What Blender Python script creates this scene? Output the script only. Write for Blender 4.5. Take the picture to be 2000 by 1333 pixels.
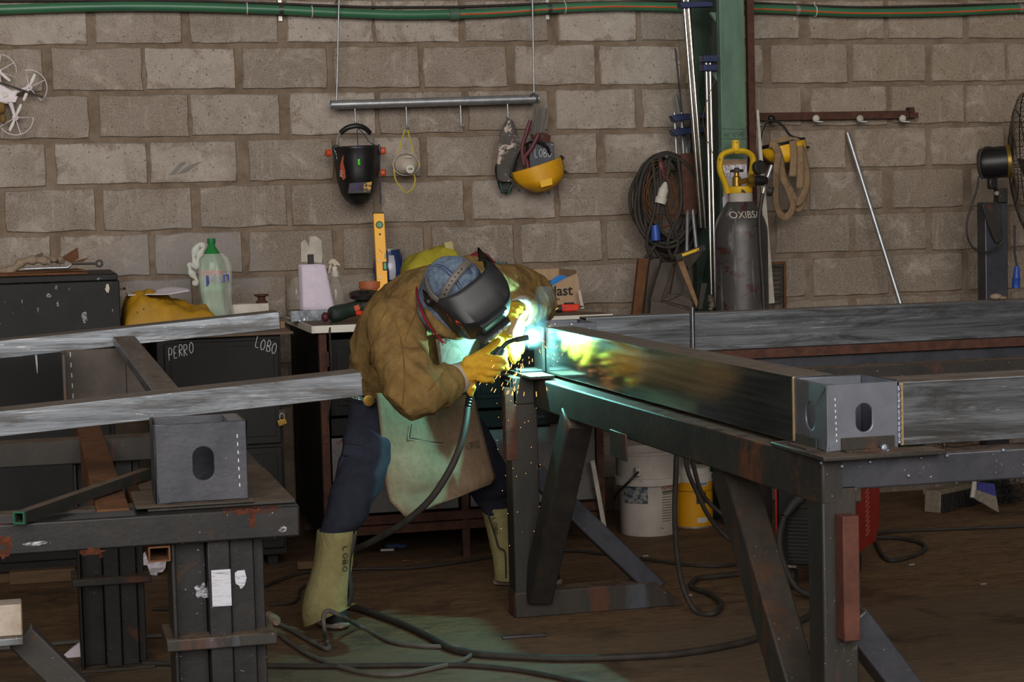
import bpy, bmesh, math, random
from mathutils import Vector, Matrix, noise
random.seed(7)
for o in list(bpy.data.objects): bpy.data.objects.remove(o, do_unlink=True)
S = bpy.context.scene
COL = S.collection
V = Vector
X_, Y_, Z_ = V((1,0,0)), V((0,1,0)), V((0,0,1))

# ------------------------------------------------------------------ camera
CAM_H, FPX = 1.42, 3800.0
YAW, PITCH, ROLL = math.radians(13.86), math.radians(3.99), math.radians(-1.52)
_f = V((math.sin(YAW)*math.cos(PITCH), math.cos(YAW)*math.cos(PITCH), -math.sin(PITCH)))
_r = V((math.cos(YAW), -math.sin(YAW), 0)); _u = _r.cross(_f)
CR = _r*math.cos(ROLL) + _u*math.sin(ROLL)
CU = -_r*math.sin(ROLL) + _u*math.cos(ROLL)
CF = _f
CL = V((0,0,CAM_H))
cd = bpy.data.cameras.new('camera'); cam = bpy.data.objects.new('camera', cd); COL.objects.link(cam)
cd.sensor_width = 36; cd.lens = FPX/2000*36; cd.clip_end = 200
cam.matrix_world = Matrix(((CR.x,CU.x,-CF.x,CL.x),(CR.y,CU.y,-CF.y,CL.y),(CR.z,CU.z,-CF.z,CL.z),(0,0,0,1)))
S.camera = cam

# ------------------------------------------------------------------ light
w = bpy.data.worlds.new('world'); S.world = w; w.use_nodes = True
bg = w.node_tree.nodes['Background']; bg.inputs[0].default_value = (1.0,0.91,0.82,1); bg.inputs[1].default_value = 0.105
ad = bpy.data.lights.new('shed_door_daylight','AREA'); ad.shape='RECTANGLE'; ad.size=9; ad.size_y=4.2; ad.energy=1040; ad.color=(1,.955,.91)
al = bpy.data.objects.new('shed_door_daylight', ad); COL.objects.link(al)
al.location=(-0.6,-3.2,4.0)
al.rotation_euler=(V((1.8,7.4,1.0))-V(al.location)).to_track_quat('-Z','Y').to_euler()
S.view_settings.view_transform='Standard'; S.view_settings.look='None'; S.view_settings.gamma=1; S.view_settings.exposure=0
S.view_settings.use_curve_mapping=False

# ------------------------------------------------------------------ measuring: a sight line met with a real plane of the shed
def _ray(px,py): return CR*((px-1000)/FPX) - CU*((py-666.5)/FPX) + CF
def aty(px,py,y): d=_ray(px,py); return CL + d*(y/d.y)
def atz(px,py,z): d=_ray(px,py); return CL + d*((z-CAM_H)/d.z)
def atx(px,py,x): d=_ray(px,py); return CL + d*(x/d.x)
def mpp(y): return y/3800/1.0   # rough metres per pixel at depth y

# ------------------------------------------------------------------ mesh builder
class MB:
    def __init__(s): s.v=[]; s.f=[]
    def add(s,vs,fs):
        b=len(s.v); s.v+= [V(p) for p in vs]; s.f+=[tuple(i+b for i in f) for f in fs]; return s
    def box(s,x0,x1,y0,y1,z0,z1):
        return s.add([(x0,y0,z0),(x1,y0,z0),(x1,y1,z0),(x0,y1,z0),(x0,y0,z1),(x1,y0,z1),(x1,y1,z1),(x0,y1,z1)],
                     [(0,3,2,1),(4,5,6,7),(0,1,5,4),(1,2,6,5),(2,3,7,6),(3,0,4,7)])
    def obox(s,c,a,b,d):      # centre and three half-axis vectors
        c,a,b,d=V(c),V(a),V(b),V(d); vs=[]
        for k in (-1,1):
            for i,j in ((-1,-1),(1,-1),(1,1),(-1,1)): vs.append(c+a*i+b*j+d*k)
        fl=[(0,3,2,1),(4,5,6,7),(0,1,5,4),(1,2,6,5),(2,3,7,6),(3,0,4,7)]
        if a.cross(b).dot(d)<0: fl=[tuple(reversed(q)) for q in fl]
        return s.add(vs,fl)
    def bar(s,p,q,w,h,up=Z_):  # solid rectangular bar
        p,q=V(p),V(q); d=(q-p); L=d.length; d=d.normalized(); up=V(up)
        sd=d.cross(up).normalized(); u=sd.cross(d).normalized()
        return s.obox((p+q)/2, d*(L/2), sd*(w/2), u*(h/2))
    def rhs(s,p,q,w,h,t=.004,up=Z_): # hollow rectangular tube
        p,q=V(p),V(q); d=(q-p).normalized(); sd=d.cross(V(up)).normalized(); u=sd.cross(d).normalized()
        vs=[]
        for e in (p,q):
            for a,b in ((w/2,h/2),(w/2-t,h/2-t)):
                for i,j in ((-1,-1),(1,-1),(1,1),(-1,1)): vs.append(e+sd*a*i+u*b*j)
        fs=[]
        for k in range(4):
            n=(k+1)%4
            fs+= [(k,n,8+n,8+k),(4+n,4+k,12+k,12+n),(n,k,4+k,4+n),(8+k,8+n,12+n,12+k)]
        return s.add(vs,fs)
    def angle(s,p,q,a,b,leg,t=.005): # L profile: legs along unit vectors a and b
        p,q,a,b=V(p),V(q),V(a),V(b)
        pr=[V((0,0,0)),a*leg,a*leg+b*t,a*t+b*t,a*t+b*leg,b*leg]
        vs=[p+k for k in pr]+[q+k for k in pr]; n=6
        fs=[tuple(range(n))[::-1],tuple(range(n,2*n))]+[(i,(i+1)%n,n+(i+1)%n,n+i) for i in range(n)]
        return s.add(vs,fs)
    def prism(s,poly,ext):
        n=len(poly); e=V(ext); vs=[V(p) for p in poly]+[V(p)+e for p in poly]
        return s.add(vs,[tuple(range(n))[::-1],tuple(range(n,2*n))]+[(i,(i+1)%n,n+(i+1)%n,n+i) for i in range(n)])
    def tube(s,pts,r,n=8,caps=True,flat=1.0,ref=None):
        pts=[V(p) for p in pts]; m=len(pts)
        R=r if isinstance(r,(list,tuple)) else [r]*m
        vs=[]; prev=None
        for i,p in enumerate(pts):
            d=(pts[min(i+1,m-1)]-pts[max(i-1,0)])
            d=d.normalized() if d.length>1e-9 else Z_
            if prev is None:
                a=V(ref) if ref is not None else (Z_ if abs(d.z)<.9 else X_)
                a=(a-d*a.dot(d)).normalized()
            else:
                a=prev-d*prev.dot(d); a=a.normalized() if a.length>1e-6 else prev
            prev=a; b=d.cross(a)
            for k in range(n):
                t=2*math.pi*k/n; vs.append(p+a*(math.cos(t)*R[i])+b*(math.sin(t)*R[i]*flat))
        fs=[]
        for i in range(m-1):
            for k in range(n):
                kk=(k+1)%n; fs.append((i*n+k,i*n+kk,(i+1)*n+kk,(i+1)*n+k))
        if caps: fs+=[tuple(range(n))[::-1],tuple(range((m-1)*n,m*n))]
        return s.add(vs,fs)
    def loft(s,rings,n=20,caps=True): # rings: (centre, axis a, axis b) full vectors
        vs=[]; m=len(rings)
        for c,a,b in rings:
            c,a,b=V(c),V(a),V(b)
            for k in range(n):
                t=2*math.pi*k/n; vs.append(c+a*math.cos(t)+b*math.sin(t))
        fs=[]
        for i in range(m-1):
            for k in range(n):
                kk=(k+1)%n; fs.append((i*n+k,i*n+kk,(i+1)*n+kk,(i+1)*n+k))
        if caps: fs+=[tuple(range(n))[::-1],tuple(range((m-1)*n,m*n))]
        return s.add(vs,fs)
    def lathe(s,prof,o,axis=Z_,n=24,caps=True):
        o=V(o); ax=V(axis).normalized(); a=(X_ if abs(ax.x)<.9 else Y_); a=(a-ax*a.dot(ax)).normalized(); b=ax.cross(a)
        return s.loft([(o+ax*h,a*max(r,1e-5),b*max(r,1e-5)) for r,h in prof],n,caps)
    def ball(s,c,rx,ry=None,rz=None,nu=14,nv=9,M=None):
        ry=ry or rx; rz=rz or rx; vs=[]; fs=[]; c=V(c)
        for j in range(nv+1):
            ph=math.pi*j/nv-math.pi/2
            for i in range(nu):
                t=2*math.pi*i/nu; p=V((rx*math.cos(ph)*math.cos(t),ry*math.cos(ph)*math.sin(t),rz*math.sin(ph)))
                vs.append(c+(M@p if M else p))
        for j in range(nv):
            for i in range(nu):
                k=(i+1)%nu; fs.append((j*nu+i,j*nu+k,(j+1)*nu+k,(j+1)*nu+i))
        return s.add(vs,fs)
    def grid(s,fn,nu,nv,closed=False):
        vs=[fn(i/(nu),j/(nv)) for j in range(nv+1) for i in range(nu+1)]; w=nu+1
        return s.add(vs,[(j*w+i,j*w+i+1,(j+1)*w+i+1,(j+1)*w+i) for j in range(nv) for i in range(nu)])
    def mesh(s,name,off=V((0,0,0)),smooth=None):
        me=bpy.data.meshes.new(name); me.from_pydata([tuple(p-off) for p in s.v],[],s.f)
        bm=bmesh.new(); bm.from_mesh(me); bmesh.ops.remove_doubles(bm,verts=bm.verts,dist=1e-6)
        bmesh.ops.recalc_face_normals(bm,faces=bm.faces); bm.to_mesh(me); bm.free()
        if smooth is not None:
            me.polygons.foreach_set('use_smooth',[True]*len(me.polygons)); me.set_sharp_from_angle(angle=math.radians(smooth))
        return me

def wloc(o):
    p=V(o.location)
    while o.parent: o=o.parent; p=p+V(o.location)
    return p
def tag(o,label=None,cat=None,group=None,kind=None):
    if label: o['label']=label
    if cat: o['category']=cat
    if group: o['group']=group
    if kind: o['kind']=kind
    return o
def thing(name,label,cat,loc,group=None):
    o=bpy.data.objects.new(name,None); COL.objects.link(o); o.location=V(loc); o.empty_display_size=.05
    return tag(o,label,cat,group)
def obj(name,mb,mat,parent=None,loc=None,smooth=None,bevel=0,solid=0,subd=0,label=None):
    off = wloc(parent) if parent else V(loc if loc is not None else (0,0,0))
    me = mb if isinstance(mb,bpy.types.Mesh) else mb.mesh(name,off,smooth)
    me.materials.clear(); me.materials.append(mat)
    o=bpy.data.objects.new(name,me); COL.objects.link(o)
    if parent: o.parent=parent
    else: o.location=off
    if solid: md=o.modifiers.new('solid','SOLIDIFY'); md.thickness=solid; md.offset=0
    if subd: md=o.modifiers.new('sub','SUBSURF'); md.levels=subd; md.render_levels=subd
    if bevel:
        md=o.modifiers.new('bevel','BEVEL'); md.width=bevel; md.segments=2; md.limit_method='ANGLE'; md.angle_limit=math.radians(40)
        me.polygons.foreach_set('use_smooth',[True]*len(me.polygons)); me.set_sharp_from_angle(angle=math.radians(30))
    if label: o['label']=label
    return o
def one(name,mb,mat,label,cat,loc,group=None,**k):
    return tag(obj(name,mb,mat,loc=loc,**k),label,cat,group)
def struct(name,mb,mat,**k): return tag(obj(name,mb,mat,**k),kind='structure')
def copy_tree(o,parent=None):
    c=o.copy(); COL.objects.link(c); c.parent=parent
    for ch in list(o.children):
        copy_tree(ch,c)
    return c
def curve_pts(ctrl,n=8):  # Catmull-Rom through control points
    P=[V(p) for p in ctrl]; out=[]
    for i in range(len(P)-1):
        a=P[max(i-1,0)]; b=P[i]; c=P[i+1]; d=P[min(i+2,len(P)-1)]
        for k in range(n):
            t=k/n; out.append(.5*((2*b)+(c-a)*t+(2*a-5*b+4*c-d)*t*t+(3*b-a-3*c+d)*t**3))
    out.append(P[-1]); return out
def remeshed(mb,name,voxel,off,smooth_it=6,fac=.6):
    """union overlapping closed volumes into one skin"""
    me=mb.mesh(name+'_src',V((0,0,0))); o=bpy.data.objects.new('tmp',me); COL.objects.link(o)
    m=o.modifiers.new('r','REMESH'); m.mode='VOXEL'; m.voxel_size=voxel
    m=o.modifiers.new('s','SMOOTH'); m.iterations=smooth_it; m.factor=fac
    dg=bpy.context.evaluated_depsgraph_get(); dg.update()
    n=bpy.data.meshes.new_from_object(o.evaluated_get(dg)); n.name=name
    bpy.data.objects.remove(o,do_unlink=True); bpy.data.meshes.remove(me)
    n.polygons.foreach_set('use_smooth',[True]*len(n.polygons))
    n['off']=0
    for v in n.vertices: v.co=v.co-off
    return n
def warp(me,fn,off):
    """move each vertex along its normal by fn(world position, normal)"""
    me.update(); nn=[V(v.normal) for v in me.vertices]
    for v,q in zip(me.vertices,nn): v.co=v.co+q*fn(v.co+off,q)
    me.update()
def fbm(p,s,o=3):
    a=0; g=1
    for i in range(o): a+=g*noise.noise(p*s); s*=2; g*=.5
    return a

# ------------------------------------------------------------------ lettering
def text_mesh(txt,size,o,xd,yd,depth=.0006,shear=0,bold=False):
    cu=bpy.data.curves.new('t','FONT'); cu.body=txt; cu.size=size; cu.extrude=depth/2; cu.shear=shear; cu.resolution_u=3
    if bold: cu.offset=size*.018
    t=bpy.data.objects.new('t',cu); COL.objects.link(t)
    dg=bpy.context.evaluated_depsgraph_get(); dg.update(); me=bpy.data.meshes.new_from_object(t.evaluated_get(dg))
    bpy.data.objects.remove(t,do_unlink=True)
    xd=V(xd).normalized(); yd=V(yd).normalized(); zd=xd.cross(yd); mb=MB()
    mb.add([V(o)+xd*v.co.x+yd*v.co.y+zd*v.co.z for v in me.vertices],[tuple(p.vertices) for p in me.polygons])
    bpy.data.meshes.remove(me); return mb
HAND={'L':[[(.1,1),(.12,.05),(.75,0)]],
 'O':[[(.5,1),(.12,.75),(.1,.3),(.45,0),(.85,.25),(.85,.75),(.5,1)]],
 'B':[[(.15,0),(.15,1),(.65,.95),(.7,.62),(.2,.5),(.75,.42),(.8,.08),(.15,0)]],
 'P':[[(.15,-.05),(.12,1),(.7,.95),(.8,.65),(.6,.45),(.15,.45)]],
 'E':[[(.75,1),(.15,.95),(.12,.05),(.75,0)],[(.15,.5),(.6,.52)]],
 'R':[[(.12,0),(.12,1),(.7,.95),(.72,.6),(.2,.5),(.8,0)]],
 'F':[[(.8,1),(.15,.95),(.1,0)],[(.15,.5),(.6,.55)]],
 '1':[[(.5,1),(.5,0)]],'/':[[(.1,0),(.8,1)]],
 '0':[[(.5,1),(.12,.75),(.1,.3),(.45,0),(.85,.25),(.85,.75),(.5,1)]],
 '2':[[(.1,.8),(.45,1),(.8,.75),(.1,0),(.85,0)]],'5':[[(.8,1),(.2,1),(.15,.55),(.7,.55),(.75,.1),(.1,0)]],
 '7':[[(.1,1),(.85,1),(.3,0)]],'6':[[(.7,1),(.15,.5),(.3,0),(.8,.2),(.6,.5),(.15,.4)]],'3':[[(.1,1),(.7,.9),(.3,.55),(.8,.3),(.1,0)]],
 'S':[[(.85,.9),(.4,1),(.15,.75),(.75,.35),(.5,0),(.1,.1)]],'-':[[(.1,.45),(.8,.45)]],'.':[[(.4,0),(.5,.06)]],
 'U':[[(.1,1),(.2,.1),(.7,.1),(.8,1)]],'X':[[(.1,1),(.8,0)],[(.8,1),(.1,0)]],'"':[[(.3,1),(.25,.7)],[(.6,1),(.55,.7)]],' ':[]}
def hand(mb,txt,o,xd,yd,h,wd,pen=.0018,rnd=.06,on=None):
    """pen strokes; on(point) may lay each point on a curved surface"""
    o=V(o); xd=V(xd).normalized(); yd=V(yd).normalized(); x=0
    for ch in txt:
        for st in HAND.get(ch,[]):
            j=random.uniform(-rnd,rnd)
            c=[o+xd*(x+(a+j)*wd*.85)+yd*(h*(b+j)) for a,b in st]
            pts=curve_pts(c,4) if len(c)>2 else c
            if on: pts=[on(p) for p in pts]
            mb.tube(pts,pen,5)
        x+=wd
    return mb
# ------------------------------------------------------------------ materials
def lin(c):
    if isinstance(c,str): c=[int(c[i:i+2],16)/255 for i in (1,3,5)]
    return tuple(((x/12.92) if x<=.04045 else ((x+.055)/1.055)**2.4) for x in c)+(1,)
class NT:
    def __init__(s,name):
        s.m=bpy.data.materials.new(name); s.m.use_nodes=True; s.t=s.m.node_tree; s.b=s.t.nodes['Principled BSDF']
    def n(s,k,**kw):
        q=s.t.nodes.new(k)
        for a,b in kw.items(): setattr(q,a,b)
        return q
    def l(s,a,b): s.t.links.new(a,b)
    def coord(s,kind='Object',scale=(1,1,1)):
        c=s.n('ShaderNodeTexCoord'); m=s.n('ShaderNodeMapping'); m.inputs['Scale'].default_value=scale
        if kind=='World':
            g=s.n('ShaderNodeNewGeometry'); s.l(g.outputs['Position'],m.inputs[0])
        else: s.l(c.outputs[kind],m.inputs[0])
        return m.outputs[0]
    def noise(s,co,scale,detail=4,rough=.55,dist=0):
        q=s.n('ShaderNodeTexNoise'); q.inputs['Scale'].default_value=scale; q.inputs['Detail'].default_value=detail
        q.inputs['Roughness'].default_value=rough; q.inputs['Distortion'].default_value=dist; s.l(co,q.inputs['Vector']); return q.outputs['Fac']
    def ramp(s,fac,a,b,ca=(0,0,0,1),cb=(1,1,1,1)):
        q=s.n('ShaderNodeValToRGB'); e=q.color_ramp.elements; e[0].position=a; e[1].position=b; e[0].color=ca; e[1].color=cb
        s.l(fac,q.inputs[0]); return q.outputs[0]
    def mr(s,v,a,b):
        q=s.n('ShaderNodeMapRange'); q.clamp=True; q.inputs['From Min'].default_value=a; q.inputs['From Max'].default_value=b; s.l(v,q.inputs['Value']); return q.outputs[0]
    def mix(s,fac,a,b):
        q=s.n('ShaderNodeMix',data_type='RGBA')
        if isinstance(fac,(int,float)): q.inputs[0].default_value=fac
        else: s.l(fac,q.inputs[0])
        for i,x in ((6,a),(7,b)):
            if isinstance(x,tuple): q.inputs[i].default_value=x
            else: s.l(x,q.inputs[i])
        return q.outputs[2]
    def math(s,op,a,b=None,clamp=False):
        q=s.n('ShaderNodeMath',operation=op); q.use_clamp=clamp
        for i,x in ((0,a),(1,b)):
            if x is None: continue
            if isinstance(x,(int,float)): q.inputs[i].default_value=x
            else: s.l(x,q.inputs[i])
        return q.outputs[0]
    def bump(s,h,strength,dist=.01):
        q=s.n('ShaderNodeBump'); q.inputs['Strength'].default_value=strength; q.inputs['Distance'].default_value=dist
        s.l(h,q.inputs['Height']); s.l(q.outputs[0],s.b.inputs['Normal'])
    def out(s,col,rough=.6,metal=0,spec=.5):
        if isinstance(col,tuple): s.b.inputs['Base Color'].default_value=col
        else: s.l(col,s.b.inputs['Base Color'])
        for k,x in (('Roughness',rough),('Metallic',metal)):
            if isinstance(x,(int,float)): s.b.inputs[k].default_value=x
            else: s.l(x,s.b.inputs[k])
        s.b.inputs['Specular IOR Level'].default_value=spec
        return s.m
def dust(t,c,P='#6b5a48',amt=.85):
    g=t.n('ShaderNodeNewGeometry'); s=t.n('ShaderNodeSeparateXYZ'); t.l(g.outputs['True Normal'],s.inputs[0])
    up=t.ramp(s.outputs['Z'],.6,.9); nz=t.noise(t.coord('World'),16,5,.7)
    f=t.math('MULTIPLY',up,t.ramp(nz,.2,.5)); f=t.math('MULTIPLY',f,amt)
    return t.mix(f,c,t.mix(t.ramp(nz,.4,.7),lin('#4f4032'),lin(P))),f
def plain(name,a,b=None,scale=14,rough=.6,metal=0,bump=.15,bs=90,stretch=(1,1,1),spec=.4,spots=None,lo=.35,hi=.68,kind='Object',dusty=None):
    """two tones mixed by noise, optional layers of spots (colour, noise scale, threshold, softness)"""
    t=NT(name); co=t.coord(kind,stretch)
    c=t.mix(t.ramp(t.noise(co,scale,5,.6,.3),lo,hi),lin(a),lin(b)) if b else lin(a)
    rg=rough; mt=metal
    for sp in (spots or []):
        f=t.ramp(t.noise(co if len(sp)<5 else t.coord(kind,sp[4]),sp[1],5,.65,.4),sp[2],sp[2]+sp[3])
        c=t.mix(f,c,lin(sp[0]) if not isinstance(c,tuple) else lin(sp[0]))
        if metal>.3: mt=t.math('MULTIPLY_ADD' if 0 else 'MULTIPLY',t.math('SUBTRACT',1.0,f),mt)
    if dusty:
        if isinstance(c,tuple): c=t.mix(0.0,c,c)
        c,df=dust(t,c,dusty); rg=t.math('MAXIMUM',df,rough)
    if bump: t.bump(t.noise(co,bs,4,.6),bump,.004)
    return t.out(c,rg,mt,spec)
m={}
DS=('#cfcabf',170,.74,.02)
def steel(name,a,b,rust=.62,rough=.55,metal=.35,stretch=(1,1,1),specks=True,rustcol='#5a3018'):
    sp=[(rustcol,6,rust,.12)]
    if specks: sp.append(('#b5afa4',150,.69,.02))
    return plain(name,a,b,9,rough,metal,.12,60,stretch,.5,sp,dusty='#6a5846')
m['black_steel']=steel('black_steel','#1d1b19','#2e2823',.60,.6,.1)
m['mill_steel']=steel('mill_steel','#3c3f46','#4e4e54',.66,.4,.55)
m['box_steel']=plain('box_steel','#62666e','#797d86',5,.38,.55,.06,40,(1,1,1),.5,[('#4a3728',5,.68,.15)])
m['old_steel']=plain('old_steel','#242321','#322d27',9,.55,.25,.15,60,(1,1,.35),.5,[('#43464d',4,.60,.08),('#4c2d1c',6,.55,.10),('#5e5a52',40,.68,.05),('#b5afa4',150,.69,.02,(1,1,1))],dusty='#6a5846')
m['post_steel']=plain('post_steel','#18191b','#262423',8,.42,.3,.12,60,(1,1,1),.5,[('#45291a',6,.60,.08),('#c9c9cd',120,.69,.02)])
m['rust']=plain('rust','#54351f','#6b462a',18,.8,.1,.3,120,(1,1,1),.3,[('#3a2a22',8,.6,.12)])
m['rust_dark']=plain('rust_dark','#3c251d','#573527',22,.75,.15,.25,120,(1,1,1),.35,[('#8a7a70',120,.68,.04)])
m['rust_red']=plain('rust_red','#42261e','#5c3529',16,.7,.1,.2,120,(1,1,1),.35,[('#2c2624',6,.62,.1)])
def galv(name,stretch):
    t=NT(name); co=t.coord('Object',stretch); c0=t.coord('Object',tuple(min(1.6,x*1.6) for x in stretch))
    st=t.noise(co,9,6,.7,.6); bl=t.noise(c0,26,5,.65)
    c=t.mix(t.ramp(st,.34,.7),lin('#5d6268'),lin('#a3a9b0'))
    c=t.mix(t.math('MULTIPLY',t.ramp(bl,.52,.72),.9),c,lin('#3d4042'))
    c=t.mix(t.ramp(t.noise(co,30,4,.7,.3),.66,.70),c,lin('#dcdde0'))
    c=t.mix(t.ramp(t.noise(c0,120,3,.6),.70,.73),c,lin('#e2e2e2'))
    c=t.mix(t.math('MULTIPLY',t.ramp(t.noise(t.coord('Object',tuple(max(.3,min(2.2,x)) for x in stretch)),7,7,.75,.8),.47,.6),.75),c,lin('#4b4743'))
    c=t.mix(t.ramp(t.noise(co,46,5,.75,.5),.64,.68),c,lin('#dfe0e3'))
    r=t.ramp(bl,.3,.75,(.26,.26,.26,1),(.42,.42,.42,1))
    t.bump(t.noise(co,30,3),.05,.003); c,df=dust(t,c)
    return t.out(c,t.math('MAXIMUM',r,df),t.math('MULTIPLY',t.math('SUBTRACT',1,df),.8),.5)
m['galv_x']=galv('galvanised_along_x',(.07,2,5)); m['galv_y']=galv('galvanised_along_y',(2,.07,5)); m['galv']=galv('galvanised',(1,1,1))
m['dust_top']=plain('dust','#5a4c40','#6d5d4d',20,.9,0,.2,120)
def mirror_galv():
    t=NT('smooth_galvanised'); co=t.coord('Object',(3,.22,6)); c0=t.coord('Object')
    c=t.mix(t.ramp(t.noise(co,10,6,.7,.5),.35,.72),lin('#6e716f'),lin('#9ea29f'))
    c=t.mix(t.ramp(t.noise(co,34,5,.7,.4),.68,.71),c,lin('#d8d9d6'))
    c=t.mix(t.ramp(t.noise(c0,90,4,.6),.69,.72),c,lin('#d0d0cc'))
    t.bump(t.noise(t.coord('Object',(1,1.5,1.5)),5,2),.03,.01)
    c,df=dust(t,c); r=t.ramp(t.noise(co,6,4),.3,.8,(.07,.07,.07,1),(.17,.17,.17,1))
    return t.out(c,t.math('MAXIMUM',r,df),t.math('MULTIPLY',t.math('SUBTRACT',1,df),.9),.5)
m['galv_mirror']=mirror_galv()
m['pipe_grey']=plain('grey_conduit','#8d8f92','#a4a6a8',30,.38,.7,.05)
m['chrome']=plain('chrome','#a8a59f','#bdb9b2',6,.14,1.0,0)
m['blue_paint']=plain('blue_enamel','#1d2440','#283156',16,.4,.1,.05,spots=[('#55565c',60,.7,.03)])
m['green_paint']=plain('green_paint','#46604e','#55705c',10,.5,.1,.08,60,(2,2,.5),.5,[('#2f4236',4,.6,.2),('#5f6a60',50,.72,.04)])
m['green_dark']=plain('green_paint_dark','#26372c','#32463a',10,.55,.1,.08)
m['pipe_green']=plain('green_pipe','#2f6146','#3b7050',9,.38,0,.03,40,(.5,2,2),.5,[('#6c6453',5,.62,.2,(.6,3,1))])
m['pipe_red']=plain('pipe_stripe','#a5461f','#b9552a',9,.45,0,0)
m['zinc']=plain('zinc_clip','#b9b6ac','#8d8a82',30,.4,.6,.05)
m['white_plastic']=plain('white_plastic','#cfcac2','#b9b3aa',12,.45,0,.04)
m['drone_white']=plain('drone_white','#d8d0d2','#c6bcc0',12,.45,0,.02)
m['black_plastic']=plain('black_plastic','#121213','#1b1b1c',12,.42,0,.05)
m['mask_black']=plain('mask_black','#141415','#1d1d1e',10,.36,0,.06,220,(1,1,1),.45)
m['helmet_black']=plain('helmet_black','#202022','#2a2a2c',10,.45,0,.05,260,(1,1,1),.45)
m['rubber']=plain('rubber','#1d1b19','#2b2724',20,.65,0,.1)
m['cable']=plain('cable_dusty','#231f1b','#332d27',16,.7,0,.12)
m['cable_grey']=plain('cable_grey','#4a4641','#5a544d',16,.7,0,.1)
m['orange']=plain('orange_plastic','#b5431d','#c8512a',10,.45,0,.04)
m['red_paint']=plain('red_paint','#8c1d15','#a0271c',8,.42,0,.06,spots=[('#5a1712',5,.64,.1)])
m['red_plastic']=plain('red_plastic','#c8321c','#d93f24',8,.45,0,.02)
m['yellow_paint']=plain('yellow_paint','#d8a31a','#e3b224',9,.4,0,.06)
m['yellow_level']=plain('yellow_level','#f0a90a','#f5b514',6,.4,0,.04,40,(1,1,1),.5,[('#b07a10',40,.7,.05)])
m['yellow_worn']=plain('yellow_worn','#c9a01c','#dab52a',9,.5,.05,.15,spots=[('#2b2620',26,.6,.05)])
m['yellow_visor']=plain('yellow_visor','#d39a14','#c48c12',12,.5,0,.06,60,(1,1,1),.4,[('#5f4a16',16,.66,.12)])
m['hi_green']=plain('ear_plug_green','#5bd93a',rough=.5,bump=0)
m['cord_blue']=plain('cord_blue','#22304f',rough=.6,bump=0)
m['mask_cloth']=plain('mask_cloth','#b3a79a','#a3978a',30,.85,0,.15,180)
m['paper']=plain('paper','#d5cdd6','#c9c1cb',10,.85,0,.06,200)
m['towel']=plain('paper_towel','#cfc3d0','#c5b9c8',40,.9,0,.2,300)
m['strap_yellow']=plain('strap_yellow','#b0a030','#a0902a',20,.7,0,.05)
m['leather']=None; m['plastic_clear']=None
m['terracotta']=plain('terracotta','#9a5330','#a95f3a',12,.6,0,.1)
m['blue_pot']=plain('blue_enamel_pot','#1c2a52','#25366a',6,.2,.1,.02,spec=.6)
m['pot_white']=plain('pot_pale_panel','#a2a3ad','#8f909c',6,.3,.1,.02)
m['tarp']=plain('yellow_tarp','#a67c12','#8e680f',9,.6,0,.15,60,(1,1,1),.35,[('#6b5220',14,.66,.12)])
m['rag']=plain('grey_rag','#8d7c69','#6d5d4c',30,.9,0,.3,200)
m['wood']=plain('wood','#6e5238','#86684a',12,.75,0,.2,120,(.4,4,4))
m['wood_grey']=plain('wood_grey','#6d6355','#857a69',12,.8,0,.2,120,(.4,4,4))
m['laminate']=plain('laminate_edge','#d6d1c6','#c4beb2',8,.5,0,.04,40,(1,1,1),.4,[('#8f7f6c',30,.68,.06)])
m['worktop']=plain('worktop_grime','#5d4b3d','#6f5c4b',16,.8,0,.1,120)
m['cab_black']=plain('cabinet_black','#0e0e0e','#191817',8,.55,.05,.1,90,(1,1,1),.25,[('#3a3735',30,.66,.06),('#8e8f98',90,.70,.02)])
m['locker_black']=plain('locker_black','#111111','#1a1919',5,.5,.05,.06,70,(1,1,1),.25,[('#55524e',60,.745,.02)])
m['panel_grey']=plain('panel_pale','#5c5a59','#6b6967',10,.75,0,.1,90,(1,1,1),.3,[('#6a3a34',30,.6,.05),('#4d4a48',8,.62,.15)])
m['cardboard']=plain('cardboard','#9a8064','#a68b6f',10,.85,0,.1,100,(4,1,1))
m['ink']=plain('ink_black','#1a1714',rough=.7,bump=0)
m['chalk']=plain('chalk_white','#c9c9cb',rough=.9,bump=0)
m['red_ink']=plain('ink_red','#8c2f26',rough=.8,bump=0)
m['brass']=plain('brass','#a58540','#8b6d30',20,.35,.8,.05)
m['bucket']=plain('bucket_white','#c3bab0','#b1a79c',10,.55,0,.06,90,(1,1,1),.4,[('#6f665c',30,.66,.05),('#8e8376',5,.62,.2)])
m['bucket_print']=plain('bucket_print','#2f4456','#8f8b86',40,.6,0,.05,lo=.45,hi=.55)
m['can_yellow']=plain('can_yellow','#d99b14','#cf8f10',6,.4,0,.04)
m['can_white']=plain('can_white','#cfc9c0','#bdb7ae',6,.4,0,.04)
m['bristle_black']=plain('bristle_black','#181614','#2a2622',40,.8,0,.3,200)
m['bristle_grey']=plain('bristle_grey','#7b7268','#978c80',60,.8,0,.2,200)
m['bristle_blue']=plain('bristle_blue','#3c3c7c','#4a4a94',60,.8,0,.2,200)
m['blue_plug']=plain('blue_plug','#1f3f8c','#2a4ea0',10,.45,0,.03)
m['webbing']=plain('webbing','#8c7458','#76614a',24,.9,0,.2,200,(1,1,1),.3,[('#5b4a38',9,.58,.15)])
m['cylinder']=plain('cylinder_grey','#363433','#423f3e',6,.42,.1,.06,60,(1,1,1),.5,[('#3a1f1a',11,.58,.02,(1,1,1.6)),('#6d6a68',7,.60,.1,(3,3,.4)),('#cfcac2',110,.755,.015)])
m['cyl_neck']=plain('cylinder_neck','#a9a39b','#8d867d',10,.6,0,.1)
m['gold']=plain('gold_motor','#8f7430','#7b6428',10,.4,.6,.05)
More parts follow.
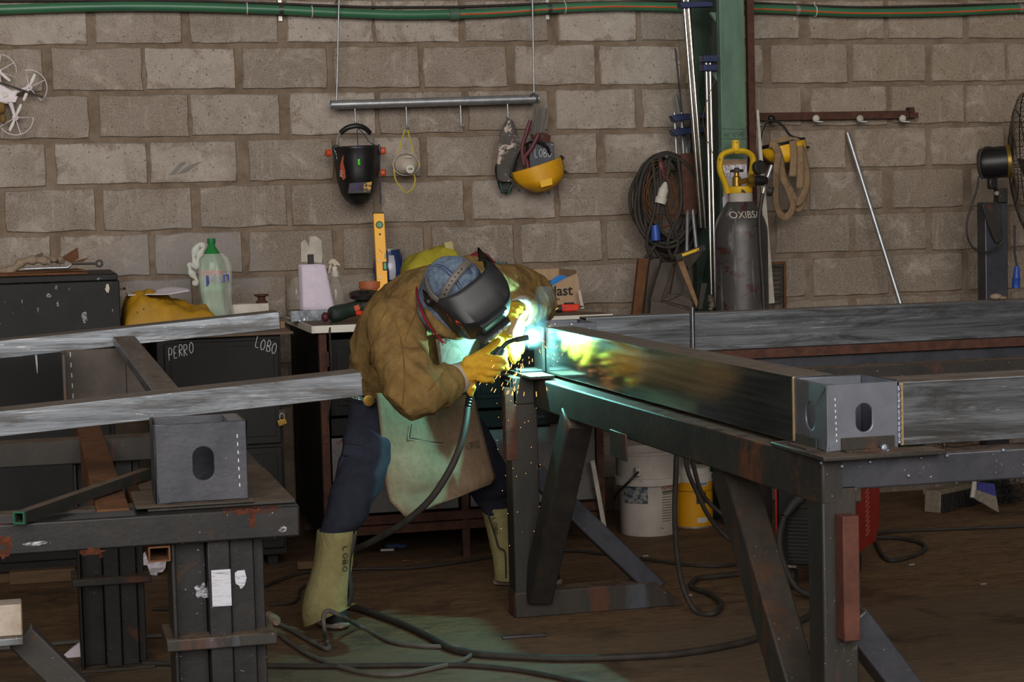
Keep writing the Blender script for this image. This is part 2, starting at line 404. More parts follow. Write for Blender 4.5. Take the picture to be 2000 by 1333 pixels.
m['fan_wire']=plain('fan_wire','#3a332c','#4a4238',20,.5,.5,.05)
m['denim']=plain('denim','#566577','#748396',70,.9,0,.35,420,(1,1,1),.2,[('#3f4c5e',18,.52,.2)])
m['denim_dark']=plain('denim_dark','#2a3a5c','#36486c',60,.9,0,.3,420)
m['navy']=plain('navy_cloth','#23242f','#2c2e3a',18,.9,0,.25,420,(1,1,1),.15)
m['shoe']=plain('shoe_dark','#1a191a','#232223',20,.7,0,.15)
m['sole']=plain('shoe_sole','#8d8072','#7b7064',16,.7,0,.1)
m['cuff_grey']=plain('cuff_grey','#a69d97','#958c86',20,.9,0,.25,200)
m['strap_grey']=plain('strap_grey','#6d6760','#5d5750',10,.5,0,.03)
m['red_trim']=plain('red_trim','#8d1622','#7c121d',20,.8,0,.1)
m['skin']=plain('skin','#b98a6c','#a97a5e',20,.6,0,.05)
def suede(name,a,b,dirt,sc=7,ds=.58,bump=.3):
    t=NT(name); co=t.coord('Object'); 
    c=t.mix(t.ramp(t.noise(co,sc,6,.65,.5),.34,.68),lin(a),lin(b))
    c=t.mix(t.math('MULTIPLY',t.ramp(t.noise(co,4.5,6,.7,.8),ds,ds+.16),.75),c,lin(dirt))
    c=t.mix(t.math('MULTIPLY',t.ramp(t.noise(co,45,4,.7),.5,.75),.35),c,lin(dirt))
    h=t.math('ADD',t.noise(co,60,5,.7),t.math('MULTIPLY',t.noise(co,350,3),.6))
    rd=t.math('ABSOLUTE',t.math('SUBTRACT',t.noise(t.coord('Object',(1.2,1,.8)),11,4,.55,.6),.5)); h=t.math('ADD',h,t.math('MULTIPLY',t.ramp(rd,.0,.10),1.6))
    t.bump(h,bump,.004)
    return t.out(c,.92,0,.15)
m['jacket']=suede('suede_jacket','#745a33','#8a7045','#44341f',6,.52)
m['apron']=suede('suede_apron','#6a5846','#7b6753','#463930',10,.64,.25)
m['bib']=suede('suede_bib','#7f7368','#8d8176','#4b4038',10,.6,.25)
m['gaiter']=suede('suede_gaiter','#787048','#8c845c','#554b30',7,.58,.3)
m['glove']=suede('leather_glove','#b3851f','#c49a35','#7a5c24',12,.6,.2)
m['glove_old']=suede('leather_yellow_old','#8f8428','#a19632','#5c5320',10,.6,.25)
def clear(name,col,rough=.1,alpha=.35):
    t=NT(name); t.b.inputs['Alpha'].default_value=alpha; return t.out(lin(col),rough,0,.6)
m['clear']=clear('clear_plastic','#b9b2a6',.12,.28)
m['bag']=clear('thin_bag','#d3d8cc',.35,.42)
m['green_pet']=clear('green_bottle','#1f7a3a',.15,.85)
m['glass_green']=plain('vial_green','#2c6e3a','#3f8a4c',30,.2,0,0)
m['lens']=plain('lens_violet','#3a2f4c','#2c2438',12,.12,.2,0)
m['lens_print']=plain('lens_sticker','#c08a1c','#1b1714',60,.4,0,0,lo=.48,hi=.52)
m['teal_glass']=plain('helmet_lens','#1a2224',rough=.2,bump=0)
m['camo']=plain('floral_cloth','#4a4642','#5a5550',10,.9,0,.2,200,(1,1,1),.2,[('#b6a79e',16,.55,.03),('#8f6f70',30,.62,.03)])
m['dirty_white']=plain('dirty_white','#bdb6ab','#9b9388',14,.7,0,.1)
def smear(name,col,sc,st,lo,hi):
    t=NT(name); f=t.ramp(t.noise(t.coord('Object',st),sc,6,.75,.3),lo,hi); t.l(f,t.b.inputs['Alpha']); return t.out(lin(col),.85,0,.2)
m['white_paint']=smear('white_paint_smear','#b4b4bc',60,(1,1,2.2),.42,.62)
m['brush_paint']=smear('brushed_white_paint','#b8b8c0',22,(1,1,9),.30,.48)
m['rust_stain']=smear('rust_stain','#5a2f1e',45,(1,1,1),.42,.6)
m['weld']=plain('weld_bead','#6a6d78','#8f96a4',120,.35,.7,.6,200)
m['heat_tint']=plain('heat_tint','#a58a5c','#8d7a60',30,.45,.4,.1)
m['hose']=plain('hose_black','#23211f','#302d2a',18,.55,0,.1)
m['dark_red']=plain('dark_red_handle','#4a1a20','#5a222a',10,.5,0,.05)
m['filter_blue']=plain('disc_blue','#1769b0','#1f78c2',10,.5,0,.02)
m['disc_teal']=plain('disc_teal','#3b4f55','#47606a',20,.8,0,.1)
m['scrap']=plain('scrap_steel','#413933','#524941',9,.6,.25,.15,80,(1,1,1),.4,[('#5b3822',8,.6,.12)])
m['fan_blade']=plain('fan_blade','#403a35','#4a443e',8,.4,.4,.02)
m['grinder']=plain('grinder_green','#1e2a22','#27352c',12,.5,0,.05)
m['pallet']=plain('pallet_wood','#4f3c28','#5f4932',14,.8,0,.2,120,(.4,5,5))
# ------------------------------------------------------------------ room shell
WY=8.562
def block_mat():
    t=NT('concrete_block'); P=t.coord('World'); O=t.coord('Object')
    inf=t.n('ShaderNodeObjectInfo'); rnd=inf.outputs['Random']
    c=t.mix(rnd,lin('#827569'),lin('#a69b92'))
    r2=t.n('ShaderNodeTexWhiteNoise'); r2.noise_dimensions='1D'; t.l(t.math('MULTIPLY',rnd,77.7),r2.inputs['W']); c=t.mix(t.math('MULTIPLY',t.ramp(r2.outputs['Value'],.78,.8),.6),c,lin('#6e6258'))
    sx=t.n('ShaderNodeSeparateXYZ'); t.l(P,sx.inputs[0])
    warm=t.math('MULTIPLY',t.mr(t.math('ADD',t.math('MULTIPLY',sx.outputs['X'],.2),t.math('MULTIPLY',t.noise(P,1.2,3),.5)),.78,1.05),.8)
    c=t.mix(warm,c,lin('#84735f'))
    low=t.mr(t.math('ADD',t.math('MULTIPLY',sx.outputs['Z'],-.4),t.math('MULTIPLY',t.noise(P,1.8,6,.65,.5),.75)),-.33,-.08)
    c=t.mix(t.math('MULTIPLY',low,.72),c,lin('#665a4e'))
    c=t.mix(t.math('MULTIPLY',t.ramp(t.noise(P,6,7,.75,.9),.48,.68),.75),c,lin('#6f6153'))
    c=t.mix(t.math('MULTIPLY',t.ramp(t.noise(P,5,6,.75,.6),.52,.70),.6),c,lin('#bcb0a5'))
    st=t.noise(t.coord('World',(14,14,1.1)),3.2,5,.7)
    c=t.mix(t.math('MULTIPLY',t.ramp(st,.58,.7),.3),c,lin('#b9aca0'))
    # pits
    vo=t.n('ShaderNodeTexVoronoi'); vo.inputs['Scale'].default_value=48; t.l(P,vo.inputs['Vector'])
    pit=t.math('MULTIPLY',t.ramp(vo.outputs['Distance'],.13,.24,(1,1,1,1),(0,0,0,1)),t.ramp(t.noise(P,22,3),.5,.58))
    c=t.mix(t.math('MULTIPLY',pit,.85),c,lin('#544a40'))
    # mortar smeared over the arrises
    so=t.n('ShaderNodeSeparateXYZ'); t.l(O,so.inputs[0])
    ex=t.math('SUBTRACT',.196,t.math('ABSOLUTE',so.outputs['X'])); ez=t.math('SUBTRACT',.094,t.math('ABSOLUTE',so.outputs['Z']))
    d=t.math('MINIMUM',ex,ez)
    d=t.math('ADD',d,t.math('MULTIPLY',t.math('SUBTRACT',t.noise(P,7,7,.72,1.1),.53),-.42))
    sm=t.ramp(d,.003,.02,(1,1,1,1),(0,0,0,1))
    c=t.mix(t.math('MULTIPLY',sm,.8),c,t.mix(t.noise(P,20,4),lin('#665849'),lin('#887a6c')))
    gr=t.noise(P,210,4,.75); c=t.mix(t.math('MULTIPLY',t.ramp(gr,.45,.7),.55),c,lin('#c2b7ab')); c=t.mix(t.math('MULTIPLY',t.ramp(gr,.36,.5,(1,1,1,1),(0,0,0,1)),.28),c,lin('#5f5347'))
    gx=t.math('MULTIPLY',t.math('SUBTRACT',sx.outputs['X'],.66),2.3); gz_=t.math('MULTIPLY',t.math('SUBTRACT',sx.outputs['Z'],1.2),4.6)
    rr=t.math('ADD',t.math('MULTIPLY',gx,gx),t.math('MULTIPLY',gz_,gz_)); ce=t.math('SUBTRACT',1.0,t.mr(t.math('ADD',rr,t.math('MULTIPLY',t.noise(P,5,5,.7,.6),1.6)),1.1,1.7)); c=t.mix(t.math('MULTIPLY',ce,.6),c,lin('#8b8886'))
    h=t.math('ADD',t.math('MULTIPLY',gr,.6),t.math('SUBTRACT',t.noise(P,18,5,.7),pit))
    t.bump(h,.5,.004)
    return t.out(c,.93,0,.2)
def mortar_mat():
    t=NT('mortar'); P=t.coord('World')
    c=t.mix(t.ramp(t.noise(P,10,6,.7,.5),.35,.68),lin('#665748'),lin('#857667'))
    c=t.mix(t.math('MULTIPLY',t.ramp(t.noise(P,3,4),.55,.7),.4),c,lin('#8b7d70'))
    t.bump(t.noise(P,60,5,.7),.6,.004); return t.out(c,.95,0,.15)
def floor_mat():
    t=NT('shed_floor'); P=t.coord('World'); PS=t.coord('World',(1,3.2,1))
    c=t.mix(t.ramp(t.noise(PS,2.6,6,.65,.6),.35,.68),lin('#57432f'),lin('#74583c'))
    c=t.mix(t.math('MULTIPLY',t.ramp(t.noise(PS,12,7,.75,.8),.46,.64),.8),c,lin('#35281d'))
    c=t.mix(t.math('MULTIPLY',t.ramp(t.noise(PS,34,6,.75,.6),.5,.66),.6),c,lin('#86694c'))
    sx=t.n('ShaderNodeSeparateXYZ'); t.l(P,sx.inputs[0])
    near=t.math('SUBTRACT',1.0,t.mr(t.math('ADD',sx.outputs['Y'],t.math('MULTIPLY',t.noise(P,3,6,.7),1.1)),6.6,6.95))
    c=t.mix(t.math('MULTIPLY',near,.5),c,lin('#625748'))
    c=t.mix(t.math('MULTIPLY',t.ramp(t.noise(P,3.3,4,.6,.5),.56,.68),.6),c,lin('#2c231c'))
    c=t.mix(t.ramp(t.noise(P,95,3),.735,.76),c,lin('#95897a'))
    t.bump(t.math('ADD',t.noise(PS,30,6,.7),t.math('MULTIPLY',t.noise(PS,6,5),1.5)),.5,.006)
    return t.out(c,t.ramp(t.noise(P,6,4),.3,.7,(.6,.6,.6,1),(.85,.85,.85,1)),0,.3)
MB_BLOCK=block_mat(); MB_MORT=mortar_mat(); FLOOR=floor_mat()
b=MB(); b.add([(-9,-3,0),(14,-3,0),(14,9,0),(-9,9,0)],[(0,1,2,3)]); struct('floor',b,FLOOR)
b=MB().box(-9,14,WY+.006,WY+.2,-.05,5.0); wall=struct('wall_back',b,MB_MORT,loc=(0,WY,0))
# blocks: shared shapes, each its own object
shapes=[]
for k in range(8):
    random.seed(100+k)
    L=[.193,.195,.190,.194,.192,.188,.195,.191][k]; H=[.0935,.094,.092,.095,.093,.0945,.092,.094][k]
    def edge(a,b,n): return [V(a).lerp(V(b),i/n) for i in range(n)]
    c=[(-L,0,-H),(L,0,-H),(L,0,H),(-L,0,H)]
    ring=edge(c[0],c[1],5)+edge(c[1],c[2],3)+edge(c[2],c[3],5)+edge(c[3],c[0],3)
    fr=[]; bk=[]
    for p in ring:
        j=V((random.uniform(-1,1)*.0035,0,random.uniform(-1,1)*.0035)); q=p+j
        ins=random.uniform(.004,.010); qq=V((q.x-(ins if q.x>0 else -ins)*(abs(abs(p.x)-L)<1e-4),-.0042,q.z-(ins if q.z>0 else -ins)*(abs(abs(p.z)-H)<1e-4)))
        fr.append(qq); bk.append(q+V((0,.012,0)))
    n=len(ring); mb=MB(); mb.add(fr+bk,[tuple(range(n))]+[(i,n+i,n+(i+1)%n,(i+1)%n) for i in range(n)])
    me=mb.mesh('block',smooth=30); me.materials.append(MB_BLOCK); shapes.append(me)
random.seed(5)
odd0,ev0=.298,.106
for r in range(13):
    zc=.047+.2*r
    x0=(odd0 if r%2==1 else ev0)
    k=-3
    while True:
        xa=x0+.408*k+ (random.uniform(-.012,.012)); k+=1
        xc=xa+.204
        if xc>5.6: break
        if xc<-1.2: continue
        if r<3 and xc<2.4: continue
        o=bpy.data.objects.new('block',random.choice(shapes)); COL.objects.link(o); o.parent=wall
        o.location=(xc,0,zc+random.uniform(-.003,.003)); o.rotation_euler=(0,random.uniform(-.006,.006),0)
# ------------------------------------------------------------------ plates with a slotted hole
def slot_plate(mb,o,u,v,w,h,cx,cy,sw,sh,n,t):
    """plate w x h with corner o, in-plane unit vectors u,v, outward unit n, thickness t; slot sw x sh centred cx,cy"""
    o,u,v,n=V(o),V(u),V(v),V(n); N=40; inn=[]; out=[]
    for k in range(N):
        a=2*math.pi*(k+.5)/N; r=sw/2; s_=sh/2-r
        x=math.cos(a)*r; y=math.sin(a)*r+(s_ if math.sin(a)>0 else -s_); inn.append((cx+x,cy+y))
        dx,dy=math.cos(a),math.sin(a); ts=[]
        if dx>1e-9: ts.append((w-cx)/dx)
        if dx<-1e-9: ts.append(-cx/dx)
        if dy>1e-9: ts.append((h-cy)/dy)
        if dy<-1e-9: ts.append(-cy/dy)
        q=min(ts); out.append([cx+dx*q,cy+dy*q])
    for c in ((0,0),(w,0),(w,h),(0,h)):
        k=min(range(N),key=lambda i:(out[i][0]-c[0])**2+(out[i][1]-c[1])**2); out[k]=list(c)
    vs=[]
    for dz in (0,-t):
        for L in (out,inn): vs+=[o+u*p[0]+v*p[1]+n*dz for p in L]
    fs=[]
    for k in range(N):
        j=(k+1)%N
        fs+=[(k,j,N+j,N+k),(2*N+j,2*N+k,3*N+k,3*N+j),(N+k,N+j,3*N+j,3*N+k),(j,k,2*N+k,2*N+j)]
    return mb.add(vs,fs)
def connector_box(name,root,x0,x1,y0,y1,z0,z1,slots=('f','l'),mat='box_steel'):
    b=MB(); W=x1-x0; D=y1-y0; H=z1-z0; t=.006
    if 'f' in slots: slot_plate(b,(x0,y0,z0),X_,Z_,W,H,W*.52,H*.48,W*.22,H*.42,-Y_,t)
    else: b.box(x0,x1,y0,y0+t,z0,z1)
    if 'l' in slots: slot_plate(b,(x0,y1,z0),-Y_,Z_,D,H,D*.5,H*.48,D*.3,H*.42,-X_,t)
    else: b.box(x0,x0+t,y0,y1,z0,z1)
    b.box(x0+t,x1-t,y1-t,y1,z0,z1); b.box(x1-t,x1,y0+t,y1,z0,z1)
    bx=obj(name,b,m[mat],root,bevel=.0025)
    return bx
def dash_line(root,p0,p1,n=9,w=.0022,nrm=-Y_):
    b=MB(); p0,p1=V(p0),V(p1); d=(p1-p0)
    for k in range(n):
        a=p0+d*(k/n+.01); c=p0+d*((k+.5)/n); b.bar(a+V(nrm)*.0006,c+V(nrm)*.0006,w,.0008,up=nrm)
    return obj('chalk_line',b,m['chalk'],root)

# ------------------------------------------------------------------ right welding trestle
TZ=.829
tr=thing('welding_trestle','black steel welding trestle with braced legs under the long galvanised beam','trestle',(1.62,6.45,0))
LF=V((1.655,6.45,0)); LN=V((1.712,4.06,0))
wd=.10
b=MB().bar(LF+V((wd/2,.13,TZ-.052)),LN+V((wd/2,0,TZ-.052)),wd,.104); obj('rail',b,m['black_steel'],tr,bevel=.006)
b=MB().bar(LN+V((.0,.045,TZ-.036)),V((4.3,4.105,TZ-.036)),.09,.072); obj('rail',b,m['mill_steel'],tr,bevel=.005)
b=MB().bar(V((1.68,6.66,.812)),V((4.3,6.66,.812)),.09,.062); obj('rail',b,m['mill_steel'],tr,bevel=.005)
b=MB().bar(V((4.25,6.66,TZ-.05)),V((4.25,4.1,TZ-.05)),.09,.09); obj('rail',b,m['black_steel'],tr,bevel=.005)
# far corner post on its foot
b=MB().rhs((1.622,6.475,.085),(1.622,6.475,TZ-.01),.094,.09,.006,up=Y_); obj('leg',b,m['old_steel'],tr,bevel=.004)
b=MB().box(1.582,1.66,6.425,6.6,TZ-.09,TZ+.004); obj('post_cap',b,m['black_steel'],tr,bevel=.004)
b=MB()
p=[(1.572,0),(2.19,0),(2.08,.088),(1.572,.088)]
b.prism([V((x,6.425,z)) for x,z in p],(0,.1,0)); obj('foot',b,m['old_steel'],tr,bevel=.004)
b=MB().box(1.5705,1.574,6.435,6.515,.008,.08); obj('foot_opening',b,m['rust_dark'],tr)
b=MB(); q0=atx(1128,850,1.70); b.bar((1.70,q0.y,TZ-.1),(1.655,6.44,.075),.085,.105,up=Y_); obj('brace',b,m['black_steel'],tr,bevel=.005)
b=MB().bar((1.66,6.49,.50),(2.10,6.49,.055),.07,.085,up=Y_); obj('brace',b,m['mill_steel'],tr,bevel=.005)
b=MB().angle((1.556,6.44,.55),(1.556,6.44,TZ-.03),X_,Y_,.035,.006); obj('rusty_stop',b,m['rust_dark'],tr)
b=MB().box(1.556,1.594,6.425,6.432,.55,TZ-.03); obj('rusty_stop',b,m['rust_dark'],tr)
# near corner leg
b=MB().box(1.712,1.797,4.06,4.15,0,TZ-.06); obj('leg',b,m['old_steel'],tr,bevel=.005)
b=MB().box(1.742,1.782,4.015,4.06,.42,.705); obj('rusty_stop',b,m['rust_red'],tr,bevel=.003)
b=MB(); q1=atx(1428,935,1.76); b.bar((1.758,q1.y,TZ-.1),(1.756,4.12,-.02),.085,.10,up=Y_); obj('brace',b,m['old_steel'],tr,bevel=.006)
b=MB().bar((1.79,4.11,.46),(2.12,4.11,.02),.07,.10,up=Y_); obj('brace',b,m['mill_steel'],tr,bevel=.005)
b=MB().box(1.70,2.2,4.06,4.15,0,.06); obj('foot',b,m['old_steel'],tr,bevel=.004)
for y in (4.105,6.66):
    b=MB().box(4.21,4.295,y-.045,y+.045,0,TZ-.07); obj('leg',b,m['old_steel'],tr,bevel=.005)
# corner pad and clip angles, seen at the box
b=MB().box(1.70,2.0,4.02,4.34,TZ+.0005,TZ+.012); obj('pad_plate',b,m['old_steel'],tr,bevel=.003)
b=MB().angle((1.775,4.093,TZ+.0125),(1.905,4.093,TZ+.0125),-Y_,Z_,.03,.004); obj('clip_angle',b,m['old_steel'],tr)
b=MB().angle((1.736,4.14,TZ+.0125),(1.736,4.26,TZ+.0125),-X_,Z_,.026,.004); obj('clip_angle',b,m['old_steel'],tr)
for px,py in ((1723,874),(1728,884)):
    p=aty(px,py,4.078); b=MB().lathe([(.004,0),(.009,.004),(.009,.016),(.005,.018)],p,-Y_,10); obj('bolt',b,m['weld'],tr,smooth=40)
for px,py in ((1605,905),(1645,912),(1700,903),(1800,895),(1705,888),(1775,930),(1648,1060),(1850,891),(1960,880)):
    p=aty(px,py,4.058); obj('spatter',MB().ball(p,.006,.004,.005,8,5),m['weld'],tr,smooth=60)
# far pads under the weld
b=MB().box(1.612,1.70,6.30,6.60,TZ+.0045,TZ+.016); obj('pad_plate',b,m['old_steel'],tr,bevel=.003)
b=MB().box(1.62,1.72,6.46,6.49,TZ+.0165,TZ+.024).box(1.62,1.72,6.52,6.55,TZ+.0165,TZ+.024); obj('pad_strip',b,m['mill_steel'],tr,bevel=.002)
b=MB().bar((1.80,6.1,TZ+.004),(1.80,5.2,TZ+.004),.03,.008); obj('pad_strip',b,m['galv'],tr)
p=atx(1212,848,1.668); b=MB().box(1.652,1.658,p.y-.1,p.y+.06,TZ-.16,TZ-.08); obj('tack_plate',b,m['old_steel'],tr,bevel=.002)

# ------------------------------------------------------------------ the galvanised frame being welded
fr=thing('beam_assembly','large galvanised box-beam frame lying on the black trestle, one corner being welded','steel frame',(1.75,4.3,TZ))
BZ0,BZ1=TZ+.0125,1.0
def rbeam(name,p,q,w,h,mat):
    b=MB().rhs(p,q,w,h,.005); return obj(name,b,m[mat],fr,bevel=.009)
connector_box('corner_box',fr,1.742,1.918,4.096,4.29,BZ0,BZ1-.005)
dash_line(fr,(1.765,4.096,BZ0+.02),(1.762,4.096,BZ1-.03),8)
zt=atx(1045,635,1.712).z; zb=BZ0
rbeam('long_beam',(1.792,4.292,(zb+zt)/2),(1.762,6.45,(zb+zt)/2),.105,zt-zb,'galv_mirror')
b=MB().tube([(1.741,4.292,zb+.004),(1.741,4.292,zt-.004)],.0035,6); obj('weld_bead',b,m['heat_tint'],fr,smooth=60)
rbeam('near_beam',(1.925,4.175,.918),(4.2,4.175,.918),.14,.148,'galv_x')
b=MB(); pts=[V((1.922,4.102,.85+.135*i/30)) for i in range(31)]; b.tube(pts,[.0055+.0015*math.sin(i*2.1) for i in range(31)],7); obj('weld_bead',b,m['weld'],fr,smooth=60)
b=MB().box(1.927,1.934,4.1035,4.106,.846,.99); obj('heat_band',b,m['heat_tint'],fr)
connector_box('corner_box',fr,1.73,1.90,6.475,6.69,BZ0,1.008,slots=())
dash_line(fr,(1.876,6.475,BZ0+.05),(1.876,6.475,1.0),5)
rbeam('far_beam',(1.905,6.66,.947),(4.2,6.66,.947),.09,.138,'galv_x')
b=MB().bar((1.93,6.64,.861),(4.2,6.64,.861),.1,.032); obj('packing_strip',b,m['rust_dark'],tr)
# the piece at the arc end
b=MB().box(1.698,1.7085,6.45,6.56,TZ+.0165,zt); obj('end_plate',b,m['black_steel'],fr,bevel=.002)
# rebar stub
p0=aty(1352,690,6.30); p1=aty(1352,600,6.30)
rb=thing('rebar_stub','short upright ribbed rebar in front of the far galvanised beam','rebar',(p0.x,6.30,TZ))
b=MB().tube([(p0.x,6.30,TZ+.0),(p1.x,6.30,p1.z)],.009,10); obj('bar',b,m['mill_steel'],rb,smooth=50)
b=MB()
for k in range(26):
    z=TZ+.01+k*.0088
    if z<p1.z-.006: b.tube([(p0.x-.0095,6.295,z),(p0.x,6.290,z+.004),(p0.x+.0095,6.295,z)],.0018,5)
obj('ribs',b,m['mill_steel'],rb)
b=MB().tube([(p0.x+.0005,6.2895,TZ),(p0.x+.0005,6.2895,p1.z)],.0016,5); obj('long_rib',b,m['pipe_grey'],rb)
b=MB().box(p0.x-.03,4.2,6.26,6.34,TZ-.06,TZ); 
obj('rail',b,m['black_steel'],tr,bevel=.004)

# ------------------------------------------------------------------ left trestle table
lt=thing('trestle_table','heavy black steel table on two built-up posts, holding the slotted box','work table',(.3,5.3,0))
FY=4.5
a=aty(0,1038,FY); c=aty(585,988,FY); hz=.073; tl=.705
b=MB().box(-1.2,c.x,FY,FY+.1,c.z-hz,c.z); tl=c.z
obj('front_rail',b,m['post_steel'],lt,bevel=.005)
LTZ=tl
k=atz(487,915,LTZ)
b=MB().prism([V((aty(290,1000,FY).x,FY+.04,LTZ+.0005)),V((c.x-.004,FY+.04,LTZ+.0005)),V((c.x-.004,5.15,LTZ+.0005)),V((aty(290,1000,FY).x,5.15,LTZ+.0005))],(0,0,.008)); obj('top_plate',b,m['old_steel'],lt,bevel=.002)
b=MB().box(c.x-.1,c.x,FY+.1,6.2,LTZ-.08,LTZ); obj('side_rail',b,m['old_steel'],lt,bevel=.004)
b=MB().box(-1.2,c.x,6.12,6.22,LTZ-.075,LTZ); obj('rear_rail',b,m['old_steel'],lt,bevel=.004)
q=aty(200,905,5.8); cx=q.x
b=MB().box(cx-.055,cx+.02,FY+.1,7.0,LTZ-.02,LTZ+.004).box(cx-.055,cx-.045,FY+.1,7.0,LTZ-.11,LTZ-.02); obj('rusty_channel',b,m['rust'],lt,bevel=.003)
b=MB().box(-1.2,cx+.1,4.66,4.72,LTZ-.05,LTZ-.002); obj('cross_bar',b,m['old_steel'],lt,bevel=.003)
b=MB().rhs((aty(312,1085,FY).x,FY+.01,c.z-hz-.021),(aty(312,1085,FY).x,5.6,c.z-hz-.021),.05,.036,.004); obj('rusty_channel',b,m['rust'],lt)
def post(x0,x1,y0,z1,bands,depth=.16):
    W=x1-x0; bt=MB()
    ribs=[(0,.05,0),(.05,.38,.05),(.38,.62,.004),(.62,.88,.024),(.88,1,.05)]
    for (s0,s1,d) in ribs:
        b=MB().box(x0+W*s0+.0003,x0+W*s1-.0003,y0+d,y0+depth,0.008,z1); obj('post_plate',b,m['post_steel'],lt,bevel=.003)
    for z,hh in bands:
        b=MB().box(x0-.018,x1+.018,y0-.015,y0+depth+.015,z,z+hh); obj('band_plate',b,m['old_steel'],lt,bevel=.003)
    b=MB().box(x0-.02,x1+.02,y0-.02,y0+depth+.02,0,.008); obj('base_plate',b,m['old_steel'],lt,bevel=.002)
pz=aty(430,1240,FY+.03).z
post(aty(338,1200,FY+.03).x,aty(524,1200,FY+.03).x,FY+.03,c.z-hz-.0006,[(pz-.03,.028)])
pz2=aty(225,1135,6.14).z
post(aty(157,1250,6.14).x,aty(288,1250,6.14).x,6.14,LTZ-.076,[(pz2-.01,.022)])
# white paint brushed on the near post
b=MB(); yy=FY+.033
for (u0,v0,u1,v1) in ((415,1112,450,1186),):
    p=aty(u0,v1,yy); q=aty(u1,v0,yy); b.box(p.x,q.x,yy-.0012,yy-.0005,p.z,q.z)
obj('paint_smear',b,m['brush_paint'],lt)
def blotch(px,py,y,rx,rz,n=14,seed=0):
    random.seed(seed); c=aty(px,py,y); pts=[]
    for k in range(n):
        t=2*math.pi*k/n; r=random.uniform(.6,1.1); pts.append(c+V((math.cos(t)*rx*r,0,math.sin(t)*rz*r)))
    return MB().prism(pts,(0,.0008,0))
obj('paint_smear',blotch(472,1130,FY+.0532,.016,.03,seed=4),m['brush_paint'],lt)
obj('paint_smear',blotch(395,1155,FY+.079,.02,.022,seed=9),m['white_paint'],lt)
obj('paint_smear',blotch(70,1062,FY-.001,.03,.006,seed=12),m['white_paint'],lt)
obj('paint_smear',blotch(552,1035,FY-.001,.012,.008,seed=13),m['white_paint'],lt)
obj('rust_patch',blotch(180,1078,FY-.001,.03,.01,seed=15),m['rust_stain'],lt)
obj('rust_patch',blotch(492,1015,FY-.001,.01,.03,seed=16),m['rust_stain'],lt)
obj('rust_patch',blotch(8,1070,FY-.001,.02,.03,seed=17),m['rust_stain'],lt)
b=MB().box(aty(435,1000,FY).x,aty(545,995,FY).x,FY-.002,FY+.03,LTZ-.012,LTZ+.0002); obj('rust_patch',b,m['rust_stain'],lt)

# slotted connector box standing on the table
bx0=aty(306,975,4.56); bx1=aty(486,975,4.56); z0=LTZ+.0148; z1=aty(395,826,4.56).z
base_=MB().box(bx0.x-.05,bx1.x+.01,4.53,4.80,LTZ+.009,LTZ+.0145)
cb=thing('slotted_box','open-topped dark steel box with an oval slot, standing on the left table','steel box',(bx0.x,4.56,LTZ+.009))
obj('base_plate',base_,m['old_steel'],cb,bevel=.002)
connector_box('shell',cb,bx0.x,bx1.x,4.56,4.74,z0,z1,slots=('f',),mat='mill_steel')
dash_line(cb,(bx1.x-.022,4.56,z1-.03),(bx1.x-.02,4.56,z0+.02),7)
b=MB().box(bx1.x-.04,bx1.x-.006,4.566,4.734,z1-.012,z1-.0005); obj('lip',b,m['box_steel'],cb)
# square tube with a green end
p=aty(38,1032,4.46); q=atz(290,930,LTZ+.11); p=V((p.x,4.46,LTZ+.018)); q=atz(287,925,LTZ+.026)
st=thing('square_tube','thin square steel tube with a green-painted end leaning across the left table','steel tube',(p.x,p.y,LTZ))
b=MB().rhs(p,q,.027,.027,.0025); obj('tube',b,m['old_steel'],st,bevel=.002)
d=(q-p).normalized(); b=MB().rhs(p-d*.0015,p+d*.006,.0285,.0285,.004); obj('painted_end',b,plain('green_end','#1d4a34','#235a3e',10,.5,0,0),st)

# ------------------------------------------------------------------ left galvanised frame on the table
lf=thing('galvanised_rails','ladder-like frame of two long galvanised beams tilted across the left side','steel frame',(.3,5.05,.8))
def lbeam(name,pa,pb,Y,h,w):
    A=aty(*pa,Y); B=aty(*pb,Y); d=(B-A).normalized(); A=A-d*1.0
    dn=V((0,0,-h/2)); b=MB().rhs(A+dn+V((0,w/2,0)),B+dn+V((0,w/2,0)),w,h,.004); obj(name,b,m['galv_x'],lf,bevel=.006); return A,B
A1,B1=lbeam('beam',(0,666,),(546,609),7.0,.063,.14)
A2,B2=lbeam('beam',(0,804),(707,727),5.0,.064,.12)
def on(A,B,x): t=(x-A.x)/(B.x-A.x); return A.lerp(B,t)
xa=aty(243,684,7.0).x; xb=aty(338,752,5.12).x
pa=on(A1,B1,xa); pb=on(A2,B2,xb)
b=MB().rhs(V((xa,6.999,pa.z-.045)),V((xb,5.121,pb.z-.045)),.075,.03,.004); obj('cross_member',b,m['galv_y'],lf,bevel=.003)
# open steel box welded between, seen behind the near beam
q0=aty(126,700,6.9); q1=aty(246,700,6.9)
b=MB().box(q0.x,q1.x,6.9,6.906,pa.z-.27,pa.z-.064).box(q0.x-.012,q0.x,6.7,6.906,pa.z-.27,pa.z-.064).box(q1.x,q1.x+.07,6.9,6.906,pa.z-.27,pa.z-.07)
obj('corner_plate',b,m['rust_dark'] if 0 else m['scrap'],lf,bevel=.003)
dash_line(lf,(q0.x+.02,6.9,pa.z-.07),(q0.x+.024,6.9,pa.z-.25),5,.003)

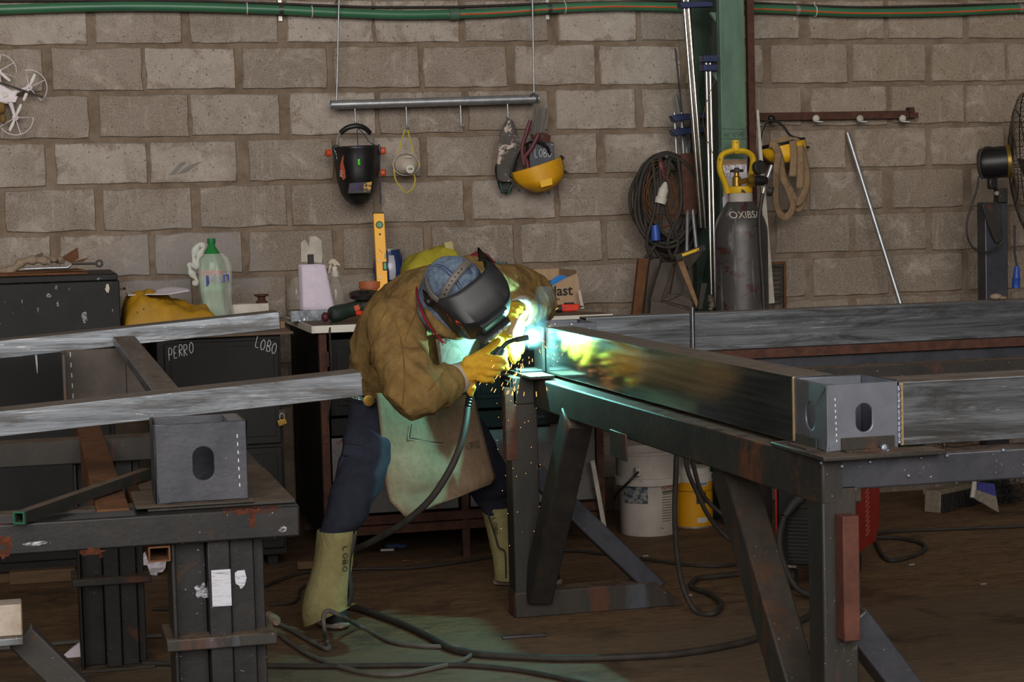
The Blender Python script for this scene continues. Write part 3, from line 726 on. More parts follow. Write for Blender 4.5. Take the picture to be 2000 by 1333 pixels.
# ------------------------------------------------------------------ trestle corner at the lower left
p=aty(42,1180,4.0); q=aty(46,1250,4.0)
tc=thing('trestle_end','scuffed galvanised bar end with a black brace at the lower left corner','trestle',(p.x,4.0,0))
b=MB().box(-.8,p.x,4.0,4.06,q.z+.008,p.z); obj('bar',b,plain('scuffed_steel','#a59a8e','#8a7a6a',14,.5,.4,.15,60,(1,1,1),.5,[('#6a3f22',9,.6,.1)]),tc,bevel=.003)
b=MB().box(-.8,q.x,3.985,4.06,q.z-.008,q.z+.0075); obj('lip',b,m['galv'],tc,bevel=.002)
s0=aty(58,1222,4.08); b=MB().bar((s0.x-.02,4.09,s0.z-.02),(s0.x+.36,4.09,s0.z-.46),.06,.05,up=Y_); obj('brace',b,m['black_steel'],tc,bevel=.004)
b=MB().box(-.5,-.42,4.0,4.06,0,q.z-.009); obj('leg',b,m['black_steel'],tc)
b=MB().box(-.5,.6,4.06,4.12,0,.05); obj('foot',b,m['black_steel'],tc)
# ------------------------------------------------------------------ workbench against the wall
HB=.965; LK=.944
def xr(a,b,y,py=620): return aty(a,py,y).x, aty(b,py,y).x
wt=thing('worktop','grimy brown worktop with a white laminate edge along the back wall','worktop',(1.68,8.05,HB-.03))
obj('board',MB().box(1.075,2.31,7.632,8.54,HB-.028,HB),m['worktop'],wt,bevel=.002)
obj('front_edging',MB().box(1.075,2.31,7.626,7.6315,HB-.0285,HB+.0005),m['laminate'],wt)
obj('side_edging',MB().box(1.069,1.0745,7.626,8.54,HB-.0285,HB+.0005),m['laminate'],wt)
bn=thing('bench_cabinet','black bench cabinet with pale lower panels and a rusty frame, behind the welder','cabinet',(1.68,8.05,0))
BT=HB-.029
obj('side_panel',MB().box(1.10,1.106,7.68,8.5,.12,BT),m['cab_black'],bn)
obj('back_panel',MB().box(1.107,2.26,8.48,8.5,.12,BT),m['cab_black'],bn)
obj('bottom_shelf',MB().box(1.107,2.26,7.68,8.479,.16,.175),m['cab_black'],bn)
for x in (1.10,1.66,2.235):
    obj('post',MB().angle((x,7.65,.0),(x,7.65,BT-.001),X_,Y_,.03,.004),m['rust_dark'],bn)
    obj('post',MB().angle((x,8.51,.0),(x,8.51,BT-.001),X_,-Y_,.03,.004),m['rust_dark'],bn)
for z0,z1 in ((.115,.15),(.155,.19)):
    obj('bottom_rail',MB().box(1.131,2.234,7.645,7.675,z0,z1),m['rust_dark'],bn,bevel=.002)
for i,(x0,x1) in enumerate(((1.14,1.65),(1.70,2.23))):
    fr_=obj('door',MB().box(x0,x1,7.66,7.68,.60,BT-.03),m['cab_black'],bn,bevel=.003)
    obj('moulding',MB().box(x0+.03,x1-.03,7.652,7.6595,.64,BT-.07).box(x0+.05,x1-.05,7.648,7.6515,.66,BT-.09),m['locker_black'],fr_,bevel=.002)
    d2=obj('drawer',MB().box(x0,x1,7.66,7.68,.52,.59),m['cab_black'],bn,bevel=.003)
    obj('pull',MB().box((x0+x1)/2-.05,(x0+x1)/2+.05,7.645,7.6595,.55,.56),m['black_steel'],d2)
    obj('lower_panel',MB().box(x0,x1,7.665,7.68,.20,.51),m['panel_grey'],bn,bevel=.002)
    for k in range(6):
        if i==0: obj('rivet',MB().ball((1.118,7.649,.3+.05*k),.006,.004,.006,8,5),m['rust'],bn,smooth=60)
obj('hinge',MB().tube([(1.133,7.645,.80),(1.133,7.645,.86)],.006,8),m['black_steel'],bn)
obj('loose_slat',MB().bar(aty(1157,900,7.6),aty(1180,1030,7.6),.018,.006,up=Y_),m['dirty_white'],bn)

# ------------------------------------------------------------------ locker with chalked names
lk=thing('locker','black steel locker chalked PERRO and LOBO on its door','locker',(.72,8.0,0))
x0,x1=.47,.955
obj('body',MB().box(x0,x1,7.722,8.46,.05,LK-.012),m['locker_black'],lk,bevel=.002)
obj('top',MB().box(x0-.01,x1+.05,7.69,8.47,LK-.011,LK),m['worktop'],lk,bevel=.002)
d=obj('door',MB().box(.497,.945,7.702,7.7215,.50,LK-.03),m['locker_black'],lk,bevel=.003)
obj('moulding',MB().box(.520,.925,7.698,7.7015,.53,LK-.05),m['locker_black'],d,bevel=.0015)
d2=obj('door',MB().box(.497,.945,7.702,7.7215,.08,.485),m['locker_black'],lk,bevel=.003)
obj('moulding',MB().box(.520,.925,7.698,7.7015,.11,.46),m['locker_black'],d2,bevel=.0015)
for xx in (.52,.9):
    for yy in (7.78,8.4): obj('foot',MB().box(xx-.02,xx+.02,yy-.02,yy+.02,0,.05),m['locker_black'],lk)
yy=7.6965
b=MB(); hand(b,'PERRO',aty(329,705,yy),aty(380,682,yy)-aty(328,698,yy),Z_,.043,.021,.0015); obj('chalk_name',b,m['chalk'],lk)
b=MB(); hand(b,'LOBO',aty(497,678,yy),aty(538,690,yy)-aty(497,675,yy),V((.25,0,1)),.042,.023,.0015); obj('chalk_name',b,m['chalk'],lk)
pl=thing('padlock','small brass padlock hanging on the locker door','padlock',aty(552,828,7.69))
c=aty(551,825,7.688); obj('body',MB().obox(c,V((.017,0,.006)),V((0,.006,0)),V((-.004,0,.012))),m['brass'],pl,bevel=.002)
obj('shackle',MB().tube(curve_pts([c+V((-.008,0,.012)),c+V((-.008,0,.028)),c+V((.0,0,.036)),c+V((.009,0,.028)),c+V((.009,0,.013))],5),.0022,6),m['zinc'],pl,smooth=60)
b=MB().box(c.x-.014,c.x+.014,7.69,7.699,c.z+.018,c.z+.05); obj('hasp',b,m['black_steel'],lk)

# ------------------------------------------------------------------ black chest on its cabinet, far left
lc=thing('floor_cabinet','low black cabinet under the paint-splashed chest at the far left','cabinet',(-.2,8.1,0))
xl=.30
obj('body',MB().box(-1.1,xl,7.78,8.46,.04,.925),m['cab_black'],lc,bevel=.003)
for i in range(3): obj('door',MB().box(-1.08+.46*i,-1.08+.46*i+.44,7.765,7.7795,.08,.90),m['locker_black'],lc,bevel=.003)
obj('plinth',MB().box(-1.1,xl,7.80,8.44,0,.0395),m['pallet'],lc)
obj('paint_drip',MB().tube([aty(70,690,7.764),aty(72,712,7.763),aty(73,730,7.764)],[.004,.004,.001],6),m['chalk'],lc)
ch=thing('tool_chest','black wooden chest spattered with white paint, at the far left by the wall','chest',(-.2,8.1,.926))
xe=.338
obj('body',MB().box(-1.1,xe,7.75,8.40,.9265,1.168),m['cab_black'],ch,bevel=.004)
obj('lid',MB().box(-1.1,xe-.006,7.755,8.40,1.1685,1.195),m['cab_black'],ch,bevel=.004)
hb=aty(215,666,7.744); obj('latch',MB().box(hb.x-.045,hb.x+.06,7.735,7.7495,hb.z-.006,hb.z+.008),m['black_steel'],ch,bevel=.001)
obj('latch',MB().box(xe-.002,xe+.03,7.735,7.7495,hb.z+.008,hb.z+.045),m['mill_steel'],ch,bevel=.001)
for i,(px,py,rx,rz) in enumerate(((95,577,.011,.009),(110,562,.007,.01),(113,595,.006,.01),(165,620,.011,.026),(210,565,.009,.02),(192,545,.006,.005),(74,606,.003,.011),(135,565,.002,.006),(43,590,.002,.012),(220,607,.002,.008))):
    obj('paint_splash',blotch(px,py,7.7492,rx,rz,12,30+i),m['white_paint'] if i!=4 else m['dirty_white'],ch)
obj('screw',MB().tube([aty(233,565,7.95),aty(243,564,7.95)],.002,6).ball(aty(243,564,7.95),.006),m['black_steel'],ch)
# things lying on the chest
one('rusty_sheet',MB().bar((-.3,7.95,1.202),(.22,7.95,1.200),.3,.008).bar((-.2,7.93,1.209),(.2,7.97,1.209),.26,.005),m['rust'],'thin rusty steel sheets lying flat on the black chest','steel sheet',(-.03,7.95,1.196))
b=MB(); pts=curve_pts([aty(-30,530,7.85),aty(20,528,7.85),aty(45,512,7.85),aty(75,508,7.85),aty(98,512,7.85)],6)
b.tube(pts,[.016+.004*math.sin(i*1.3) for i in range(len(pts))],10)
one('rag_roll',b,m['rag'],'twisted grey-brown rag lying on the black chest','rag',aty(40,535,7.85),smooth=60)
b=MB(); pts=[aty(48,526,7.8),aty(90,524,7.8),aty(132,523,7.8),aty(138,518,7.8)]; b.tube(pts,[.006,.006,.007,.006],8)
one('steel_bar',b,m['pipe_grey'],'short pale metal bar in front of the rag on the chest','bar',aty(48,528,7.8),smooth=60)
c=aty(108,508,7.9); b=MB()
for j in range(5):
    random.seed(j); b.ball(c+V((random.uniform(-.02,.02),random.uniform(-.02,.02),random.uniform(-.006,.01))),.022,.018,.012)
one('crumpled_paper',b,m['rag'],'crumpled brown paper beside the rag on the chest','paper',c-V((0,0,.01)),smooth=60)
for i,(tri,lab) in enumerate((([(118,505),(152,484),(154,505),(140,514)],'large brown angle offcut standing up on the chest'),([(58,504),(83,494),(85,505)],'small dark steel wedge behind the rag on the chest'),([(140,513),(173,504),(162,512)],'low brown steel offcut lying beside the wrench'))):
    pl_=[aty(x,y,8.05) for x,y in tri]; one('steel_offcut',MB().prism(pl_,(.0,.05,-.0)),m['rust'] if i!=1 else m['scrap'],lab,'offcut',pl_[-1],bevel=.001)
b=MB(); pts=[aty(140,516,7.95),aty(188,515,7.95)]; b.tube(pts,.005,6)
wr=thing('ring_wrench','dark ring-ended wrench lying on the chest','wrench',aty(140,518,7.95))
obj('shaft',b,m['black_steel'],wr); c=aty(194,515,7.95)
obj('ring',MB().tube([c+V((math.cos(t)*.012,0,math.sin(t)*.012)) for t in [i*math.pi/8 for i in range(17)]],.004,6,caps=False),m['black_steel'],wr,smooth=60)

# ------------------------------------------------------------------ things on the locker
tx0,tx1=xr(238,416,7.98)
c=V(((tx0+tx1)/2,7.98,LK)); hx=(tx1-tx0)/2; zt_=aty(330,578,7.98).z-LK
def tarp_fn(u,v):
    a=u*2-1; bb=v*2-1; r=max(0,1-abs(a)**6)*max(0,1-abs(bb)**6)
    hgt=zt_*(.80+.20*math.sin(u*5.2+.4)+.06*math.sin(v*9+u*4))
    p=c+V((a*hx,bb*.17,0)); n_=fbm(p,14,3)*.022+.012*(1-abs(noise.noise(p*11))*3)
    return p+V((fbm(p,9)*.01,0,.004+(hgt+n_)*(r**.35)))
b=MB().grid(tarp_fn,40,24); tp=thing('yellow_tarp','folded yellow tarpaulin bundle beside the green bottle','tarpaulin',c)
b.add([V((c.x-hx,c.y-.17,LK+.001)),V((c.x+hx,c.y-.17,LK+.001)),V((c.x+hx,c.y+.17,LK+.001)),V((c.x-hx,c.y+.17,LK+.001))],[(0,1,2,3)])
obj('bundle',b,m['tarp'],tp,smooth=70)
for i,(pa,pb) in enumerate((((268,612),(290,582)),((280,605),(310,585)))):
    P=[aty(pa[0]+(pb[0]-pa[0])*t,pa[1]+(pb[1]-pa[1])*t,7.82+.06*t) for t in (0,.5,1)]
    obj('strap',MB().tube(P,.005,6,flat=.4),m['strap_grey'],tp)
for k in range(3):
    xx=c.x+hx*(.45+.2*k); obj('fold',MB().tube(curve_pts([V((xx,7.815,LK+.01)),V((xx+.01,7.812,LK+.03)),V((xx+.03,7.83,LK+.05+.008*(2-k)))],6),[.006]*13,8),m['tarp'],tp,smooth=60)
b=MB().grid(lambda u,v: aty(248+u*118,579-u*7+2*math.sin(u*6),7.98)+V((0,(v-.5)*.2,.006+.006*math.sin(u*7+v*3)+(.008*u*v))),14,5)
one('paper_sheets',b,m['paper'],'white paper sheets lying on the yellow tarpaulin','paper',aty(300,577,7.98),solid=.003)
# green bottle in a bag
bc=V((aty(416,560,8.15).x,8.15,LK)); sc=(aty(416,466,8.15).z-LK)
bo=thing('green_bottle','large green soft drink bottle with a red and blue label','bottle',bc)
R=xr(393,441,8.15)[1]-xr(393,441,8.15)[0]; R/=2
prof=[(R*.75,0),(R*.95,.01*sc),(R,.06*sc),(R*.98,.3*sc),(R,.45*sc),(R,.68*sc),(R*.92,.76*sc),(R*.6,.85*sc),(R*.32,.91*sc),(R*.27,.945*sc)]
obj('body',MB().lathe(prof,bc,Z_,24),m['green_pet'],bo,smooth=50)
obj('cap',MB().lathe([(R*.32,.94*sc),(R*.34,.95*sc),(R*.34,.995*sc),(R*.3,sc)],bc,Z_,18),plain('cap_green','#1f6b38',rough=.5,bump=0),bo,smooth=40)
lb=MB().lathe([(R*1.006,.42*sc),(R*1.012,.425*sc),(R*1.012,.655*sc),(R*1.006,.66*sc)],bc,Z_,28,caps=False); lab_=obj('label',lb,plain('label_green','#3f9a5c','#57ad70',14,.5,0,0),bo,smooth=50)
obj('label_band',MB().lathe([(R*1.014,.585*sc),(R*1.02,.59*sc),(R*1.02,.645*sc),(R*1.014,.65*sc)],bc,Z_,28,caps=False),plain('label_red','#a5303a','#b53d47',14,.5,0,0),lab_,smooth=50)
q=bc+V((-R*.72,-R*1.03,.475*sc)); b=text_mesh('Man',.062,q,(1,-.12,.22),Z_,.002,bold=True)
q2=bc+V((-R*.75,-R*1.02,.475*sc))
obj('label_name_outline',text_mesh('Man',.064,q2,(1,-.12,.22),Z_,.0012,bold=True),m['white_plastic'],lab_)
obj('label_name',b,plain('label_blue','#26307a',rough=.5,bump=0),lab_)
b=MB()
def bag_ring(z,rx,ox,k):
    out=[]
    for i in range(36):
        t=2*math.pi*i/36; rr=1+.10*math.sin(5*t+k)+.06*math.sin(11*t+2*k)
        out.append(bc+V((ox+math.cos(t)*rx*rr,math.sin(t)*rx*.95*rr,z)))
    return out
rings=[bag_ring(z*sc,R*r,o*R,k) for z,r,o,k in ((.004,1.15,.1,0),(.08,1.35,.25,.6),(.25,1.25,.15,1.1),(.42,1.3,.1,1.7),(.55,1.35,.12,2.2),(.68,1.32,.15,2.6),(.78,1.15,.1,3),(.83,.8,.05,3.4))]
vs=[p for r in rings for p in r]; n=36
b.add(vs,[(j*n+i,j*n+(i+1)%n,(j+1)*n+(i+1)%n,(j+1)*n+i) for j in range(len(rings)-1) for i in range(n)])
bg_=thing('plastic_bag','thin translucent white plastic bag pulled over the green bottle','bag',bc)
obj('bag_wall',b,m['bag'],bg_,smooth=70)
hp=[aty(x,y,8.1) for x,y in ((384,520),(378,500),(388,478),(397,484),(388,500),(383,520),(372,518),(372,530),(384,548),(376,556))]
pts=curve_pts(hp,6); obj('handle_loop',MB().tube(pts,[.010+.004*math.sin(i*.9) for i in range(len(pts))],8,flat=.35),m['bag'],bg_,smooth=70)
# white box and a lidded jar
x0,x1=xr(453,526,8.15); zt2=aty(490,594,8.15).z
one('white_carton',MB().box(x0,x1,8.15,8.3,LK,zt2),m['dirty_white'],'low grubby white carton behind the end of the upper galvanised beam','box',((x0+x1)/2,8.2,LK),bevel=.003)
jc=V((aty(511,590,8.2).x,8.2,zt2+.0005)); r=.031
one('metal_spool',MB().lathe([(r*.8,0),(r*.8,.005),(r*.5,.012),(r*.55,.025),(r,.03),(r,.036),(r*.7,.037)],jc,Z_,20),m['rust_dark'],'small brown metal spool on the white carton','spool',jc,smooth=40)

# ------------------------------------------------------------------ things on the bench
jc=V((aty(577,590,8.38).x+.01,8.38,HB)); zt3=aty(577,541,8.38).z-HB
r=.043
pr_=[(r*.9,0),(r,.01)]+[(r*(1 if i%2 else .9),.02+.011*i) for i in range(6)]+[(r,.1),(r*.98,.11),(r*.7,zt3*.9),(r*.35,zt3)]
one('clear_jug',MB().lathe(pr_,jc,Z_,24),m['clear'],'ribbed clear plastic jar beside the paper towel roll','jar',jc,smooth=40)
# steel channel
x0,x1=xr(568,652,7.98); zc=aty(600,600,7.98).z
gc=thing('steel_channel','short galvanised channel lying under the paper towel roll','channel',(x0,7.98,HB))
obj('web',MB().box(x0,x1,7.98,7.985,HB+.0005,HB+.045),m['galv'],gc,bevel=.001)
obj('flange',MB().box(x0,x1,7.985,8.12,HB+.041,HB+.045),m['galv'],gc); obj('flange',MB().box(x0,x1,7.985,8.12,HB+.0005,HB+.004),m['galv'],gc)
rc=V((aty(610,600,8.06).x,8.06,HB+.0455)); zt4=aty(612,516,8.06).z-rc.z
tw=thing('paper_towel_roll','white paper towel roll standing on the bench with a loose sheet','paper roll',rc)
r=(xr(587,637,8.06)[1]-xr(587,637,8.06)[0])/2
obj('roll',MB().lathe([(r*.98,0),(r,.004),(r,zt4-.004),(r*.97,zt4),(r*.25,zt4),(r*.25,zt4-.01)],rc,Z_,36),m['towel'],tw,smooth=40)
A=rc+V((r*.55,-r*.95,0))
obj('loose_sheet',MB().grid(lambda u,v: rc+V((-r*.9+u*(2.0*r*.93+.035*(1-v)*u),-r*1.02-.004-.012*math.sin(u*math.pi)*.6,zt4*(v*.985)-.012*(1-v)*u)),12,8),m['towel'],tw,solid=.0015,smooth=60)
obj('spindle',MB().box(rc.x-.012,rc.x+.012,rc.y-.01,rc.y+.01,rc.z+zt4-.005,aty(610,497,8.06).z),m['rubber'],tw,bevel=.002)
# spray bottle
sc_=V((aty(656,600,8.2).x,8.2,HB)); k=(aty(656,496,8.2).z-HB)
sb=thing('spray_bottle','clear spray bottle with a cream trigger head on the bench','spray bottle',sc_); r=.04
obj('body',MB().lathe([(r*.9,0),(r,.01),(r*.96,.3*k),(r*.9,.42*k),(r*.62,.55*k),(r*.38,.62*k),(r*.36,.65*k)],sc_,Z_,24),m['clear'],sb,smooth=50)
obj('collar',MB().lathe([(r*.42,.64*k),(r*.44,.65*k),(r*.44,.72*k),(r*.3,.73*k),(r*.3,.80*k)],sc_,Z_,20),m['white_plastic'],sb,smooth=40)
hd=sc_+V((0,0,.8*k))
obj('trigger_head',MB().prism([hd+V((a*.001,-.012,b*.001)) for a,b in ((-28,18),(-18,30),(-2,34),(12,22),(24,8),(24,0),(8,6),(2,0),(-6,0),(-6,10),(-14,12),(-24,8))],(0,.024,0)),plain('cream_plastic','#bfb29c','#ac9f89',20,.5,0,.05),sb,bevel=.003)
obj('trigger',MB().bar(hd+V((-.016,0,.012)),hd+V((-.026,0,-.03)),.01,.008,up=Y_),plain('cream_plastic2','#b5a892',rough=.5,bump=0),sb,bevel=.002)
# angle grinder
gr=thing('angle_grinder','dark green angle grinder with a black guard lying at the bench edge','angle grinder',(aty(680,630,7.72).x,7.72,HB))
ga=aty(645,620,7.70); gb=aty(704,601,7.72); gb.y=7.74
ga.z=max(ga.z,HB+.036); gb.z=max(gb.z,HB+.05)
body=curve_pts([ga,ga.lerp(gb,.3),ga.lerp(gb,.65),gb],5); obj('body',MB().tube(body,[.024,.030,.033,.034,.034,.034,.033,.032,.031,.030,.030,.030,.030,.030,.032,.032][:len(body)],16),m['grinder'],gr,smooth=50)
for k in range(5): 
    p=ga.lerp(gb,.06+.05*k); obj('vent',MB().bar(p+V((0,-.0335,-.012)),p+V((0,-.0335,.014)),.0025,.004,up=X_),m['black_plastic'],gr)
obj('switch_plate',MB().obox(ga.lerp(gb,.86)+V((0,-.033,.004)),V((.010,0,.003)),V((0,.003,0)),V((-.003,0,.01))),m['orange'],gr)
obj('gear_head',MB().tube([gb,gb+V((.02,0,.006)),gb+V((.045,0,.01))],[.03,.031,.026],12),m['black_steel'],gr,smooth=40)
gh=gb+V((.02,0,.03)); obj('guard',MB().lathe([(.058,.012),(.06,.012),(.06,.028),(.02,.03),(.02,.0)],gh,V((-.05,-.18,1)),24),m['black_plastic'],gr,smooth=40)
obj('side_handle',MB().tube([gb+V((-.015,-.03,-.02)),gb+V((.02,-.06,-.03))],.012,8),m['red_plastic'],gr,smooth=50)
obj('end_cap',MB().ball(ga+V((-.02,0,-.006)),.016,.02,.02),m['dark_red'],gr,smooth=60)
b=MB().tube(curve_pts([ga+V((.0,-.03,-.02)),aty(644,648,7.618),aty(647,700,7.612),aty(646,760,7.612),aty(641,820,7.6)],5),.004,6); obj('power_cord',b,m['cable'],gr,smooth=60)
# terracotta pot, level, blue pot
pc=V((aty(724,600,8.36).x,8.36,HB)); hz_=aty(724,550,8.36).z-HB; r=.046
one('plant_pot',MB().lathe([(r*.78,0),(r*.95,hz_*.78),(r*.95,hz_*.8),(r*1.06,hz_*.8),(r*1.06,hz_),(r*.96,hz_),(r*.9,hz_*.7)],pc,Z_,24),m['terracotta'],'orange-brown plastic plant pot beside the yellow level','pot',pc,smooth=35)
lv=thing('spirit_level','yellow spirit level leaning upright against the block wall','spirit level',aty(748,600,8.40))
la=aty(749,600,8.32); la.z=HB; lb_=aty(739,418,8.40)
d=(lb_-la).normalized(); sd=V((1,0,0)); sd=(sd-d*sd.dot(d)).normalized(); nn=sd.cross(d); L=(lb_-la).length
wd_=.0235
obj('body',MB().obox((la+lb_)/2,d*(L/2),sd*wd_,nn*.011),m['yellow_level'],lv,bevel=.002)
obj('end_cap',MB().obox(lb_+d*.003,d*.003,sd*(wd_+.0005),nn*.0115),m['black_plastic'],lv)
fn=nn if nn.y<0 else -nn
def lvp(px,py): 
    t=((aty(px,py,8.45)-la).dot(d)); s_=(aty(px,py,8.45)-la).dot(sd); return la+d*t+sd*s_+fn*.0112
c=la+d*(L*.885)+fn*.0112
obj('round_vial',MB().lathe([(.0165,0),(.0165,.002),(.013,.002),(.012,.001)],c,fn,24),m['black_plastic'],lv)
obj('vial_glass',MB().lathe([(.0125,.0005),(.0125,.0025)],c,fn,20),m['glass_green'],lv)
c2=la+d*(L*.47)+sd*.014+fn*.0112
obj('side_vial',MB().obox(c2,d*.019,sd*.0095,fn*.002),m['black_plastic'],lv,bevel=.002); obj('vial_glass',MB().obox(c2+sd*.001,d*.015,sd*.0075,fn*.003),m['glass_green'],lv,bevel=.002)
obj('bolt_hole',MB().lathe([(.0045,0),(.0045,.001)],la+d*(L*.79)+fn*.0112,fn,12),m['ink'],lv)
for t in (.53,.36): obj('rivet',MB().lathe([(.0065,0),(.005,.0015)],la+d*(L*t)-sd*.012+fn*.0112,fn,10),m['zinc'],lv)
b=MB(); hand(b,'FR',la+d*(L*.26)+sd*.004+fn*.0115,d*-1,sd,.016,.016,.0008); obj('pen_mark',b,m['ink'],lv)
b=MB().tube([la+d*(L*.64)-sd*.008+fn*.0116,la+d*(L*.60)+sd*.008+fn*.0116],.0008,5); obj('pen_mark',b,m['ink'],lv)
obj('green_badge',MB().obox(la+d*(L*.57)+sd*.018+fn*.0112,d*.012,sd*.003,fn*.0005),m['glass_green'],lv)
pc=V((aty(762,555,8.44).x,8.455,aty(762,551,8.455).z)); hz_=aty(762,487,8.455).z-pc.z; r=.072
one('grey_box',MB().box(pc.x-.07,pc.x+.06,8.40,8.53,HB,pc.z-.0005),m['panel_grey'],'grey box on the bench under the dark blue pot','box',(pc.x,8.35,HB),bevel=.003)
bp=thing('blue_pot','rounded dark blue enamel pot with a thin handle, beside the yellow cloth','pot',pc)
obj('body',MB().lathe([(r*.7,0),(r*.92,.012),(r*1.02,hz_*.35),(r*.95,hz_*.62),(r*.72,hz_*.92),(r*.7,hz_),(r*.66,hz_),(r*.66,hz_*.9)],pc,Z_,32),m['blue_pot'],bp,smooth=50)
obj('rim',MB().tube([pc+V((math.cos(t)*r*.72,math.sin(t)*r*.72,hz_)) for t in [i*math.pi/16 for i in range(33)]],.003,6,caps=False),m['zinc'],bp,smooth=60)
pan=[]
for j,(rr,zz) in enumerate(((.94,.012),(1.04,.35*hz_),(.97,.62*hz_),(.80,.82*hz_))):
    for a_ in (-1.75,-1.55,-1.35): pan.append(pc+V((math.cos(a_)*r*rr,math.sin(a_)*r*rr-.0008,zz)))
obj('pale_panel',MB().add(pan,[(j*3+i,j*3+i+1,j*3+i+4,j*3+i+3) for j in range(3) for i in range(2)]),m['pot_white'],bp,smooth=60)
one('thin_rod',MB().tube([aty(789,488,8.33),aty(804,450,8.38)],.0022,6).tube([aty(789,488,8.33),pc+V((.05,0,.0))],.0022,6),m['zinc'],'thin steel rod sticking up out of the blue pot','rod',pc+V((.05,0,0)))
# yellow leather garment heap
gc_=V((aty(840,530,8.36).x,8.36,HB)); 
def heap(cx,rx,ry,hh,seed,pw=.45):
    def fn_(u,v):
        a=u*2-1; b_=v*2-1; r_=max(0,1-abs(a)**4)*max(0,1-abs(b_)**4)
        p=V((cx.x+a*rx,cx.y+b_*ry,cx.z)); return p+V((0,0,.002+(hh*(1+.16*a)+.02*fbm(p+V((seed,0,0)),12))*r_**pw))
    return fn_
zt5=aty(850,470,8.36).z-HB
yc=thing('leather_garment','yellow-green leather garment heaped on the bench behind the welder','garment',gc_)
obj('heap',MB().grid(heap(gc_,.135,.10,zt5*.86,3,.2),32,20),m['glove_old'],yc,smooth=70)
c=aty(877,483,8.30); obj('wrist_strap',MB().obox(c,V((.018,-.004,.004)),V((0,.01,0)),V((-.004,0,.024))),plain('strap_pale','#b0a878','#9a9060',20,.8,0,.2),yc,bevel=.004)
c=V((aty(936,520,8.4).x,8.4,HB)); k=aty(936,490,8.4).z-HB
one('cloth_hat',MB().loft([(c+V((0,0,k*t)),V((.085*s_,0,0)),V((0,.07*s_,0))) for t,s_ in ((0,1),(.6,1),(.8,.85),(.93,.5),(.99,.15),(1,.02))],24),plain('red_cloth','#6b1b1c','#7c2423',14,.85,0,.2),'dark red cloth hat on the bench behind the welding helmet','hat',c,smooth=60)
b=MB(); random.seed(8); c=V((aty(975,530,8.4).x,8.4,HB))
for k_ in range(60):
    a_=random.uniform(-.035,.035); bb_=random.uniform(-.02,.02); b.tube([c+V((a_*.5,bb_,0)),c+V((a_,bb_,aty(975,510,8.4).z-HB-random.uniform(0,.02)))],.0016,4)
tag(one('teal_brush',b,plain('teal_bristle','#2c4b55','#38606c',30,.8,0,.1),'teal bristle brush beside the dark red hat','brush',c),kind=None)
# cardboard box with abrasive discs
x0,x1=xr(985,1137,8.1,590); cz=aty(1130,528,8.1).z
cbx=thing('cardboard_box','torn open brown cardboard box printed plast, at the bench end','cardboard box',((x0+x1)/2,8.2,HB))
fl=[V((x0,8.1,HB+.001)),V((x1+.006,8.1,HB+.001)),V((x1-.02,8.1,aty(1128,534,8.1).z)),V((aty(1100,546,8.1).x,8.1,aty(1100,546,8.1).z)),V((aty(1072,560,8.1).x,8.1,aty(1072,562,8.1).z)),V((aty(1062,566,8.1).x,8.1,aty(1062,566,8.1).z)),V((x0,8.1,HB+.06))]
obj('front_wall',MB().prism(fl,(0,.004,0)),m['cardboard'],cbx)
obj('right_wall',MB().box(x1-.02,x1-.016,8.104,8.4,HB+.001,cz),m['cardboard'],cbx)
obj('left_wall',MB().box(x0,x0+.004,8.104,8.4,HB+.001,cz-.01),m['cardboard'],cbx)
obj('back_wall',MB().box(x0+.004,x1-.02,8.396,8.4,HB+.001,cz),m['cardboard'],cbx)
obj('print',text_mesh('plast',.062,aty(1068,579,8.098),V((1,0,.02)),Z_,.001,bold=True),m['ink'],cbx)
obj('print',text_mesh('HECHO',.014,aty(1072,588,8.098),V((1,0,.02)),Z_,.001,bold=True),m['ink'],cbx)
for i,(px,py,rr,mt,lab) in enumerate(((1098,538,.062,'filter_blue','blue flap disc sticking out of the cardboard box'),(1078,548,.058,'disc_teal','grey-green grinding disc in the cardboard box'),(1052,550,.058,'disc_teal','dark grinding disc at the left of the cardboard box'))):
    c=aty(px,py+22,8.2+.03*i); c.z=max(c.z,HB+rr+.012)
    c.z=max(aty(px,py,8.2).z-rr,HB+rr+.004)
    one('grinding_disc',MB().lathe([(.012,0),(rr,0),(rr,.006),(.012,.006)],c,V((.1,-1,.25)),32),m[mt],lab,'disc',c-V((0,0,rr)))
one('white_strip',MB().bar(aty(1131,568,8.05),V((aty(1138,601,8.05).x,8.05,HB+.003)),.013,.004,up=Y_),m['dirty_white'],'chipped white strip leaning on the cardboard box corner','strip',V((aty(1138,601,8.05).x,8.05,HB)))
rt=aty(1112,604,7.93); rt.z=HB
rd=thing('red_tool','red plastic cutter with a black grip on the worktop end','tool',rt)
p0,p1=aty(1094,604,7.93),aty(1130,606,7.93)
obj('body',MB().obox(V(((p0.x+p1.x)/2,7.93,HB+.016)),V(((p1.x-p0.x)/2,0,0)),V((0,.015,0)),V((0,0,.0155))),m['red_plastic'],rd,bevel=.005)
obj('grip',MB().obox(V(((p0.x+p1.x)/2,7.93,HB+.034)),V(((p1.x-p0.x)/4,0,0)),V((0,.011,0)),V((0,0,.004))),m['black_plastic'],rd,bevel=.002)
obj('blade',MB().box(p1.x,p1.x+.02,7.925,7.935,HB+.016,HB+.022),m['black_steel'],rd)
fa,fb=aty(1060,606,7.88),aty(1096,606,7.88)
ft=thing('torch_light','black ribbed flashlight lying on the worktop end','flashlight',V((fa.x,7.88,HB)))
zf=HB+.0165; L=fb.x-fa.x
obj('barrel',MB().tube([(fa.x,7.88,zf),(fb.x-.02,7.88,zf)],.014,12),m['black_plastic'],ft,smooth=40)
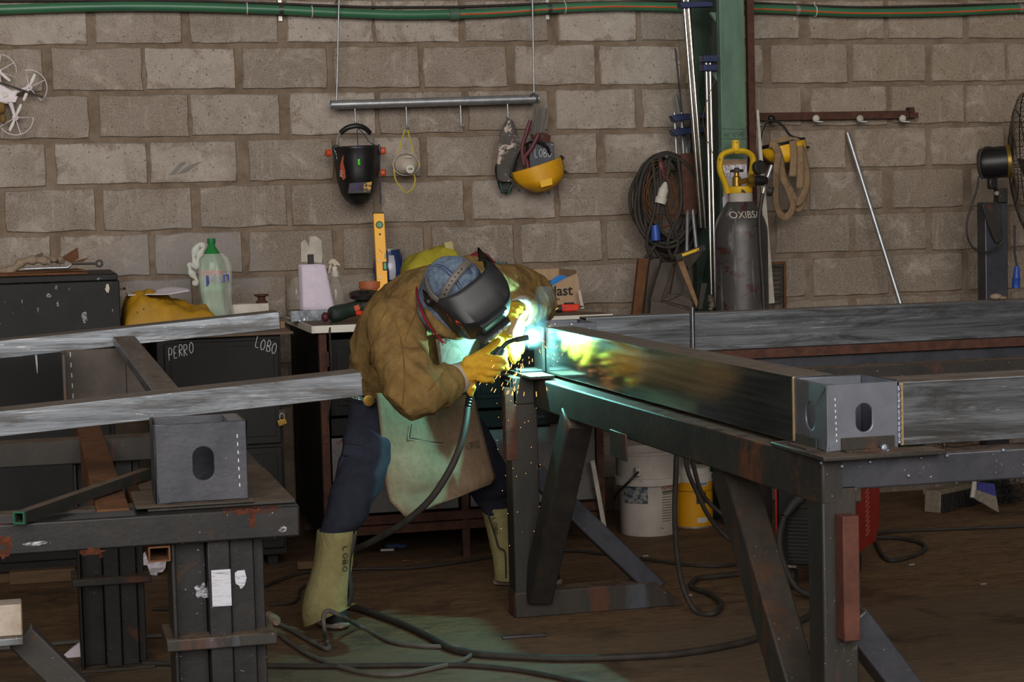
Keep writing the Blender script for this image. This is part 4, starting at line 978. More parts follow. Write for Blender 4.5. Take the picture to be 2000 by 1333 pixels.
for i in range(4): obj('ring',MB().lathe([(.0152,0),(.0152,.005)],(fa.x+.012+i*.013,7.88,zf),X_,14),m['zinc'],ft)
obj('head',MB().lathe([(.014,0),(.0165,.006),(.0165,.02)],(fb.x-.02,7.88,zf),X_,14),m['black_steel'],ft,smooth=40)
b0=aty(1063,598,8.02); b1=aty(1086,598,8.02)
one('black_case',MB().box(b0.x,b1.x,8.0,8.05,HB,HB+.03),m['black_plastic'],'small black case behind the flashlight','case',V(((b0.x+b1.x)/2,8.02,HB)),bevel=.004)
one('folding_rule',MB().bar(V((aty(1130,604,7.86).x,7.96,HB+.005)),V((aty(1165,612,7.8).x,7.80,HB+.005)),.014,.009),m['wood_grey'],'thin wooden strip lying behind the red cutter','wood strip',V((aty(1145,610,7.86).x,7.9,HB)))
one('wood_block',MB().box(aty(547,617,7.9).x,aty(556,617,7.9).x,7.9,7.96,LK+.0005,LK+.03),m['wood'],'small wooden block at the end of the upper galvanised beam','wood block',V((aty(550,617,7.9).x,7.93,LK)),bevel=.002)
# ------------------------------------------------------------------ pipe and cable along the top of the wall
PY=WY-.045
wp=thing('water_pipe','long green plastic pipe with a red stripe running along the top of the wall','pipe',aty(1000,20,PY))
top=[(-60,22),(0,19),(150,14),(280,12.5),(420,15),(560,20),(660,25),(780,29),(875,28)]
P1=[aty(x,y,PY) for x,y in top]; obj('pipe_run',MB().tube(curve_pts(P1,5),.0205,16),m['pipe_green'],wp,smooth=60)
P2=[aty(x,y,PY) for x,y in [(875,28),(960,25),(1080,17),(1200,12),(1330,14),(1480,17),(1560,20),(1650,24.5),(1750,25),(1850,23),(1960,18),(2080,14)]]
P2c=curve_pts(P2,5); obj('pipe_run',MB().tube(P2c,.0205,16),m['pipe_green'],wp,smooth=60)
obj('stripe',MB().tube([p+V((0,-.0155,-.003)) for p in P2c],.0062,8),m['pipe_red'],wp,smooth=60)
c0,c1=aty(877,28.5,PY),aty(897,27.5,PY); obj('coupling',MB().tube([c0,c0.lerp(c1,.05),c0.lerp(c1,.95),c1],[.0215,.026,.026,.0215],18),plain('coupling_green','#3d5a49','#4a6856',20,.5,0,.05),wp,smooth=30)
for px,py in ((549,19),(1073,17),(1557,20),(1992,16)):
    c=aty(px,py,PY); cl=obj('pipe_clamp',MB().tube([c-V((.009,0,0)),c+V((.009,0,0))],.0222,18),m['zinc'] if px>1500 else m['mill_steel'],wp,smooth=40)
    for s in (-1,1): 
        e=obj('clamp_ear',MB().box(c.x-.008,c.x+.008,WY-.011,WY-.0075,c.z+s*.034-.011,c.z+s*.034+.011),m['zinc'],cl)
for px,py in ((482,16.5),(609,23),(1103,15.5),(1592,22)):
    c=aty(px,py,PY); ti=obj('cable_tie',MB().tube([c+V((0,math.cos(t)*.0245,math.sin(t)*.0245)) for t in [i*math.pi/10 for i in range(21)]],.0024,6,caps=False),m['white_plastic'],wp,smooth=60)
    if px>1000: obj('tie_tail',MB().tube([c+V((0,0,.024)),c+V((-.004,0,.045))],.0018,5),m['white_plastic'],ti)
cp=[aty(x,y,WY-.02) for x,y in [(-60,2),(0,2),(300,1),(480,5),(640,11),(740,14),(900,13),(1040,8),(1200,4),(1340,1),(1480,6),(1560,10),(1680,14),(1800,12),(1990,7),(2080,4)]]
one('wall_cable',MB().tube(curve_pts(cp,5),.0055,8),m['cable'],'thin black cable running just above the green pipe','cable',aty(1000,8,WY-.02),smooth=60)

# ------------------------------------------------------------------ hanging tube rack
RY=WY-.10
hr=thing('hanging_rack','galvanised tube rack hung from two rods with wire hooks','rack',aty(850,198,RY))
ta,tb=aty(646,205,RY),aty(1052,193,RY)
d=(tb-ta).normalized()
obj('tube',MB().tube([ta,tb],.0195,18,caps=False).tube([ta+d*.0005,tb-d*.0005],.0165,18,caps=False),m['pipe_grey'],hr,smooth=40)
for (x1,y1,x2,y2) in ((662,6,657,208),(1040,0,1043,190)):
    a,b2=aty(x1,y1,RY),aty(x2,y2,RY); pts=[a+V((0,.09,.01)),a+V((0,.04,.018)),a+V((0,.0,.012)),a,b2]
    obj('hanger_rod',MB().tube(curve_pts(pts,4),.0042,8),m['pipe_grey'],hr,smooth=60)
obj('rod_hook',MB().tube(curve_pts([aty(1035,188,RY-.022),aty(1043,183,RY-.022),aty(1049,190,RY-.024),aty(1048,202,RY-.02)],4),.0045,8),m['mill_steel'],hr,smooth=60)
for (x,y0,y1) in ((693,214,243),(793,212,250),(899,210,248),(991,207,236)):
    a=aty(x,y0-4,RY); b2=aty(x+2,y1,RY-.005)
    obj('hook',MB().tube(curve_pts([a,a.lerp(b2,.8),b2,b2+V((.004,-.022,-.004)),b2+V((.004,-.026,.014))],4),.0036,7),m['pipe_grey'],hr,smooth=60)

# ------------------------------------------------------------------ hanging welding mask with orange knobs
MY=RY-.06
def shell_grid(outline_l,outline_r,Y0,bulge,n=18,back=.11):
    """curved shield: for each row the left and right pixel edge; bulges towards the room"""
    rows=len(outline_l); W0=max(abs(a[0]-b_[0]) for a,b_ in zip(outline_l,outline_r))
    def fn(u,v):
        j=v*(rows-1); i=int(min(j,rows-2)); t=j-i
        l=V((outline_l[i][0],outline_l[i][1])).lerp(V((outline_l[i+1][0],outline_l[i+1][1])),t) if 0 else None
        lx=outline_l[i][0]*(1-t)+outline_l[i+1][0]*t; ly=outline_l[i][1]*(1-t)+outline_l[i+1][1]*t
        rx=outline_r[i][0]*(1-t)+outline_r[i+1][0]*t; ry=outline_r[i][1]*(1-t)+outline_r[i+1][1]*t
        a=u*2-1
        L=aty(lx,ly,Y0); R=aty(rx,ry,Y0); p=L.lerp(R,u)
        k=bulge(v) if callable(bulge) else bulge
        k*=min(1,abs(rx-lx)/W0*1.15)**.8
        return p+V((0,-k*(1-abs(a)**2.6),0))
    return MB().grid(fn,n,(rows-1)*3)
hm=thing('welding_mask','black welding mask with orange knobs hanging from the rack','welding mask',aty(696,400,MY))
L=[(648,288),(652,300),(655,325),(659,352),(667,378),(676,391),(686,399),(694,402)]
Rr=[(741,284),(742,300),(741,325),(738,352),(732,376),(723,390),(712,398),(700,402)]
obj('shell',shell_grid(L,Rr,MY,lambda v:.10*(1-.35*v),22),m['mask_black'],hm,solid=.004,smooth=60)
obj('ear_flap',MB().prism([aty(x,y,MY+.0) for x,y in ((648,290),(652,283),(660,284),(667,293),(660,305),(650,300))],(0,-.02,0)),m['mask_black'],hm,bevel=.004)
obj('ear_flap',MB().prism([aty(x,y,MY) for x,y in ((736,292),(739,281),(743,290),(742,305))],(0,-.02,0)),m['mask_black'],hm,bevel=.003)
obj('head_strap',MB().tube(curve_pts([aty(659,290,MY),aty(661,268,MY),aty(675,252,MY-.01),aty(696,246,MY-.015),aty(716,252,MY-.01),aty(727,270,MY),aty(728,294,MY)],5),.007,6,flat=.3),m['strap_grey'],hm,smooth=60)
obj('brow_pad',MB().tube(curve_pts([aty(665,260,MY-.005),aty(678,250,MY-.018),aty(696,246,MY-.024),aty(712,250,MY-.018),aty(723,260,MY-.005)],5),.0115,8,flat=.7),m['black_plastic'],hm,smooth=60)
for px,py,s in ((645,299,-1),(744,295,1),(744,338,1)):
    c=aty(px,py,MY); obj('knob',MB().lathe([(.016,0),(.017,.004),(.015,.018),(.012,.02)],c,V((s,-.3,0)),14),m['orange'],hm,smooth=35)
wy=MY-.098
wl=obj('lens_frame',MB().prism([aty(x,y,wy) for x,y in ((682,357),(728,354),(725,378),(679,379))],(0,.02,0)),m['black_plastic'],hm,bevel=.003)
obj('lens',MB().prism([aty(x,y,wy-.001) for x,y in ((685,360),(711,358),(710,372),(682,374))],(0,.003,0)),m['lens'],wl)
obj('lens_sticker',MB().prism([aty(x,y,wy-.001) for x,y in ((711,358),(726,355),(724,374),(710,374))],(0,.003,0)),m['lens_print'],wl)
dc=[(668,308),(671,303),(670,318),(674,334),(675,348),(670,352),(665,343),(664,325)]
def onsh(px,py,dy): return aty(px,py,MY-dy)
st_=obj('side_sticker',MB().prism([onsh(x,y,.060+.002*(x-664)) for x,y in dc],(0,-.004,0)),plain('sticker_red','#a04a30','#b0583a',8,.5,0,0),hm)
obj('sticker_mark',text_mesh('P31',.02,onsh(670,346,.083),V((.0,-.1,1)),V((-1,0,.1)),.001),m['dirty_white'],st_)
b=MB(); hand(b,'LOB',aty(655,293,MY-.022),V((.1,0,-1)),X_,.012,.014,.0009); obj('chalk_mark',b,m['chalk'],hm)
# ear plugs on a blue cord
ep=thing('ear_plugs','green ear plug on a blue cord draped over the black welding mask','ear plugs',aty(699,330,MY-.1))
obj('cord',MB().tube(curve_pts([aty(700,312,MY-.105),aty(699,285,MY-.10),aty(698,254,MY-.05),aty(707,258,MY-.04),aty(722,278,MY-.04),aty(740,292,MY-.03),aty(742,340,MY-.03),aty(743,370,MY-.03),aty(743,398,MY-.02)],5),.002,6),m['cord_blue'],ep,smooth=60)
c=aty(701,318,MY-.105); obj('plug',MB().lathe([(.002,-.012),(.006,-.010),(.008,-.004),(.005,-.003),(.008,.001),(.004,.003),(.006,.007),(.004,.016)],c,Z_,10),m['hi_green'],ep,smooth=50)
# respirator
rs=thing('dust_mask','beige cup dust mask with yellow straps and a white valve hanging from a hook','dust mask',aty(793,345,RY-.05))
c=aty(793,322,RY-.01)
def cup(u,v):
    t=u*2*math.pi; r=v; rx,rz=.055,.045
    q=V((math.cos(t)*rx*r,0,math.sin(t)*rz*r*(1.05 if math.sin(t)>0 else 1)))
    return c+q+V((0,-.055*(1-r**2.3),0))+V((0,0,-.008*(1-r)))
obj('cup',MB().grid(cup,28,9),m['mask_cloth'],rs,solid=.003,smooth=60)
obj('rim',MB().tube([c+V((math.cos(t)*.057,.001,math.sin(t)*.0465)) for t in [i*math.pi/16 for i in range(33)]],.0025,6,caps=False),m['white_plastic'],rs,smooth=60)
vc=c+V((.006,-.056,-.02)); va=obj('valve',MB().lathe([(.020,0),(.020,.006),(.017,.009),(.004,.0092)],vc,V((.1,-1,-.2)),22),m['white_plastic'],rs,smooth=35)
obj('valve_mark',text_mesh('AIR',.013,vc+V((-.010,-.0115,-.004)),X_,V((0,-.2,1)),.0006),m['ink'],va)
obj('print_mark',MB().box(c.x-.012,c.x+.014,c.y-.050,c.y-.045,c.z+.030,c.z+.034),m['white_plastic'],rs)
for pts in ([(779,301),(783,280),(791,253)],[(808,301),(803,280),(796,253)],[(766,322),(770,318)],[(818,318),(819,326)],[(769,330),(773,352),(784,368),(792,377)],[(808,340),(811,352),(806,368),(794,377)]):
    obj('strap',MB().tube(curve_pts([aty(x,y,RY-.012) for x,y in pts],5),.0032,6,flat=.35),m['strap_yellow'],rs,smooth=60)

# ------------------------------------------------------------------ cloth, electrode box and yellow visor on the right end of the rack
CYl=RY-.03
cl=thing('floral_cap','grey floral cloth cap hanging limp at the right end of the rack','cloth cap',aty(995,350,CYl))
prof=[(993,230,3),(994,240,10),(994,255,15),(993,275,19),(993,300,21),(991,320,20),(990,335,19),(987,350,15),(986,355,9)]
b=MB(); rings=[]
for i,(px,py,hw) in enumerate(prof):
    c=aty(px,py,CYl); k=hw*.00235; rings.append((c,V((k,0,.0)),V((.0,k*.45,0))))
me=b.loft(rings,26); 
for i,v_ in enumerate(me.v): me.v[i]=v_+V((0,1,0))*fbm(v_,16,2)*.022+X_*fbm(v_+V((3,1,2)),11,2)*.007
obj('cloth',me,m['camo'],cl,smooth=70)
eb=thing('electrode_box','grey metal box chalked LOBO full of thin welding rods, hung on the rack','electrode box',aty(1060,350,RY-.03))
ex0,ex1=aty(1040,340,RY-.06).x,aty(1083,340,RY-.06).x; ez0=aty(1060,345,RY-.06).z; ez1=aty(1060,278,RY-.06).z
obj('box',MB().box(ex0-.012,ex1,RY-.06,RY+.01,ez0,ez1),m['mill_steel'],eb,bevel=.003)
obj('rusty_flap',MB().prism([aty(x,y,RY-.05) for x,y in ((1040,263),(1060,258),(1076,265),(1075,280),(1055,281),(1042,276))],(0,.04,0)),m['rust_dark'],eb)
b=MB(); hand(b,'LOBO',V((ex0+.012,RY-.0605,aty(1060,307,RY-.06).z)),X_,Z_,.035,.02,.0013); obj('chalk_name',b,m['chalk'],eb)
b=MB(); hand(b,'11',V((ex1-.014,RY-.0605,ez1-.016)),X_,Z_,.008,.006,.001); obj('chalk_mark',b,m['chalk'],eb)
random.seed(2)
for k in range(22):
    x=1038+k*1.35; a=aty(1036+k*1.15,268+random.uniform(-6,6),RY-.03+random.uniform(-.025,.02)); e=aty(1043+k*1.36,203+k*.35+random.uniform(-1,1.5),RY-.03+random.uniform(-.02,.02))
    r_=one('welding_rod',MB().tube([a,e-(e-a)*.1],.0017,5).tube([e-(e-a)*.1,e],.0013,5),m['strap_grey'],'thin grey welding rod standing in the electrode box','welding rod',a,group='welding rods in the electrode box')
dh=thing('electrode_holder','dark red electrode tongs hanging in front of the grey electrode box','tongs',aty(1030,330,RY-.08))
for pts in ([(1052,263),(1038,290),(1022,310)],[(1036,235),(1028,262),(1020,290),(1024,322)],[(1020,300),(1030,318),(1032,338)]):
    obj('arm',MB().tube(curve_pts([aty(x,y,RY-.085) for x,y in pts],4),.0095,8,flat=.6),m['dark_red'],dh,smooth=60)
VY=RY-.05
yv=thing('face_shield','yellow brow guard of a face shield hanging under the electrode box','face shield',aty(1050,376,VY))
L=[(998,338),(999,344),(1003,352),(1010,360),(1020,367),(1036,373),(1048,376)]
Rr=[(1096,306),(1099,314),(1102,326),(1102,340),(1097,352),(1086,363),(1068,373)]
obj('brow_guard',shell_grid(L,Rr,VY,.09,20),m['yellow_visor'],yv,solid=.004,smooth=60)
obj('badge',MB().prism([aty(x,y,VY-.092) for x,y in ((1054,353),(1078,347),(1080,361),(1057,367))],(0,.01,0)),m['yellow_paint'],yv,bevel=.002)
obj('headband',MB().tube(curve_pts([aty(1000,338,VY),aty(1012,300,VY-.02),aty(1030,278,VY-.03),aty(1050,276,VY-.03),aty(1068,288,VY-.02),aty(1078,312,VY)],5),.008,6,flat=.35),m['black_plastic'],yv,smooth=60)
obj('headband',MB().tube(curve_pts([aty(1000,340,VY),aty(1030,336,VY-.05),aty(1060,332,VY-.06),aty(1085,318,VY-.04),aty(1098,306,VY)],5),.009,6,flat=.4),m['black_plastic'],yv,smooth=60)
for px,py in ((998,343),(1100,309),(1105,336),(1072,377),(1014,372)): obj('stud',MB().lathe([(.007,0),(.006,.008)],aty(px,py,VY-.005),-Y_,10),m['black_plastic'],yv)
sg=thing('safety_goggles','dark goggles with green cord hanging behind the floral cap','goggles',aty(985,380,RY+.02))
obj('frame',MB().tube(curve_pts([aty(984,312,RY+.02),aty(969,325,RY+.02),aty(972,350,RY+.02),aty(980,372,RY+.02),aty(1000,372,RY+.02)],5),.005,6),m['black_plastic'],sg,smooth=60)
obj('cord',MB().tube(curve_pts([aty(977,350,RY),aty(978,365,RY),aty(982,376,RY)],4),.0025,6).tube(curve_pts([aty(1001,360,RY),aty(995,370,RY),aty(993,378,RY)],4),.0025,6),plain('cord_green','#2f6b52',rough=.6,bump=0),sg,smooth=60)
obj('lens',MB().prism([aty(x,y,RY+.02) for x,y in ((974,355),(1000,356),(998,378),(980,378))],(0,.012,0)),m['black_plastic'],sg,bevel=.003)
# chalk scribble on the wall
b=MB()
for st in ([(1116,360),(1124,362),(1113,375),(1123,379)],[(1127,362),(1132,364),(1131,374)],[(1113,388),(1115,398),(1117,389),(1122,397),(1124,390),(1129,396)],[(1138,390),(1138,396)],[(1143,389),(1144,395)]):
    b.tube([aty(x,y,WY-.0075) for x,y in st],.0014,5)
obj('chalk_scribble',b,m['chalk'],wall)
def wallpatch(name,poly,mat): 
    o=obj(name,MB().prism([aty(x,y,WY-.0078) for x,y in poly],(0,-.0006,0)),m[mat],wall); return o
wallpatch('white_paint_patch',[(588,512),(588,475),(595,468),(600,474),(603,482),(605,462),(618,462),(628,470),(630,500),(628,514)],'dirty_white')
wallpatch('pen_mark',[(330,342),(352,318),(364,316),(350,330),(342,340)],'strap_grey')
wallpatch('pen_mark',[(345,340),(372,322),(395,315),(380,325),(362,337)],'strap_grey')

# ------------------------------------------------------------------ quadcopter hung on the wall, far left
DY=WY-.07
dr=thing('quadcopter','small white toy quadcopter with propeller guards hanging at the left edge','quadcopter',aty(10,190,DY))
obj('body',MB().prism([aty(x,y,DY) for x,y in ((-20,165),(0,158),(12,170),(25,177),(36,176),(30,192),(20,200),(14,203),(-20,198))],(0,.03,0)),m['drone_white'],dr,bevel=.006)
obj('camera_block',MB().prism([aty(x,y,DY-.004) for x,y in ((3,180),(12,180),(17,188),(7,191))],(0,.01,0)),m['white_plastic'],dr,bevel=.002)
obj('tail_plate',MB().prism([aty(x,y,DY-.006) for x,y in ((16,190),(35,188),(30,200),(14,199))],(0,.004,0)),m['drone_white'],dr)
for i,((ax,ay),(bx_,by_),a0,a1,pd) in enumerate((((25,181),(57,171),-100,70,(6,-10,1)),((20,199),(30,230),-10,215,(5,-14,1)),((0,170),(-3,140),20,200,(8,8,1)))):
    A=aty(ax,ay,DY+.012); B=aty(bx_,by_,DY+.006)
    obj('arm',MB().tube([A,A.lerp(B,.5),B],[.012,.008,.009],8),m['drone_white'],dr,smooth=60)
    obj('motor',MB().lathe([(.010,-.012),(.013,-.01),(.013,.01),(.006,.012),(.004,.02)],B,-Y_,14),m['drone_white'],dr,smooth=40)
    Rg=33*.00222; cs={0:(-110,55),1:(-170,0),2:(10,100)}[i]
    cs={0:(-50,100),1:(-150,0),2:(-20,80)}[i]
    arc=[B+V((math.cos(math.radians(t))*Rg,-.004,math.sin(math.radians(t))*Rg)) for t in range(cs[0],cs[1]+1,10)]
    gd=obj('guard',MB().tube([B+V((0,-.004,0))]+arc+[B+V((0,-.004,0))],.0022,6),m['drone_white'],dr,smooth=60)
    md=math.radians(sum(cs)/2); obj('guard_spoke',MB().tube([B,B+V((math.cos(md)*Rg,-.004,math.sin(md)*Rg))],.0018,6),m['drone_white'],gd)
    an=math.radians({0:66,1:66,2:-40}[i])
    for s in (1,-1):
        u=V((math.cos(an)*s,0,math.sin(an)*s)); w_=V((-u.z,0,u.x))
        obj('propeller_blade',MB().prism([B+u*.01-w_*.004,B+u*.035-w_*.007,B+u*.06-w_*.006,B+u*.062+w_*.003,B+u*.035+w_*.006,B+u*.01+w_*.004],(0,-.0015,.0)).add([],[]),m['white_plastic'],dr)
for o in dr.children:
    if o.name.startswith('propeller_blade'): o.location.y-=.016
one('wall_peg',MB().tube([aty(-20,155,DY-.02),aty(85,190,DY-.02)],.004,6),m['black_steel'],'dark rod the quadcopter hangs from','rod',aty(20,165,DY-.02))
one('gloves_pair',MB().ball(aty(2,212,DY-.02),.02,.03,.026).ball(aty(6,232,DY-.02),.014,.02,.02),m['jacket'],'tan leather scrap hung under the quadcopter','leather scrap',aty(2,235,DY-.02),smooth=60)

# ------------------------------------------------------------------ green steel column
GY=8.12
gcx0,gcx1=aty(1408,200,GY).x,aty(1457,200,GY).x
gc2=thing('steel_column','green painted lattice steel column standing against the wall','column',(gcx0+.06,8.25,0))
obj('front_channel',MB().box(gcx0,gcx1,GY,GY+.05,0,3.6),m['green_paint'],gc2,bevel=.004)
obj('flange',MB().box(gcx0-.012,gcx0-.0005,GY+.002,GY+.08,0,3.6),m['green_dark'],gc2)
bx0_,bx1_=aty(1352,200,8.46).x,aty(1388,200,8.46).x
obj('rear_channel',MB().box(bx0_,bx1_+.01,8.44,8.50,0,3.6),m['green_dark'],gc2,bevel=.003)
zz=.2; k=0
while zz<3.4:
    a=V((bx0_+.03,8.44,zz)); b2=V((gcx0+.02,GY+.05,zz+.42)); 
    if k%2: a.z,b2.z=b2.z,a.z
    obj('lacing_bar',MB().angle(a,b2,Z_,V((.6,-.8,0)),.04,.005),m['green_dark'],gc2); zz+=.42; k+=1
obj('base_plate',MB().box(bx0_-.05,gcx1+.05,GY-.05,8.53,0,.012),m['green_dark'],gc2)
b=MB(); 
for py in (252,271): b.tube([aty(1409,py,GY-.001),aty(1456,py+1,GY-.001)],.0007,5)
hand(b,'60 X2505',aty(1415,267,GY-.0008),X_,Z_,.017,.0118,.0008); obj('pen_mark',b,m['ink'],gc2)
for z in (2.24,1.98): obj('gusset',MB().prism([V((gcx0-.04,GY+.01,z)),V((gcx0,GY+.01,z)),V((gcx0-.005,GY+.01,z-.05))],(0,.02,0)),m['green_paint'],gc2)
ra=aty(1461,100,GY+.03); rb_=aty(1474,100,GY+.03)
one('rusty_angle',MB().angle((ra.x,GY+.03,0),(ra.x,GY+.03,3.6),X_,Y_,rb_.x-ra.x,.006),m['rust_dark'],'tall rusty red angle bar fixed beside the green column','angle bar',(ra.x,GY+.03,0))
one('white_board',MB().prism([aty(x,y,GY+.0) for x,y in ((1478,215),(1482,215),(1513,592),(1499,594))],(0,.012,0)),m['dirty_white'],'narrow white board leaning behind the gas cylinder','board',aty(1505,594,GY))
nt=thing('paper_note','white handwritten note taped on the column behind the cylinder valve','note',aty(1438,340,GY-.003))
obj('sheet',MB().prism([aty(x,y,GY-.002) for x,y in ((1411,312),(1457,311),(1460,352),(1458,395),(1414,400))],(0,-.001,0)),m['paper'],nt)
obj('tape',MB().prism([aty(x,y,GY-.004) for x,y in ((1411,313),(1457,311),(1457,321),(1411,323))],(0,-.0006,0)),m['cardboard'],nt)
b=MB(); hand(b,'50-70 U',aty(1416,333,GY-.0035),X_,Z_,.02,.0135,.001); hand(b,'77',aty(1417,348,GY-.0035),X_,Z_,.02,.014,.001); obj('handwriting',b,m['ink'],nt)
one('paper_strip',MB().prism([aty(x,y,GY-.003) for x,y in ((1411,385),(1422,382),(1424,420),(1413,425))],(0,-.001,0)),m['paper'],'white paper strip behind the cylinder shoulder','paper',aty(1416,420,GY-.003))

# ------------------------------------------------------------------ bar clamps and rods leaning by the column
def rodpair(root,a0,a1,Y0,Y1,gap,r,mat='chrome'):
    for s in (-1,1):
        A=aty(a0[0]+s*gap,a0[1],Y0); B=aty(a1[0]+s*gap,a1[1],Y1); obj('rail_rod',MB().tube([A,B],r,12),m[mat],root,smooth=60)
bc1=thing('bar_clamp','tall chrome bar clamp with a blue jaw leaning beside the green column','bar clamp',aty(1375,440,8.2))
rodpair(bc1,(1338,-20),(1374,445),8.2,8.2,4.2,.0095)
obj('jaw',MB().prism([aty(x,y,8.17) for x,y in ((1329,3),(1388,2),(1396,8),(1392,13),(1360,14),(1333,16),(1329,12))],(0,.05,0)),m['blue_paint'],bc1,bevel=.003)
obj('screw',MB().tube([aty(1391,0,8.19),aty(1393,30,8.19),aty(1394,30,8.19),aty(1395,70,8.19)],[.006,.006,.016,.015],10),m['black_steel'],bc1,smooth=50)
bc2=thing('bar_clamp','narrower chrome bar clamp with two blue jaws next to the column edge','bar clamp',aty(1392,590,8.1))
rodpair(bc2,(1383,118),(1394,600),8.09,8.05,3.8,.0068)
for y0,y1 in ((108,121),(126,138)): obj('jaw',MB().prism([aty(x,y,8.06) for x,y in ((1374,y0),(1402,y0-1),(1402,y1),(1375,y1))],(0,.06,0)),m['blue_paint'],bc2,bevel=.003)
obj('wire',MB().tube(curve_pts([aty(x,y,8.05) for x,y in ((1397,155),(1385,185),(1376,215),(1373,235),(1380,270),(1392,300),(1404,335))],5),.0016,5),m['rust'],bc2,smooth=60)
bc3=thing('bar_clamp','blue-jawed bar clamp behind the cable coil','bar clamp',aty(1330,290,8.4))
for y0 in (222,250): obj('jaw',MB().prism([aty(x,y,8.36) for x,y in ((1312,y0+4),(1330,y0),(1385,y0-1),(1386,y0+8),(1345,y0+12),(1318,y0+16))],(0,.05,0)),m['blue_paint'],bc3,bevel=.003)
rodpair(bc3,(1324,220),(1328,300),8.42,8.42,7,.008,'pipe_grey')
for i,(p0,p1,r,mt,lab) in enumerate((((1319,95),(1340,300),.004,'mill_steel','thin dark steel rod leaning behind the cable coil'),((1320,186),(1342,300),.009,'pipe_grey','grey conduit offcut leaning behind the cable coil'),((1347,275),(1344,300),.008,'pipe_grey','short grey tube end behind the cable coil'))):
    one('leaning_rod',MB().tube([aty(p0[0],p0[1],8.5),aty(p1[0],p1[1],8.38),aty(p1[0]+ (p1[0]-p0[0])*.9,p1[1]+200,8.25)],r,10),m[mt],lab,'rod',aty(p1[0],p1[1]+200,8.25),smooth=60)
one('rusty_plate',MB().prism([aty(x,y,8.3) for x,y in ((1330,300),(1360,298),(1362,420),(1335,420))],(0,.01,0)),m['rust_dark'],'dark rusty plate behind the cable coil','plate',aty(1345,420,8.3),bevel=.002)

# ------------------------------------------------------------------ coil of cable on the wall
KY=8.36
ck=thing('cable_coil','big coil of thick dark cable hanging on the wall left of the column','cable coil',aty(1300,510,KY))
random.seed(21)
def coil_loop(cx,cy,rx,ry,ph,dep,tilt=0):
    pts=[]
    for k in range(41):
        t=2*math.pi*k/40
        x=cx+rx*math.sin(t)*(1+.0*math.cos(t)); y=cy-ry*math.cos(t)
        x+=tilt*(y-cy)/ry*10+2*math.sin(3*t+ph); y+=2*math.sin(2*t+ph)
        pts.append(aty(x,y,KY+dep+.012*math.sin(t*2+ph)))
    return pts
for k in range(17):
    rx=random.uniform(38,68); ry=random.uniform(78,104); cx=1300+random.uniform(-6,10)+(68-rx)*random.uniform(-.5,.5); cy=302+ry+random.uniform(-3,8)
    obj('loop',MB().tube(coil_loop(cx,cy,rx,ry,random.uniform(0,6),random.uniform(-.05,.04),random.uniform(-.3,.5)),.0085,8,caps=False),m['cable'],ck,smooth=60)
for k in range(6):
    obj('wire_loop',MB().tube(coil_loop(1290+random.uniform(-4,8),375+random.uniform(-5,20),random.uniform(22,34),random.uniform(50,62),k,-.06,.2),.0022,6,caps=False),m['rust'],ck,smooth=60)
for k in range(4):
    x0=1300+random.uniform(-30,40); pts=[aty(x0,310,KY-.06),aty(x0+random.uniform(-10,10),400,KY-.07),aty(x0+random.uniform(-20,30),470,KY-.06),aty(x0+random.uniform(-30,10),505,KY-.04)]
    obj('loop',MB().tube(curve_pts(pts,8),.0085,8),m['cable'],ck,smooth=60)
obj('hanger_strap',MB().tube(curve_pts([aty(1287,300,KY-.05),aty(1293,325,KY-.07),aty(1300,350,KY-.06)],5),.010,6,flat=.4),m['dark_red'],ck,smooth=60)
pa,pb=aty(1300,356,KY-.09),aty(1289,398,KY-.09)
pg=obj('plug_body',MB().tube([pa,pa.lerp(pb,.1),pa.lerp(pb,.3),pa.lerp(pb,.32),pa.lerp(pb,.7),pa.lerp(pb,.72),pb],[.006,.012,.019,.022,.022,.027,.026],14),m['dirty_white'],ck,smooth=35)
pa,pb=aty(1279,440,KY-.09),aty(1281,470,KY-.09); obj('blue_socket',MB().tube([pa,pa.lerp(pb,.3),pa.lerp(pb,.5),pb],[.016,.018,.021,.021],14),m['blue_plug'],ck,smooth=35)
one('coil_peg',MB().tube([aty(1302,306,WY),aty(1302,306,KY-.1)],.008,8),m['black_steel'],'steel peg holding up the cable coil','peg',aty(1302,306,WY),smooth=60)

# scrap leaning below the coil
def slab(name,poly,Y,t,mat,lab,cat='steel bar'):
    P=[aty(x,y,Y) for x,y in poly]; lo=min(P,key=lambda p:p.z)
    return one(name,MB().prism(P,(0,t,0)),m[mat],lab,cat,lo,bevel=.003)
slab('leaning_bar',[(1248,505),(1268,505),(1250,640),(1233,640)],8.3,.03,'rust','rusty flat bar leaning on the wall, leftmost below the coil')
slab('leaning_bar',[(1270,505),(1290,505),(1270,640),(1255,640)],8.33,.03,'scrap','dark flat bar leaning right of the leftmost rusty bar')
slab('leaning_bar',[(1293,513),(1316,513),(1290,592),(1270,588)],8.22,.03,'scrap','brown-grey steel bar slanting below the cable coil')
slab('leaning_bar',[(1322,515),(1342,515),(1334,575),(1310,575)],8.16,.03,'scrap','short steel bar slanting beside the yellow folding rule')
slab('steel_offcut',[(1272,588),(1300,592),(1365,612),(1360,640),(1268,640)],8.12,.04,'scrap','wide steel offcut low behind the far galvanised beam','offcut')
slab('steel_offcut',[(1306,590),(1332,576),(1358,590),(1350,602)],8.08,.03,'scrap','bent steel plate above the wide offcut','offcut')
slab('steel_offcut',[(1330,500),(1375,492),(1345,528)],8.2,.02,'scrap','triangular brown plate right of the coil','offcut')
slab('wooden_rule',[(1323,511),(1335,507),(1364,590),(1361,603)],8.05,.012,'wood','worn yellow wooden rule slanting below the coil','rule')
fl2=thing('small_level','short yellow-marked level lying across the scrap right of the coil','level',aty(1345,500,8.02))
obj('body',MB().bar(aty(1318,505,8.02),aty(1376,484,8.02),.03,.024,up=Z_),m['black_steel'],fl2,bevel=.002)
